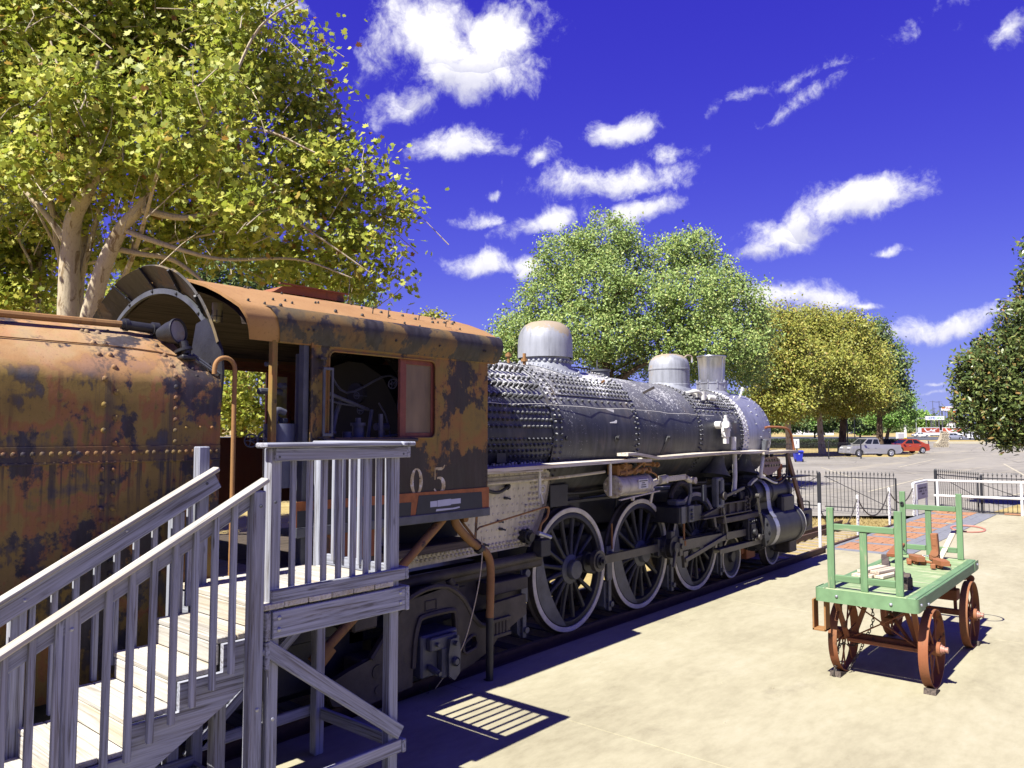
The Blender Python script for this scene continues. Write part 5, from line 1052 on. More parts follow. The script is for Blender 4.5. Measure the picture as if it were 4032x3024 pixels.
# injector check valve and its pipe
q = bpt(13.2, 78); m = MB(); m.cyl(q, q + Vector((0, -.12, 0)), .07, n=12); m.cyl((13.28, 6.16, 2.72), (13.28, 6.16, 2.97), .075, n=14); m.cyl((13.28, 6.16, 2.97), (13.28, 6.16, 3.06), .045, n=10); m.cyl((13.28, 6.16, 3.06), (13.28, 6.16, 3.12), .03, n=8); m.cyl((13.28, 6.16, 2.60), (13.28, 6.16, 2.72), .055, n=12); m.cyl((13.28, 6.16, 2.83), (13.28, 6.16, 2.87), .09, n=14); m.tube(arc((13.14, 6.12, 2.82), .1, .5 * math.pi, 1.5 * math.pi, 10, (1, 0, 0), (0, 0, 1)), .016, 6); m.cyl((13.18, 6.1, 2.95), (13.10, 6.08, 2.95), .07, n=14); m.build('check_valve', M_WHITEP, loco)
m = MB(); m.tube([(13.52, 6.12, 2.72), (13.50, 6.12, 2.48)], .05, 10); m.tube([(13.50, 6.10, 2.40), (13.46, 6.08, 2.0), (13.40, 6.08, 1.68)], .042, 10); m.build('feed_pipe', M_WHITEP, loco)
m = MB(); m.prism([(0, 0), (.18, -.16), (.08, -.34), (-.02, -.22), (.02, -.1)], (13.42, 6.2, 3.0), (1, 0, 0), (0, 0, 1), (0, .025, 0)); m.box(13.55, 13.8, 6.27, 6.31, 3.16, 3.185, .003); m.box(13.95, 14.07, 6.25, 6.3, 2.98, 3.02, .004); m.build('boiler_fitting', M_IRONG, boil)
# power reverse cylinder
m = MB(); m.lathe([(0, 0), (.15, 0), (.165, .01), (.165, .05), (.145, .06), (.145, .86), (.16, .87), (.16, .91), (.13, .94), (0, .95)], (9.50, 6.17, 2.01), (1, 0, 0), 32); pr_ = m.build('reverse_cylinder', M_CREAMP, loco)
m = MB()
for i in range(8): a = i * math.pi / 4 + .3; m.bolt((9.505, 6.17 + .13 * math.cos(a), 2.01 + .13 * math.sin(a)), (-1, 0, 0), .022, .025)
m.bar((9.46, 6.02, 1.83), (10.6, 6.03, 1.90), .04, .015); m.cyl((9.8, 6.0, 1.835), (9.8, 6.03, 1.835), .035, n=10); m.build('reverse_mount', M_CREAMP, pr_)
m = MB(); m.prism([(9.98, 1.96), (10.26, 1.96), (10.26, 2.10), (9.98, 2.10)], (0, 6.021, 0), (1, 0, 0), (0, 0, 1), (0, .004, 0)); np_ = m.build('maker_plate', M_WHITEP, pr_)
m = MB()
for z, a, b in ((2.075, 10.0, 10.24), (2.045, 10.08, 10.16), (2.015, 10.06, 10.19), (1.985, 10.05, 10.2)): m.box(a, b, 6.0195, 6.0212, z - .008, z + .008)
m.build('plate_marks', M_IRONG, np_)
m = MB(); m.box(9.22, 9.26, 6.02, 6.05, 1.90, 2.36, .004); m.build('reverse_hanger', M_WHITEP, pr_)
m = MB(); m.cyl((10.42, 6.17, 2.02), (10.72, 6.15, 2.04), .05, n=12); m.bar((10.45, 6.13, 1.95), (10.9, 6.12, 2.07), .03, .05); m.cyl((10.75, 6.12, 2.05), (10.98, 6.12, 2.06), .07, n=12); m.cyl((10.9, 6.05, 2.05), (10.9, 6.2, 2.05), .05, n=12); m.bar((11.0, 6.12, 2.055), (11.62, 6.12, 2.065), .045, .085, (0, 0, 1), .01); m.cyl((11.62, 6.12, 2.06), (11.78, 6.12, 2.0), .05, n=12); m.cyl((11.86, 6.05, 2.0), (11.86, 6.2, 2.0), .055, n=12); m.bar((10.55, 6.1, 1.94), (10.45, 6.1, 1.72), .05, .02, (0, 1, 0)); m.build('reverse_reach_rod', M_CREAMP, loco)
m = MB(); m.bar((11.78, 6.12, 1.98), (11.80, 6.12, 1.78), .07, .03, (0, 1, 0)); m.bar((11.80, 6.12, 1.78), (11.70, 6.12, 1.58), .08, .03, (0, 1, 0)); m.box(11.30, 11.6, 6.1, 6.3, 1.6, 1.70, .02); m.box(12.25, 12.36, 6.1, 6.16, 1.62, 1.9, .01); m.build('reverse_arm', M_IRONG, loco)
m = MB(); m.tube(arc((12.0, 6.42, 1.55), .38, .12 * math.pi, .88 * math.pi, 16, (1, 0, 0), (0, 0, 1)), .05, 8); m.build('wheel_guard', M_IRONB, loco)
m = MB(); m.box(9.55, 9.95, 6.1, 6.3, 2.17, 2.33, .015); m.cyl((9.6, 6.12, 2.2), (10.3, 6.08, 2.24), .035, n=10); m.cyl((10.1, 6.1, 2.33), (10.6, 6.08, 2.30), .025, n=8); m.cyl((9.75, 6.1, 2.16), (9.75, 6.1, 2.42), .03, n=8); m.tube(smoothpath([(9.9, 6.1, 2.2), (10.0, 6.0, 2.32), (10.2, 6.05, 2.35), (10.25, 6.1, 2.25)], 5), .018, 7); m.tube(smoothpath([(10.3, 6.06, 2.22), (10.5, 6.04, 2.16), (10.62, 6.06, 2.08)], 5), .014, 6)
for x in (9.95, 10.15, 10.35): m.cyl((x, 6.08, 2.22), (x + .04, 6.08, 2.225), .05, n=10)
for x, z in ((10.45, 2.31), (10.58, 2.30), (9.6, 2.30)): m.cyl((x, 6.06, z), (x + .04, 6.06, z), .04, n=8)
m.build('reverse_valve', M_PIPE, pr_)
# --- domes and stack
def dome(name, x, r, prof, mat): m = MB(); m.lathe(prof, (x, YC, 0), (0, 0, 1), 56); return m.build(name, mat, loco, sharp=30)
m = MB(); rows = []
for r, f_ in ((.60, .0), (.615, .05), (.64, .10), (.70, .16)):
    pass
sd = dome('steam_dome', 9.27, .42, [(0, 4.50), (.14, 4.497), (.24, 4.475), (.32, 4.43), (.375, 4.36), (.405, 4.28), (.418, 4.20), (.42, 4.12), (.422, 3.93), (.412, 3.93)], M_DOME)
m = MB(); m.lathe([(.37, 4.0), (.375, 3.90), (.38, 3.86)], (9.27, YC, 0), (0, 0, 1), 56); rows = [[], [], []]
for i in range(57):
    a = i * 2 * math.pi / 56
    for k, r in enumerate((.375, .42, .56)):
        x = 9.27 + r * math.cos(a); yy = r * math.sin(a); R_, zc = bprof(x); z = zc + math.sqrt(max(0, R_ * R_ - yy * yy)); rows[k].append((x, YC + yy, (3.86, z + .07, z + .02)[k]))
m.grid(rows, True); m.build('dome_flange', M_SAND, sd)
m = MB()
for i in range(30): a = i * 2 * math.pi / 30; m.rivet((9.27 + .385 * math.cos(a), YC + .385 * math.sin(a), 3.865), (math.cos(a), math.sin(a), .6), .028, .035)
for i in range(44):
    a = i * 2 * math.pi / 44; x = 9.27 + .51 * math.cos(a); yy = .51 * math.sin(a); R_, zc = bprof(x); m.rivet((x, YC + yy, zc + math.sqrt(max(0, R_ * R_ - yy * yy)) + .035), (0, yy, 1), .02, .028)
m.build('dome_bolts', M_SAND, sd, kind='stuff')
m = MB(); m.tube([(8.62, 7.1, 3.75), (8.62, 7.1, 3.95)], .025, 8); m.cyl((8.62, 7.1, 3.83), (8.62, 7.1, 3.87), .05, n=8); m.cyl((8.15, 7.0, 3.76), (8.15, 7.0, 3.92), .02, n=8); m.cyl((8.15, 7.0, 3.86), (8.15, 7.0, 3.9), .045, n=8); m.build('safety_valve_stub', M_PIPE, loco)
m = MB(); m.cyl((10.75, 7.2, 3.72), (10.75, 7.2, 3.82), .15, n=18); m.cyl((10.75, 7.2, 3.82), (10.75, 7.2, 3.85), .17, n=18); m.cyl((10.65, 7.2, 3.85), (10.65, 7.2, 4.0), .012, n=6); m.build('boiler_hatch', M_IRONG, loco)
dome('sand_dome', 13.12, .39, [(0, 4.30), (.15, 4.295), (.26, 4.265), (.33, 4.21), (.37, 4.14), (.383, 4.07), (.388, 4.02), (.394, 4.015), (.394, 3.99), (.385, 3.985), (.385, 3.72), (.394, 3.71), (.394, 3.66), (.41, 3.58)], M_SAND)
m = MB(); rows = [[], []]
for i in range(49):
    a = i * 2 * math.pi / 48
    for k, r in enumerate((.395, .47)):
        x = 13.12 + r * math.cos(a); yy = r * math.sin(a); R_, zc = bprof(x); z = zc + math.sqrt(max(0, R_ * R_ - yy * yy)); rows[k].append((x, YC + yy, z + (.07, .004)[k]))
m.grid(rows, True); m.tube(smoothpath([(13.30, 7.0, 4.22), (13.36, 6.96, 4.28), (13.46, 6.92, 4.26), (13.44, 6.9, 4.14)], 4), .018, 6); m.build('sand_dome_base', M_SAND, bpy.data.objects['sand_dome'])
q = bpt(13.1, 40); m = MB(); m.cyl((12.8, 6.62, 3.50), (13.3, 6.56, 3.46), .05, n=10); m.cyl((12.95, 6.6, 3.45), (12.95, 6.6, 3.60), .06, n=10); m.cyl((13.15, 6.56, 3.40), (13.15, 6.56, 3.56), .07, n=12); m.cyl((13.3, 6.5, 3.46), (13.42, 6.44, 3.44), .055, n=12); m.tube(smoothpath([(12.7, 6.65, 3.52), (12.85, 6.5, 3.55), (13.0, 6.5, 3.5)], 4), .03, 8); m.cyl((13.1, 6.55, 3.4), (13.1, 6.7, 3.35), .04, n=8); m.build('bell_ringer', M_WHITEP, loco)
st = dome('chimney', 14.93, .27, [(.25, 4.385), (.285, 4.39), (.30, 4.40), (.305, 4.385), (.295, 4.365), (.283, 4.34), (.272, 4.1), (.262, 3.88), (.26, 3.82)], M_STACK)
m = MB(); m.lathe([(.25, 4.39), (.245, 4.0), (.24, 3.6)], (14.93, YC, 0), (0, 0, 1), 40); m.build('chimney_bore', M_BLACK, st)
m = MB(); m.lathe([(.262, 3.85), (.315, 3.845), (.315, 3.82), (.30, 3.815), (.295, 3.66), (.33, 3.62), (.37, 3.58)], (14.93, YC, 0), (0, 0, 1), 44)
for i in range(10): a = i * math.pi / 5 + .2; m.cyl((14.93 + .30 * math.cos(a), YC + .30 * math.sin(a), 3.72), (14.93 + .30 * math.cos(a), YC + .30 * math.sin(a), 3.90), .016, n=6); m.cyl((14.93 + .30 * math.cos(a), YC + .30 * math.sin(a), 3.845), (14.93 + .30 * math.cos(a), YC + .30 * math.sin(a), 3.875), .03, n=6)
m.build('chimney_base', M_SMOKE, st)
m = MB(); m.tube([(14.93 + .29 * math.cos(-1.8), YC + .29 * math.sin(-1.8), 4.36), (14.93 + .265 * math.cos(-1.8), YC + .265 * math.sin(-1.8), 3.86)], .010, 6); m.build('chimney_seam', M_STACK, st)
# --- front end
m = MB(); m.box(16.45, 17.15, 5.98, 8.46, .70, 1.16, .02); m.box(15.9, 16.5, 6.6, 7.9, .8, 1.2, .02); pb = m.build('pilot_beam', M_IRON, loco)
m = MB(); m.lathe([(.13, 0), (.14, -.02), (.10, -.05), (0, -.05)], (16.8, 5.98, .93), (0, 1, 0), 20); m.cyl((16.75, 6.1, 1.16), (16.75, 6.1, 1.30), .06, n=10); m.box(16.68, 16.82, 6.05, 6.15, 1.28, 1.40, .015); m.tube(smoothpath([(16.75, 6.05, 1.33), (16.98, 6.0, 1.31), (17.02, 6.0, 1.2), (16.98, 6.0, 1.05)], 5), .014, 6); m.build('beam_fitting', M_IRON, pb)
m = MB(); m.box(16.1, 16.5, 6.1, 8.3, .3, .7, .02); m.prism([(16.5, .16), (17.6, .16), (17.3, .40), (16.9, .66), (16.5, .68)], (0, 6.5, 0), (1, 0, 0), (0, 0, 1), (0, 1.4, 0)); m.build('pilot', M_IRONB, loco)
board(loco, 'pilot_strut', (15.80, 6.0, 2.385), (16.62, 6.0, 1.16), .05, .13, plain('two tone brown strut', (0.13, 0.062, 0.035), 0.6, 0, 0.5, 3), up=(.8, 0, .55), ch=.008)
# --- brake hangers between drivers
for x in (7.72, 9.70, 11.58, 13.42):
    m = MB(); m.box(x - .06, x + .07, 6.36, 6.39, .62, 1.12, .005); m.box(x - .035, x + .035, 6.355, 6.385, .18, .64, .005); m.cyl((x, 6.36, 1.0), (x, 6.30, 1.0), .05, n=10); m.cyl((x + .01, 6.36, .28), (x + .01, 6.32, .28), .04, n=10); m.prism([(x - .1, .25), (x - .03, .18), (x - .02, .62), (x - .1, .6)], (0, 6.40, 0), (1, 0, 0), (0, 0, 1), (0, .12, 0)); m.build('brake_hanger', M_IRONG, loco)
m = MB(); m.tube([(9.72, 6.33, 1.45), (9.72, 6.33, 1.08)], .014, 6); m.tube([(11.36, 6.02, 1.34), (11.36, 6.02, 1.06), (11.36, 6.02, 1.0)], .018, 6); m.cyl((11.36, 6.02, 1.06), (11.36, 6.02, .98), .035, n=8); m.build('sander_pipe', M_PIPE, loco)
# --- orange drain pipes under cab
m = MB(); m.tube(smoothpath([(6.00, 5.93, 1.90), (6.03, 5.93, 1.80), (6.16, 5.94, 1.68), (6.32, 5.95, 1.56), (6.50, 5.95, 1.46), (6.59, 5.95, 1.35), (6.615, 5.95, 1.20), (6.61, 5.95, .95), (6.60, 5.95, .70)], 5), .047, 12); q1_ = m.build('overflow_pipe', M_PIPE, loco)
m = MB(); m.tube([(6.60, 5.95, .72), (6.60, 5.95, .0), (6.60, 6.25, -.12)], .045, 12); m.build('pipe_tail', M_IRON, q1_); m = MB(); m.cyl((6.40, 5.95, 1.51), (6.44, 5.95, 1.48), .06, n=12); m.build('pipe_clamp', M_IRON, q1_)
m = MB(); m.tube(smoothpath([(5.88, 5.95, 1.90), (5.80, 5.95, 1.83), (5.65, 5.95, 1.72), (5.35, 5.95, 1.50), (4.95, 5.98, 1.20), (4.4, 6.0, .80)], 5), .046, 12); m.cyl((4.43, 6.0, .82), (4.30, 6.02, .68), .085, n=12); m.build('overflow_pipe', M_PIPE, loco)
# --- trailing truck
def holed(outer, hole, y, d):
    bm = bmesh.new(); vo = [bm.verts.new((x, y, z)) for x, z in outer]; vh = [bm.verts.new((x, y, z)) for x, z in hole]
    es = [bm.edges.new((vo[i], vo[(i + 1) % len(vo)])) for i in range(len(vo))] + [bm.edges.new((vh[i], vh[(i + 1) % len(vh)])) for i in range(len(vh))]
    bmesh.ops.triangle_fill(bm, use_beauty=True, edges=es); m = MB(); bm.verts.index_update()
    vs = [tuple(v.co) for v in bm.verts]; fs = [tuple(v.index for v in f.verts) for f in bm.faces]; bm.free()
    m.add(vs, fs); m.add([(x, yy + d, z) for x, yy, z in vs], [tuple(reversed(f)) for f in fs])
    for loop in (outer, hole): m.grid([[(x, y, z) for x, z in loop], [(x, y + d, z) for x, z in loop]], False, True)
    return m
outer = [(4.55, .22), (4.45, .42), (4.72, .50), (5.0, .56), (5.22, .80), (5.35, .98), (5.50, 1.07), (5.75, 1.13), (6.0, 1.12), (6.16, 1.05), (6.32, .92), (6.46, .72), (6.56, .62), (6.66, .58), (6.72, .62), (6.80, .80), (7.4, .82), (7.42, .58), (6.9, .40), (6.75, .28), (6.5, .20), (6.22, .14), (6.20, .55), (6.18, .80), (6.10, .84), (5.68, .84), (5.60, .80), (5.57, .60), (5.55, .16), (5.2, .14), (4.9, .12)]
hole = [(6.30, .36), (6.34, .33), (6.50, .36), (6.53, .42), (6.50, .50), (6.44, .51), (6.33, .46), (6.30, .42)]
tr_ = holed(outer, hole, 6.08, .07).build('trailing_truck', M_IRONB, loco)
m = MB(); m.tube(smoothpath([(x, 6.08, z) for x, z in outer[3:16]], 3), .028, 6); m.tube(smoothpath([(5.55, 6.07, .35), (5.57, 6.07, .62), (5.62, 6.07, .80), (5.70, 6.07, .85), (6.08, 6.07, .85), (6.17, 6.07, .80), (6.19, 6.07, .6)], 3), .03, 6); m.tube([(x, 6.07, z) for x, z in hole + hole[:1]], .018, 6); m.tube([(x, 6.075, z) for x, z in [(5.72, 1.0), (5.88, 1.0), (5.88, .90), (5.72, .90), (5.72, 1.0)]], .006, 4); m.build('frame_lip', M_IRONB, tr_)
m = MB(); m.prism([(5.22, .80), (5.35, .98), (5.50, 1.07), (5.75, 1.13), (6.0, 1.12), (6.16, 1.05), (6.16, 1.03), (6.0, 1.10), (5.5, 1.05)], (0, 6.08, 0), (1, 0, 0), (0, 0, 1), (0, .5, 0)); m.build('frame_top', M_IRON, tr_)
m = MB(); m.box(5.62, 6.16, 6.02, 6.4, .22, .66, .02); m.box(5.68, 6.08, 5.94, 6.02, .50, .64, .015); m.box(5.84, 6.12, 5.93, 6.02, .20, .52, .015); m.prism([(5.92, .60), (6.04, .60), (6.07, .45), (6.06, .22), (5.98, .16), (5.90, .22), (5.89, .45)], (0, 5.89, 0), (1, 0, 0), (0, 0, 1), (0, .04, 0)); m.lathe([(.045, -.03), (.05, -.02), (.05, 0), (.03, -.035), (0, -.035)], (5.98, 5.885, .36), (0, 1, 0), 16); m.cyl((5.98, 5.90, .55), (5.98, 5.84, .55), .028, n=8); m.cyl((5.76, 5.94, .57), (5.76, 5.90, .57), .022, n=6); m.cyl((6.04, 5.94, .6), (6.04, 5.90, .6), .022, n=6); m.cyl((5.72, 6.0, .33), (5.72, 5.88, .30), .035, n=8); m.cyl((5.72, 5.88, .30), (5.72, 5.84, .295), .025, n=6); jb = m.build('journal_box', M_IRONG, tr_)
m = MB(); m.lathe([(0, 0), (.38, 0), (.46, .0), (.47, .11), (.5, .13), (0, .14)], (5.88, 6.42, .52), (0, 1, 0), 32); m.lathe([(0, 0), (.38, 0), (.46, .0), (.47, -.11), (.5, -.13), (0, -.14)], (5.88, 8.02, .52), (0, 1, 0), 32); m.cyl((5.88, 6.4, .52), (5.88, 8.0, .52), .09); m.build('trailing_wheelset', M_IRON, loco)
m = MB(); m.box(6.72, 7.15, 6.1, 6.5, .42, .62, .015); m.box(6.75, 7.1, 6.05, 6.1, .40, .44, .005); m.box(6.75, 7.1, 6.05, 6.1, .58, .62, .005)
for i in range(5): m.cyl((6.8 + i * .06, 6.08, .44), (6.8 + i * .06, 6.08, .58), .02, n=8)
m.build('truck_equaliser', M_IRONB, loco); m = MB(); m.box(6.9, 7.6, 6.2, 6.6, .85, 1.0, .01); m.build('cross_beam', M_IRONB, loco); m = MB(); m.box(4.9, 5.2, 6.1, 6.4, .12, .56, .02); m.cyl((5.08, 6.10, .42), (5.08, 6.07, .42), .07, n=14); m.cyl((5.09, 6.10, .24), (5.09, 6.07, .24), .045, n=12); m.build('truck_end', M_IRONB, loco); m = MB(); m.box(4.7, 5.0, 5.98, 6.3, .88, 1.05, .02); m.build('step_block', M_IRONB, loco)
for q in ((6.30, 5.99, .99), ): 
    m = MB(); m.cyl((6.28, 6.3, 1.14), (6.34, 6.3, 1.06), .05, n=12); m.box(6.26, 6.42, 6.25, 6.4, 1.0, 1.06, .01); m.build('truck_lug', M_IRONB, tr_)
m = MB(); m.box(5.3, 7.8, 6.44, 6.47, .70, 1.05, .004); m.box(6.45, 6.7, 6.42, 6.44, .82, .98, .004); m.build('ash_pan', M_IRONB, loco)
m = MB(); rp = smoothpath([(6.43, 5.92, 1.63), (6.41, 5.9, 1.35), (6.33, 5.9, 1.0), (6.20, 5.92, .60), (6.10, 5.96, .38), (5.97, 6.02, .20), (5.90, 6.10, .05)], 6); m.tube(rp, .0065, 5); m.build('hanging_cord', M_ROPE, loco)
# ------------------------------------------------------------------ wooden boarding stairs
stair = thing('wooden_staircase', 'weathered grey timber staircase and landing leading up to the cab', 'staircase', (2.5, 5.2, 0))
B = lambda n, p0, p1, w, t, mat=M_WOOD, up=(0, 0, 1), **k: board(stair, n, p0, p1, w, t, mat, up, **k)
ZD = 1.634
def post(x0, y0, z1, z0=0.0, s=.09): return B('post', (x0 + s / 2, y0 + s / 2, z0), (x0 + s / 2, y0 + s / 2, z1), s, s, M_WOOD, (0, 1, 0), ch=.008)
post(4.05, 4.70, 2.68); post(2.968, 4.70, 2.68); post(4.10, 5.72, 2.68); post(2.935, 5.63, 2.682); post(2.79, 4.605, 2.40); post(2.75, 5.63, 2.20)
post(1.68, 4.66, 1.80); post(1.72, 5.63, 1.72); post(4.05, 5.20, 1.4) if False else None
# deck boards run across, towards the engine
xd = [2.905, 3.07, 3.268, 3.466, 3.664, 3.862, 4.05]
for a, b in zip(xd[:-1], xd[1:]): B('deck_board', ((a + b) / 2, 4.655 + random.uniform(0, .008), ZD - .021), ((a + b) / 2, 5.84, ZD - .021), b - a - .007, .042, M_TREAD)
B('deck_board', (4.11, 4.80, ZD - .021), (4.11, 5.715, ZD - .021), .10, .038, M_TREAD)
# rim beams
B('rim_beam', (2.985, 4.68, 1.483), (4.172, 4.68, 1.483), .04, .185); B('rim_beam', (2.985, 5.86, 1.483), (4.172, 5.86, 1.483), .04, .185)
B('rim_beam', (4.193, 4.655, 1.478), (4.193, 5.86, 1.478), .04, .19); B('rim_beam', (2.945, 4.655, 1.483), (2.945, 5.86, 1.483), .04, .19)
B('joist', (3.4, 4.71, 1.50), (3.4, 5.83, 1.50), .04, .18); B('joist', (3.8, 4.71, 1.50), (3.8, 5.83, 1.50), .04, .18)
# landing railings
B('top_rail', (2.985, 4.68, 2.635), (4.18, 4.68, 2.635), .038, .09); B('bottom_rail', (2.972, 4.68, 1.672), (4.172, 4.68, 1.672), .038, .094)
B('top_rail', (4.20, 4.662, 2.635), (4.20, 5.83, 2.635), .038, .09); B('bottom_rail', (4.193, 4.662, 1.672), (4.193, 5.83, 1.672), .038, .094)
B('cap_rail', (2.885, 4.70, 2.70), (4.10, 4.70, 2.70), .14, .037, ch=.01); B('cap_rail', (4.175, 4.625, 2.70), (4.175, 5.86, 2.70), .14, .037, ch=.01)
for x in (3.141, 3.279, 3.407, 3.539, 3.671, 3.796, 3.920): B('baluster', (x + .018, 4.718, 1.68), (x + .018, 4.718, 2.635), .036, .036, up=(0, 1, 0), ch=.003)
for k in range(7): B('baluster', (4.163, 4.88 + .118 * k, 1.68), (4.163, 4.88 + .118 * k, 2.635), .036, .036, up=(0, 1, 0), ch=.003)
# lower bracing
B('brace', (2.93, 4.682, 1.355), (4.145, 4.682, .445), .04, .105); B('lower_rail', (2.60, 4.682, .348), (4.15, 4.682, .348), .038, .10)
B('lower_rail', (4.168, 4.65, .345), (4.168, 5.82, .345), .038, .10); B('lower_rail', (2.95, 4.79, .30), (2.95, 5.72, .30), .038, .09)
B('brace', (4.155, 5.835, 1.22), (3.0, 5.835, .30), .038, .09); B('brace', (4.165, 4.72, 1.34), (4.165, 5.78, .38), .038, .09) if False else None
B('brace', (2.945, 4.655, 1.29), (2.945, 4.80, 1.29), .038, .19); B('lower_rail', (3.0, 5.835, .36), (4.15, 5.835, .36), .038, .09)
# stairs
RUN = .284; RISE = .176
for k in range(1, 10):
    zt = ZD - RISE * k; xn = 2.907 - RUN * k
    if zt < .03: continue
    for j in range(2): B('tread', (xn + .072 + j * .148, 4.745, zt - .019), (xn + .072 + j * .148, 5.60, zt - .019), .144, .038, M_TREAD)
    B('riser', (xn + RUN + .012, 4.75, zt + RISE / 2 - .02), (xn + RUN + .012, 5.58, zt + RISE / 2 - .02), RISE - .042, .022, M_TREAD, (1, 0, 0))
B('riser', (2.915, 4.80, ZD - RISE / 2 - .02 - RISE * 0), (2.915, 5.62, ZD - RISE / 2 - .02), RISE - .042, .022, M_TREAD, (1, 0, 0)) if False else None
SL = RISE / RUN
for yy in (4.725, 5.605):
    m = MB(); pts = [(2.90, ZD - RISE - .04)]
    for k in range(1, 10):
        xn = 2.907 - RUN * k; zt = ZD - RISE * k - .039
        pts += [(xn + RUN * 1.0, zt), (xn + .03, zt)] if k > 0 else []
        pts += [(xn + .03, zt - RISE)] if zt - RISE > -.02 else []
    z_end = max(0.0, ZD - RISE * 9 - .04)
    low = [(.42, .0), (.75, .0), (2.90, .0 + (2.90 - .75) * SL * .98 - .14)]
    pts = [p for p in pts if p[1] > .0]; m.prism(pts + [(pts[-1][0], 0.0), (.85, 0.0), (2.90, 1.165)], (0, yy - .019, 0), (1, 0, 0), (0, 0, 1), (0, .038, 0)); o = m.build('stringer', M_WOOD, stair)
HS = .5466
# near handrail: cap board on an edge board, balusters outside
def hz(x, x0, z0): return z0 + (x - x0) * HS
nx = Vector((-HS, 0, 1)).normalized()
p0 = Vector((.30, 4.645, hz(.30, 2.893, 2.489) - .022)); p1 = Vector((2.90, 4.645, 2.489 - .018)); B('handrail', p0, p1, .085, .036, M_TREAD, tuple(nx), ch=.008)
B('rail_board', (.30, 4.68, hz(.30, 2.893, 2.489) - .10), (2.88, 4.68, 2.489 - .107), .036, .10, up=tuple(nx))
for k in range(18):
    x = 2.678 - .1284 * k
    if x < .42 or abs(x - 1.73) < .05: continue
    zb_ = 1.225 + (x - 2.658) * .545
    B('baluster', (x, 4.650 if False else 4.655, max(.02, zb_)), (x + .0, 4.655, hz(x, 2.893, 2.489) - .045), .036, .04, up=(0, 1, 0), ch=.004)
# far handrail
B('handrail', (.25, 5.60, hz(.25, 3.068, 2.53) - .018), (3.068, 5.60, 2.53 - .018), .09, .036, M_TREAD, tuple(nx), ch=.008)
B('rail_board', (.25, 5.61, hz(.25, 3.068, 2.53) - .105), (3.075, 5.61, 2.53 - .105), .036, .13, up=tuple(nx))
for k in range(20):
    x = 2.885 - .1305 * k
    if x < .4 or abs(x - 2.79) < .05 or abs(x - 1.76) < .05: continue
    B('baluster', (x, 5.652, max(.02, 1.50 + (x - 2.9) * .6)), (x, 5.652, hz(x, 3.068, 2.53) - .06), .036, .04, up=(0, 1, 0), ch=.004)
# stair supports
post(2.79, 5.05, 1.10); B('lower_rail', (2.0, 5.62, .35), (2.94, 5.62, .35), .038, .09); B('lower_rail', (2.83, 4.75, .30), (2.83, 5.62, .30), .038, .09)
for (x, y, z, dy, r) in ((3.01, 4.662, 2.62, -1, .010), (4.14, 4.662, 2.62, -1, .010), (3.03, 4.66, 1.53, -1, .017), (3.03, 4.66, 1.45, -1, .017), (4.12, 4.66, 1.53, -1, .017), (4.12, 4.66, 1.455, -1, .017), (2.84, 4.605, 2.30, -1, .012), (3.01, 4.70, 2.31, -1, .012), (2.84, 4.605, .98, -1, .014), (3.02, 4.70, .85, -1, .014), (1.72, 4.66, 1.70, -1, .012), (2.985, 5.592, 2.40, -1, .012), (2.40, 5.592, 2.10, -1, .010), (2.72, 5.592, 2.32, -1, .007), (1.78, 5.592, 1.72, -1, .012)):
    m = MB(); m.rivet((x, y, z), (0, dy, 0), r, r * .6, 10); m.build('bolt_head', M_IRONG if z > 2.2 else M_SMOKE, stair)

# ------------------------------------------------------------------ baggage cart
cart = thing('baggage_cart', 'green wooden baggage cart with rust red spoked iron wheels on the sunlit platform', 'baggage cart', (10.6, 2.58, 0))
CB = lambda n, p0, p1, w, t, mat=M_GREEN, up=(0, 0, 1), **k: board(cart, n, p0, p1, w, t, mat, up, **k)
X0, X1, Y0, Y1 = 8.95, 12.30, 2.06, 3.12
n = 30
for i in range(n):
    x = X0 + .16 + (X1 - X0 - .32) * (i + .5) / n
    CB('deck_board', (x, Y0 + .11, 1.032 + random.uniform(-.002, .002)), (x, Y1 - .11, 1.032), (X1 - X0 - .32) / n - .005, .03, M_GDECK, ch=.003)
CB('edge_board', (X0 + .02, Y0 + .065, 1.035), (X1 - .02, Y0 + .065, 1.035), .085, .034, ch=.006); CB('edge_board', (X0 + .02, Y1 - .065, 1.035), (X1 - .02, Y1 - .065, 1.035), .085, .034, ch=.006)
CB('edge_board', (X0 + .09, Y0 + .11, 1.034), (X0 + .09, Y1 - .11, 1.034), .13, .033, M_GDECK, ch=.006); CB('edge_board', (X1 - .09, Y0 + .11, 1.034), (X1 - .09, Y1 - .11, 1.034), .13, .033, M_GDECK, ch=.006)
CB('side_sill', (X0 + .05, Y0 + .02, .975), (X1 - .02, Y0 + .02, .975), .04, .13, ch=.008); CB('side_sill', (X0 + .05, Y1 - .02, .975), (X1 - .02, Y1 - .02, .975), .04, .13, ch=.008)
CB('side_sill', (X1 - .02, Y0 + .04, .975), (X1 - .02, Y1 - .04, .975), .04, .13, ch=.008)
m = MB(); pts = [(X0 + .32, Y0 - .004), (X0 + .06, Y0 - .004)] + [(X0 + .06 - .06 * math.sin(a), Y0 + .056 - .06 * math.cos(a)) for a in [i * math.pi / 10 for i in range(1, 6)]] + [(X0, Y1 - .06)] + [(X0 + .06 - .06 * math.cos(a), Y1 - .056 + .06 * math.sin(a)) for a in [i * math.pi / 10 for i in range(1, 6)]] + [(X0 + .32, Y1 + .004)]
m.grid([[(x, y, .90) for x, y in pts], [(x, y, 1.045) for x, y in pts]], True); ins = [(x + (.006 if x < X0 + .2 else 0), y + (.006 if y < 2.5 else -.006)) for x, y in pts]; m.grid([[(x, y, 1.045) for x, y in pts], [(x, y, 1.045) for x, y in ins]], False); m.build('front_band', M_GREENS, cart)
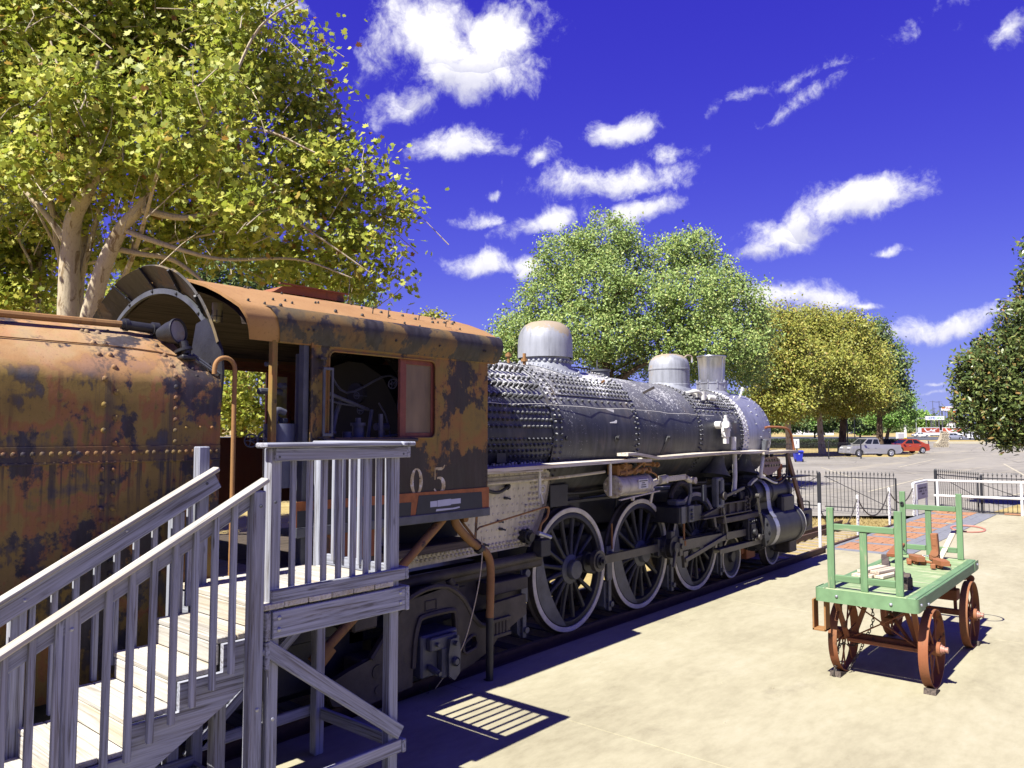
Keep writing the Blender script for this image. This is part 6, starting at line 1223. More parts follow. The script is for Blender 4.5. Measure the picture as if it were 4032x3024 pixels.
m = MB(); m.box(X1 - .25, X1 + .004, Y0 - .005, Y0 + .0, .93, 1.05, 0); m.build('corner_strap', M_GREENS, cart)
for (p, nn) in (((X0 - .002, 2.88, .975), (-1, 0, 0)), ((X0 - .002, 2.32, .965), (-1, 0, 0)), ((X0 + .12, Y0 - .006, .975), (0, -1, 0)), ((X1 - .1, Y0 - .006, 1.0), (0, -1, 0)), ((X0 + .45, Y0 - .003, .93), (0, -1, 0))):
    m = MB(); m.rivet(p, nn, .018, .016, 10); m.build('bolt_head', M_SMOKE, cart)
for k, (xx, sgn) in enumerate(((X0 + .055, 1), (X1 - .14, -1))):
    yl, yr, ym = (2.945, 2.24, 2.60) if k == 0 else (2.955, 2.24, 2.63)
    for y in (yl, yr): CB('stake', (xx, y, 1.05), (xx, y, 1.95), .04, .075, up=(0, 1, 0), ch=.005)
    CB('stake', (xx + .012, ym, 1.05), (xx + .012, ym, 1.70), .036, .075, up=(0, 1, 0), ch=.005)
    CB('stake_rail', (xx, yr + .04, 1.735), (xx, yl - .04, 1.735), .036, .07, ch=.005)
    CB('stake_rail', (xx, yr + .04, 1.17), (xx, ym - .04, 1.17), .034, .072, ch=.005); CB('stake_rail', (xx, ym + .04, 1.17), (xx, yl - .04, 1.17), .034, .072, ch=.005)
m = MB(); m.ring((X1 - .165, 2.955, 1.78), (-1, 0, 0), .012, .026, .02, 14); m.build('stake_ring', M_IRON, cart)
# running gear
m = MB(); m.box(X0 + .35, X1 - .3, 2.22, 2.27, .84, .905, .006); m.box(X0 + .35, X1 - .3, 2.88, 2.93, .84, .905, .006); m.build('bed_frame', M_REDR, cart)
FX, RX, CR = 9.60, 11.72, .42; CYL, CYR = 3.02, 2.08
def cartwheel(x, y, R_, out):
    c = Vector((x, y, R_)); 
    m = MB(); m.lathe([(R_ - .012, -.048), (R_, -.048), (R_, .048), (R_ - .012, .048), (R_ - .012, -.048)], c, (0, 1, 0), 48); w = m.build('wheel', M_REDR, cart)
    for i in range(12):
        a = i * math.pi / 6 + .1; s_ = .022 if i % 2 else -.022; q = MB(); q.tube([c + Vector((.05 * math.cos(a), s_, .05 * math.sin(a))), c + Vector(((R_ - .01) * math.cos(a), s_ * 1.6 * 0 + s_ * .4, (R_ - .01) * math.sin(a)))], .0095, 6); q.build('spoke', M_REDR, w)
    m = MB(); m.cyl(c - Vector((0, .085, 0)), c + Vector((0, .085, 0)), .055, n=16); m.cyl(c, c + Vector((0, .088 * out, 0)), .075, n=16); m.build('wheel_hub', M_REDR, w)
    m = MB()
    for r, a, b in ((.05, .085, .105), (.04, .105, .125), (.028, .125, .145), (.034, .145, .16)): m.cyl(c + Vector((0, out * a, 0)), c + Vector((0, out * b, 0)), r, n=12)
    m.build('hub_cap', plain('pink primer hub', (0.42, 0.20, 0.15), 0.5, 0, 0.2, 8) if 'pink primer hub' not in MATS else MATS['pink primer hub'], w)
cartwheel(FX, CYR, CR, -1); cartwheel(FX + .02, CYL, CR, 1); cartwheel(RX, CYR, CR, -1); cartwheel(RX, CYL, CR, 1)
for xx in (FX, RX):
    m = MB(); m.box(xx - .04, xx + .04, CYR + .08, CYL - .08, CR - .035, CR + .035, .008); m.build('axle', M_REDR, cart)
m = MB(); m.bar((FX, 2.22, CR), (FX, 2.36, .86), .05, .03, (1, 0, 0)); m.bar((FX, 2.9, CR), (FX, 2.74, .86), .05, .03, (1, 0, 0)); m.bar((FX - .1, 2.16, CR - .02), (FX - .25, 2.20, .86), .06, .03, (1, 0, 0), .004); m.bar((FX - .1, 2.94, CR - .02), (FX - .3, 3.0, .86), .06, .03, (1, 0, 0), .004); m.bar((FX + .05, 2.3, CR), (FX + .3, 2.7, .86), .03, .03); m.box(FX - .14, FX - .06, 2.16, 2.94, CR - .045, CR + .0, .006); m.build('front_bolster', M_REDR, cart)
m = MB(); m.tube([(FX - .1, 2.2, CR), (FX - .15, 2.9, .85)], .009, 6); m.tube([(FX - .1, 2.9, CR), (FX - .15, 2.2, .85)], .009, 6); m.cyl((FX - .13, 2.55, .635), (FX - .11, 2.55, .635), .03, n=10); m.build('cross_rod', M_REDR, cart)
m = MB(); m.box(RX - .1, RX + .1, 2.2, 2.9, .58, .72, .01); m.box(RX - .06, RX + .06, 2.25, 2.85, .72, .86, .01); m.bar((FX + .1, 2.55, .62), (RX, 2.55, .62), .09, .06); m.tube([(RX + .25, 2.3, .85), (RX + .05, 2.25, CR)], .022, 8); m.tube([(RX + .25, 2.8, .85), (RX + .05, 2.85, CR)], .022, 8); m.build('rear_bolster', M_REDR, cart)
m = MB(); m.box(X0 + .05, X0 + .20, 3.02, 3.04, .56, .90, .003); m.box(X0 + .05, X0 + .20, 3.15, 3.17, .56, .90, .003); m.box(X0 + .05, X0 + .20, 3.02, 3.17, .555, .58, .003); m.build('pole_stirrup', M_PIPE, cart)
m = MB(); m.box(X1 - .28, X1 - .1, Y0 + .1, Y0 + .3, .80, .86, .01); m.cyl((X1 - .3, Y0 + .05, .83), (X1 - .26, Y0 + .05, .83), .05, n=10); m.build('rear_bracket', M_REDR, cart)
def chain(m, pts, r=.018, wire=.0055, step=.035):
    pts = [Vector(p) for p in pts]; acc = 0; k = 0; prev = pts[0]; L_ = [0]
    for a, b in zip(pts[:-1], pts[1:]): L_.append(L_[-1] + (b - a).length)
    d = 0
    while d < L_[-1]:
        i = max(0, min(len(pts) - 2, next((j for j in range(len(L_) - 1) if L_[j + 1] >= d), len(pts) - 2))); t = (d - L_[i]) / max(1e-6, L_[i + 1] - L_[i]); p = pts[i].lerp(pts[i + 1], t); u, v, w = frame(pts[i + 1] - pts[i]); a_ = v if k % 2 else w
        ring = [p + u * (r * 1.25 * math.cos(q)) + a_ * (r * .75 * math.sin(q)) for q in [j * math.pi / 4 for j in range(9)]]; m.tube(ring, wire, 4, False); d += step; k += 1
m = MB(); chain(m, smoothpath([(9.75, 2.75, .84), (9.72, 2.72, .6), (9.7, 2.80, .40), (9.62, 2.92, .30), (9.50, 3.0, .33), (9.40, 3.02, .28), (9.33, 3.03, .10), (9.25, 3.03, .015), (9.40, 3.03, .01)], 8)); m.build('chain', M_CHAIN, cart)
m = MB(); chain(m, smoothpath([(9.7, 2.80, .40), (9.65, 2.85, .25), (9.58, 2.9, .14), (9.5, 2.95, .03)], 8)); m.build('chain', M_CHAIN, cart)
for (x, y) in ((FX - .22, 3.02), (FX - .20, 2.05), (RX + .2, 2.06)):
    m = MB(); m.prism([(0, 0), (.22, 0), (.20, .02), (.02, .06)], (x - .12, y - .06, 0), (1, 0, 0), (0, 0, 1), (0, .12, 0)); w_ = m.build('wheel_chock', M_OLDW, off=(x, y, 0)); tag(w_, {3.02: 'dark wooden wedge under the front wheel of the cart nearest the engine', 2.05: 'dark wooden wedge under the front wheel of the cart farthest from the engine', 2.06: 'dark wooden wedge under the rear wheel on the sunny side of the cart'}[y], 'wheel chock', 'wedges under the cart wheels')
# things lying on the cart
pk = thing('plank_stack', 'pale splintered short planks lying on the green cart', 'planks', (10.2, 2.8, 1.05))
for i, (y, z, l) in enumerate(((2.92, 1.072, .62), (2.80, 1.072, .66), (2.68, 1.072, .60), (2.88, 1.112, .64), (2.74, 1.112, .58))): board(pk, 'plank', (9.86 + .03 * i, y + .02, z), (9.86 + l, y - .08, z), .11, .036, M_PALEW, ch=.004)
tb = thing('notched_timber', 'dark old timber with notched end on the front of the cart', 'timber', (9.7, 2.35, 1.05))
m = MB(); m.prism([(0, 0), (.62, 0), (.62, .10), (.20, .10), (.19, .155), (.10, .155), (.09, .13), (0, .13)], (9.46, 2.22, 1.052), (.93, .36, 0), (0, 0, 1), (-.04, .10, 0)); m.build('timber', M_OLDW, tb)
tb2 = thing('track_wrench', 'brown rusty angle iron and grey bar lying across the cart deck', 'tool', (11.0, 2.95, 1.05))
m = MB(); m.bar((10.55, 2.78, 1.09), (11.35, 3.0, 1.12), .09, .05, (0, 0, 1), .006); m.build('bar', M_OLDW, tb2)
m = MB(); m.bar((11.2, 2.88, 1.16), (11.75, 2.90, 1.24), .12, .05, (0, 0, 1), .006); m.build('angle_iron', M_REDR, tb2); m = MB(); chain(m, smoothpath([(11.72, 2.9, 1.22), (11.85, 2.8, 1.10), (12.0, 2.6, 1.08), (11.9, 2.45, 1.08)], 6), .014, .004, .028); m.build('chain', M_SMOKE, tb2)
cs = thing('iron_casting', 'rusty brown iron pipe vice casting standing on the cart deck', 'casting', (11.5, 2.4, 1.05))
MC = rustmat('bright rust casting', [(0.35, (0.22, 0.075, 0.03)), (0.5, (0.33, 0.12, 0.05)), (0.65, (0.28, 0.13, 0.06))], (0.10, 0.05, 0.03), 0.3, 0.2)
m = MB(); m.box(11.42, 11.54, 2.36, 2.48, 1.10, 1.20, .02); m.box(11.44, 11.54, 2.37, 2.45, 1.18, 1.46, .008, Matrix.Rotation(-.06, 3, 'X')); m.box(11.435, 11.45, 2.385, 2.435, 1.30, 1.40, .004); m.cyl((11.48, 2.41, 1.20), (11.42, 2.41, 1.21), .05, n=10); m.build('upright', MC, cs)
for k, (x, y) in enumerate(((11.40, 2.62), (11.22, 2.30))):
    m = MB(); m.prism([(-.16, -.06), (.05, -.09), (.16, -.03), (.16, .05), (.02, .09), (-.16, .05)], (x, y, 1.10), (.8, .5, 0), (-.5, .8, 0), (0, 0, .06)); 
    for j in range(2): m.box(x - .16 + j * .10 - .03, x - .16 + j * .10 + .03, y + .02 - j * .06, y + .08 - j * .06, 1.06, 1.12, .008)
    m.build('jaw', MC, cs)
m = MB(); m.cyl((11.45, 2.75, 1.09), (11.3, 2.2, 1.09), .018, n=8)
for t in (.1, .4, .75): p = Vector((11.45, 2.75, 1.09)).lerp(Vector((11.3, 2.2, 1.09)), t); m.box(p.x - .06, p.x, p.y - .035, p.y + .035, 1.055, 1.115, .008)
m.build('spindle', MC, cs)
hp = thing('train_order_hoop', 'pink hoop on a pale wooden stick leaning over the back of the cart', 'hoop', (12.3, 2.4, 1.05))
m = MB(); m.tube(arc((12.62, 2.22, 1.43), .21, 0, 2 * math.pi, 30, (.3, -.95, 0), (.95, .3, .10)), .013, 8); m.build('ring', M_PINK, hp)
board(hp, 'stick', (12.46, 2.36, 1.41), (11.98, 2.46, 1.06), .07, .03, M_PALEW); board(hp, 'stick_end', (11.97, 2.46, 1.055), (11.85, 2.48, 1.03), .075, .035, M_OLDW) if False else None

# ------------------------------------------------------------------ brick and slate walkway, chain posts, railing, sign, gates
walk = thing('walkway', None, None, (19.2, 5.5, 0), kind='structure')
m = MB(); m.box(19.29, 31.15, 4.60, 6.62, -.18, -.012); m.build('bedding', M_CONC, walk)
SH = {}
def slab(name, x0, x1, y0, y1, z1, mat, ch=.004):
    key = (round(x1 - x0, 3), round(y1 - y0, 3), mat.name); me = SH.get(key)
    if me is None:
        vs, fs = boxgeo(((x1 - x0) / 2, (y1 - y0) / 2, .02), ch); me = bpy.data.meshes.new(name); me.from_pydata(vs, [], fs); me.materials.append(mat); SH[key] = me
    o = bpy.data.objects.new(name, me); COL.objects.link(o); o.parent = walk; o.location = Vector(((x0 + x1) / 2, (y0 + y1) / 2, z1 - .02)) - OFF[walk.name]; return o
x = 19.30; k = 0
while x < 31.0:
    for (y0, y1) in ((4.615, 4.985), (4.99, 5.36) if 0 else (4.99, 5.22), (6.32, 6.60)): slab('slate_slab', x, x + .59, y0, y1, .002 + random.uniform(0, .004), M_SLATE)
    x += .595
x = 19.30
panels = []
while x < 30.6:
    slab('slate_slab', x, x + .30, 5.225, 6.315, .003, M_SLATE); panels.append((x + .305, x + .305 + 1.20)); x += 1.51
for (a, b) in panels:
    for i in range(6):
        for j in range(5):
            if random.random() < .06: continue
            slab('brick', a + i * .2, a + i * .2 + .193, 5.225 + j * .218, 5.225 + j * .218 + .21, .002 + random.uniform(0, .012), M_BRICK)
for (x0, y0) in ((30.6, 6.0), (31.25, 3.9)):
    m = MB(); m.box(x0, x0 + .42, y0, y0 + .5, .0, .035, .006); o = m.build('loose_paving_slab', M_BRICK, off=(x0, y0, 0)); tag(o, 'red paving slab lying loose by the end of the walkway' if y0 > 5 else 'red paving slab lying loose at the foot of the right fence', 'paving slab')
# chain posts
PP = [(19.09, 6.49), (22.32, 6.56), (25.90, 6.67)]
lab = ['white chain post between the track end and the brick walkway, nearest the engine', 'white chain post in the middle of the row beside the walkway', 'white chain post farthest along the walkway, in front of the open gate']
for i, (x, y) in enumerate(PP):
    m = MB(); m.cyl((x, y, -.1), (x, y, 1.09), .036, n=14); m.cyl((x, y, 1.09), (x, y, 1.105), .036, .02, n=14); o = m.build('chain_post', M_WHITE, off=(x, y, 0)); tag(o, lab[i], 'post', 'white posts carrying the chain')
def catenary(p0, p1, sag, n=24):
    p0, p1 = Vector(p0), Vector(p1); return [p0.lerp(p1, i / n) - Vector((0, 0, sag * 4 * (i / n) * (1 - i / n))) for i in range(n + 1)]
for i, (a, b, sg, lb) in enumerate((((19.09, 6.49, 1.0), (22.32, 6.56, 1.02), .72, 'slack chain hanging between the first two white posts'), ((22.32, 6.56, 1.02), (25.9, 6.67, 1.02), .62, 'slack chain hanging between the middle and the far white posts'), ((25.9, 6.67, 1.0), (28.85, 6.66, .98), .45, 'chain hanging from the far white post to the sign'))):
    m = MB(); chain(m, catenary(a, b, sg), .026, .007, .05); o = m.build('chain', M_CHAIN, off=a); tag(o, lb, 'chain', 'chains between the white posts')
# railing with the sign
rl = thing('white_railing', 'white pipe railing behind the cart, in front of the right fence', 'railing', (31.0, 4.0, 0))
m = MB(); top = smoothpath([(28.85, 6.66, .60), (28.82, 6.66, 1.0), (28.9, 6.66, 1.09), (29.4, 6.66, 1.10), (30.6, 6.66, 1.11), (30.78, 6.60, 1.11), (30.85, 6.4, 1.11), (31.1, 4.5, 1.115), (31.3, 3.0, 1.12), (31.7, -.5, 1.12)], 6); m.tube(top, .045, 10); m.build('top_pipe', M_WHITE, rl)
m = MB(); m.tube(smoothpath([(30.85, 6.45, .575), (31.1, 4.5, .575), (31.3, 3.0, .575), (31.7, -.5, .575)], 6), .045, 10); m.build('middle_pipe', M_WHITE, rl)
for (x, y) in ((30.86, 6.34), (31.2, 3.86), (31.5, 1.4)):
    m = MB(); m.cyl((x, y, 0), (x, y, 1.10), .045, n=12); m.build('post', M_WHITE, rl)
m = MB(); m.tube([(28.95, 6.70, 0), (29.25, 6.72, .55)], .035, 8); m.tube([(28.86, 6.66, 0), (28.85, 6.66, .62)], .035, 8); m.build('strut', M_WHITE, rl)
sg = thing('notice_sign', 'grey notice board with three lines of dark lettering at the railing end', 'sign', (29.7, 6.6, 0))
m = MB(); m.box(28.98, 30.48, 6.565, 6.60, .53, 1.06, .008); m.build('sign_panel', M_SIGNG, sg)
for x in (29.05, 30.42): m = MB(); m.box(x - .05, x + .05, 6.58, 6.63, 0, .6, .006); m.build('leg', M_SIGNG, sg)
m = MB()
for row, (z, a, b, h) in enumerate(((.90, 29.16, 30.36, .062), (.80, 29.18, 30.36, .062), (.70, 29.58, 29.98, .055))):
    x = a
    while x < b - .04:
        w_ = random.choice((.05, .06, .07))
        if random.random() > .16: m.box(x, min(b, x + w_), 6.562, 6.5655, z - h / 2, z + h / 2)
        x += w_ + .018
m.build('lettering', M_INK, sg, kind='stuff')
# iron fences and gates
PK = {}
def picket_mesh(h, mat):
    k = round(h, 2)
    if k not in PK:
        m = MB(); m.tube([(0, 0, 0), (0, 0, h - .10)], .0095, 5); m.lathe([(.010, 0), (.024, .01), (.024, .022), (.010, .03), (.030, .055), (.012, .09), (0, .13)], (0, 0, h - .13), (0, 0, 1), 6); me = bpy.data.meshes.new('picket'); me.from_pydata([tuple(p) for p in m.v], [], m.f); me.materials.append(mat); PK[k] = me
    return PK[k]
def fence(name, label, cat, p0, p1, n, group, zb=.06, h=1.42, bars=(1.255, .20), diag=None, posts=(), frame_=False, z0=0.0):
    p0, p1 = Vector((*p0, 0)), Vector((*p1, 0)); t = thing(name, label, cat, tuple(p0), group); 
    for i in range(n):
        p = p0.lerp(p1, (i + .5) / n); o = bpy.data.objects.new('picket', picket_mesh(h, M_FENCE)); COL.objects.link(o); o.parent = t; o.location = p - p0 + Vector((0, 0, zb))
    for z in bars: board(t, 'bar', p0 + Vector((0, 0, z)), p1 + Vector((0, 0, z)), .03, .035, M_FENCE, ch=.003)
    if diag:
        a, b = diag; m = MB(); m.tube([p0.lerp(p1, a[0]) + Vector((0, 0, a[1])), p0.lerp(p1, b[0]) + Vector((0, 0, b[1]))], .012, 5); m.build('brace_rod', M_FENCE, t)
    for q, s_, hh in posts:
        c = p0.lerp(p1, q); m = MB(); m.box(c.x - s_ / 2, c.x + s_ / 2, c.y - s_ / 2, c.y + s_ / 2, 0, hh, .006); m.rivet((c.x, c.y, hh), (0, 0, 1), s_ * .5, s_ * .6, 8); m.build('fence_post', M_FENCE, t)
    return t
fence('iron_gate', 'black iron gate leaf with diagonal brace between the engine front and the walkway', 'gate', (28.3, 9.42), (28.35, 7.08), 19, 'iron fences', diag=((0.0, 1.27), (.98, .20)), posts=((1.0, .05, 1.26),))
fence('iron_fence', 'black iron fence running left from the gate post behind the engine front', 'fence', (28.75, 12.6), (28.35, 9.62), 20, 'iron fences', diag=((.99, 1.25), (.45, .3)), posts=((1.0, .10, 1.36), (0.0, .09, 1.36)))
fence('iron_fence', 'black iron fence panel behind the white railing at the right edge', 'fence', (31.62, 5.10), (32.0, -1.6), 48, 'iron fences', zb=.0, diag=((.0, 1.0), (.36, .1)), posts=((.0, .08, 1.3), (.42, .08, 1.3)), bars=(1.21, .03))
fence('iron_gate', 'black iron gate leaf swung open, its close pickets overlapping the right fence', 'gate', (31.60, 5.15), (33.6, 6.95), 20, 'iron fences', zb=.02, posts=((1.0, .10, 1.36), (.04, .05, 1.22)), bars=(1.21, .03), diag=((.98, 1.2), (.02, .5)))
# weeds at the platform edge
def weed(x, y, z, s_, lbl, n=16):
    m = MB()
    for i in range(n):
        a = random.uniform(0, 6.28); l = s_ * random.uniform(.6, 1.2); b = Vector((x + random.uniform(-.05, .05), y + random.uniform(-.04, .04), z)); d = Vector((math.cos(a), math.sin(a), 0)); t = Vector((-d.y, d.x, 0)) * .012; q = [b + d * (l * k / 3 * .7) + Vector((0, 0, l * (k / 3) * (1.1 - .45 * k / 3))) for k in range(4)]
        m.add([q[0] - t, q[0] + t, q[1] - t * 1.4, q[1] + t * 1.4, q[2] - t, q[2] + t, q[3]], [(0, 1, 3, 2), (2, 3, 5, 4), (4, 5, 6)])
    o = m.build('weed_plant', M_PLANT, off=(x, y, z)); tag(o, lbl, 'weed', 'weeds along the platform edge')
for (x, y, s_, l) in ((5.95, 6.27, .22, 'bladed green weed by the hanging cord at the platform edge'), (9.35, 6.26, .10, 'small weed between platform edge and rail by the rear driving wheel'), (10.35, 6.26, .10, 'small weed beside the rail just behind the middle driving wheel'), (12.45, 6.27, .13, 'leafy weed under the front driving wheel at the platform edge')): weed(x, y, -.14, s_, l)
m = MB()
for i in range(26):
    x = random.uniform(5.2, 12); y = random.uniform(3.0, 6.1); r = random.uniform(.006, .014); m.rivet((x, y, 0.001), (0, 0, 1), r, r * .8, 5)
m.build('grit', M_CONC, kind='stuff')
# ------------------------------------------------------------------ trees
def leafmesh(name, P_, N_, S_, mat, parent, shape):
    """leaves: positions, normals, sizes (numpy)"""
    n = len(P_); a = rng.normal(size=(n, 3)); U = np.cross(N_, a); U /= np.linalg.norm(U, axis=1)[:, None] + 1e-9; V_ = np.cross(N_, U)
    sh = np.array(shape); k = len(sh)
    pts = P_[:, None, :] + S_[:, None, None] * (sh[None, :, 0, None] * U[:, None, :] + sh[None, :, 1, None] * V_[:, None, :] + sh[None, :, 2, None] * N_[:, None, :])
    me = bpy.data.meshes.new(name); me.vertices.add(n * k); me.vertices.foreach_set('co', pts.reshape(-1).astype(np.float32))
    me.loops.add(n * k); me.loops.foreach_set('vertex_index', np.arange(n * k, dtype=np.int32)); me.polygons.add(n); me.polygons.foreach_set('loop_start', (np.arange(n) * k).astype(np.int32)); me.update(calc_edges=True); me.materials.append(mat)
    o = bpy.data.objects.new(name, me); COL.objects.link(o); o.parent = parent; return o
MAPLE = [(-.05, -.5, .0), (.05, -.5, 0), (.28, -.38, .03), (.22, -.15, .0), (.52, .05, .08), (.27, .18, .0), (.30, .42, .05), (.10, .30, .0), (0, .62, .08), (-.10, .30, 0), (-.30, .42, .05), (-.27, .18, 0), (-.52, .05, .08), (-.22, -.15, 0), (-.28, -.38, .03)]
DIAM = [(0, -.5, 0), (.32, -.1, .06), (.22, .25, .03), (0, .55, -.02), (-.22, .25, .03), (-.32, -.1, .06)]
LONG = [(0, -.5, 0), (.16, -.2, .05), (.19, .15, .04), (0, .6, -.05), (-.19, .15, .04), (-.16, -.2, .05)]
def crown(parent, clumps, ntwig, per, lsize, mat, shape, tw=.35, shell=.55, up=.35, name='crown', bias=1.0):
    """clumps: (x, y, z, r, rz) ellipsoids in world metres; leaves hang in small sprays spread through them"""
    w = np.array([c[3] ** 2 * c[4] ** .5 for c in clumps]) ** .85; w /= w.sum(); cnt = rng.multinomial(ntwig, w); T = []
    for c, k in zip(clumps, cnt):
        d = rng.normal(size=(k, 3)); d /= np.linalg.norm(d, axis=1)[:, None]; r = rng.uniform(shell ** 3, 1, k) ** (1 / 3); r *= 1 + .16 * rng.normal(size=k) * (rng.random(k) < .35)
        T.append(np.array(c[:3]) + d * r[:, None] * np.array([c[3], c[3], c[4]]))
    T = np.concatenate(T); sp = tw * rng.uniform(.5, 1.3, len(T)); P_ = np.repeat(T, per, axis=0) + rng.normal(size=(len(T) * per, 3)) * np.repeat(sp, per)[:, None] * np.array([.62, .62, .5])
    N_ = rng.normal(size=P_.shape) * .8 + bias * np.array([-.55, -.35, .65]); N_ /= np.linalg.norm(N_, axis=1)[:, None]
    S_ = lsize * rng.uniform(.6, 1.25, len(P_)); o_ = np.array(OFF[parent.name]); return leafmesh(name, P_ - o_, N_, S_, mat, parent, shape), T
def limbs(parent, base, top, r0, mat, T, nl, spread_at=(.35, .95), name='limb', bend=.12, tr=.012, trunk=True, lean=(0, 0), seed=0):
    rn = random.Random(seed); base = Vector(base); top = Vector(top); m = MB(); pts = []; n = 9
    for i in range(n + 1):
        t = i / n; p = base.lerp(top, t) + Vector((math.sin(t * 4 + seed) * bend * (top - base).length * .3 * t, math.cos(t * 3.3 + seed) * bend * (top - base).length * .3 * t, 0)); pts.append(p)
    m.tube(pts, [r0 * (1.25 if i == 0 else 1) * (1 - .80 * (i / n)) for i in range(n + 1)], 10); tk_ = m.build('trunk', mat, parent)
    idx = rn.sample(range(len(T)), min(nl, len(T)))
    for j in idx:
        tgt = Vector(T[j]); t = rn.uniform(*spread_at); t = min(t, max(.15, (tgt.z - base.z) / max(.1, (top.z - base.z)) - .10)); k = t * n; i0 = min(n - 1, int(k)); s = pts[i0].lerp(pts[i0 + 1], k - i0); L_ = (tgt - s).length; mid = s.lerp(tgt, .5) + Vector((rn.uniform(-.12, .12), rn.uniform(-.12, .12), rn.uniform(.0, .16))) * L_
        rr = max(.012, r0 * (1 - .8 * t) * rn.uniform(.32, .6)); q = smoothpath([s, mid, tgt], 4); mm = MB(); mm.tube(q, [rr * (1 - .85 * a / (len(q) - 1)) + tr * .3 for a in range(len(q))], 6)
        for b in range(3):
            a = q[rn.randrange(2, len(q) - 1)]; d = Vector((rn.gauss(0, 1), rn.gauss(0, 1), rn.gauss(.2, .8))).normalized() * L_ * rn.uniform(.08, .18); mm.tube([a, a + d * .5 + Vector((0, 0, .04)), a + d], [rr * .4, rr * .25, tr * .4], 5)
        mm.build(name, mat, parent)
def branches(parent, paths, mat):
    for pts in paths:
        q = smoothpath([p[:3] for p in pts], 5); rr = np.interp(np.linspace(0, 1, len(q)), np.linspace(0, 1, len(pts)), [p[3] for p in pts]); m = MB(); m.tube(q, list(map(float, rr)), 9); m.build('limb', mat, parent)
def twigs(parent, T, mat, n, ln=(.6, 1.6), r=.012, seed=1):
    rn = random.Random(seed); m = MB()
    for i in rn.sample(range(len(T)), min(n, len(T))):
        t = Vector(T[i]); d = Vector((rn.gauss(0, .6), rn.gauss(0, .6), rn.uniform(-1.2, -.2))).normalized() * rn.uniform(*ln); a = t + d; m.tube([a, a.lerp(t, .5) + Vector((rn.uniform(-.1, .1), rn.uniform(-.1, .1), .05)), t], [r, r * .7, r * .35], 4, False)
    m.build('twigs', mat, parent, kind='stuff')
def tree(name, label, cat, base, top, r0, clumps, ntwig, per, lsize, lmat, bmat, shape, nl, group=None, ntw=0, **k):
    t = thing(name, label, cat, tuple(base), group); kw = {q: k.pop(q) for q in ('spread_at', 'bend', 'seed') if q in k}
    _, T = crown(t, clumps, ntwig, per, lsize, lmat, shape, **k); limbs(t, base, top, r0, bmat, T, nl, **kw)
    if ntw: twigs(t, T, bmat, ntw, r=.012 if lsize < .2 else .03)
    return t
tree('sycamore_tree', 'huge yellow green sycamore with pale trunk rising behind the tender', 'tree', (7.06, 19.47, -0.10), (7.29, 19.20, 10.28), 0.22, [(6.55, 18.53, 11.27, 2.35, 1.74), (8.60, 17.67, 12.00, 2.05, 1.33), (8.67, 14.50, 10.87, 1.33, 1.02), (9.77, 14.75, 10.51, 1.13, 1.13), (8.36, 18.72, 9.67, 2.35, 1.84), (5.86, 19.35, 9.12, 2.05, 2.05), (9.24, 15.37, 9.12, 1.94, 1.54), (10.03, 13.67, 8.52, 1.13, 1.02), (10.81, 13.52, 7.73, 0.87, 0.82), (10.10, 15.91, 7.58, 1.74, 1.13), (8.82, 17.41, 7.58, 1.54, 1.02), (10.44, 13.19, 6.56, 0.92, 0.72), (10.83, 12.73, 6.16, 0.56, 0.43), (10.15, 14.30, 6.36, 1.13, 0.51), (11.29, 12.97, 7.63, 0.41, 0.41), (6.93, 18.08, 12.47, 2.66, 0.92), (8.14, 14.35, 11.52, 0.92, 0.51), (7.90, 21.58, 7.86, 0.92, 0.92), (8.19, 18.15, 6.91, 0.92, 0.51), (6.06, 15.10, 7.69, 1.17, 0.54), (6.83, 13.57, 8.00, 1.23, 0.53), (5.10, 16.08, 8.11, 0.98, 0.53), (7.74, 12.82, 6.83, 1.05, 0.44), (5.54, 14.94, 9.10, 1.21, 0.61), (6.81, 13.60, 9.24, 1.13, 0.52), (4.98, 20.37, 11.05, 1.54, 2.05), (6.18, 18.97, 12.36, 2.05, 1.13), (8.20, 17.37, 12.76, 1.64, 0.82), (5.45, 18.28, 11.08, 1.64, 1.43)], 2600, 24, 0.145, M_LSYC, M_BSYC, MAPLE, 7, None, tw=.40, shell=.35, spread_at=(.35, .75), seed=3, ntw=420)
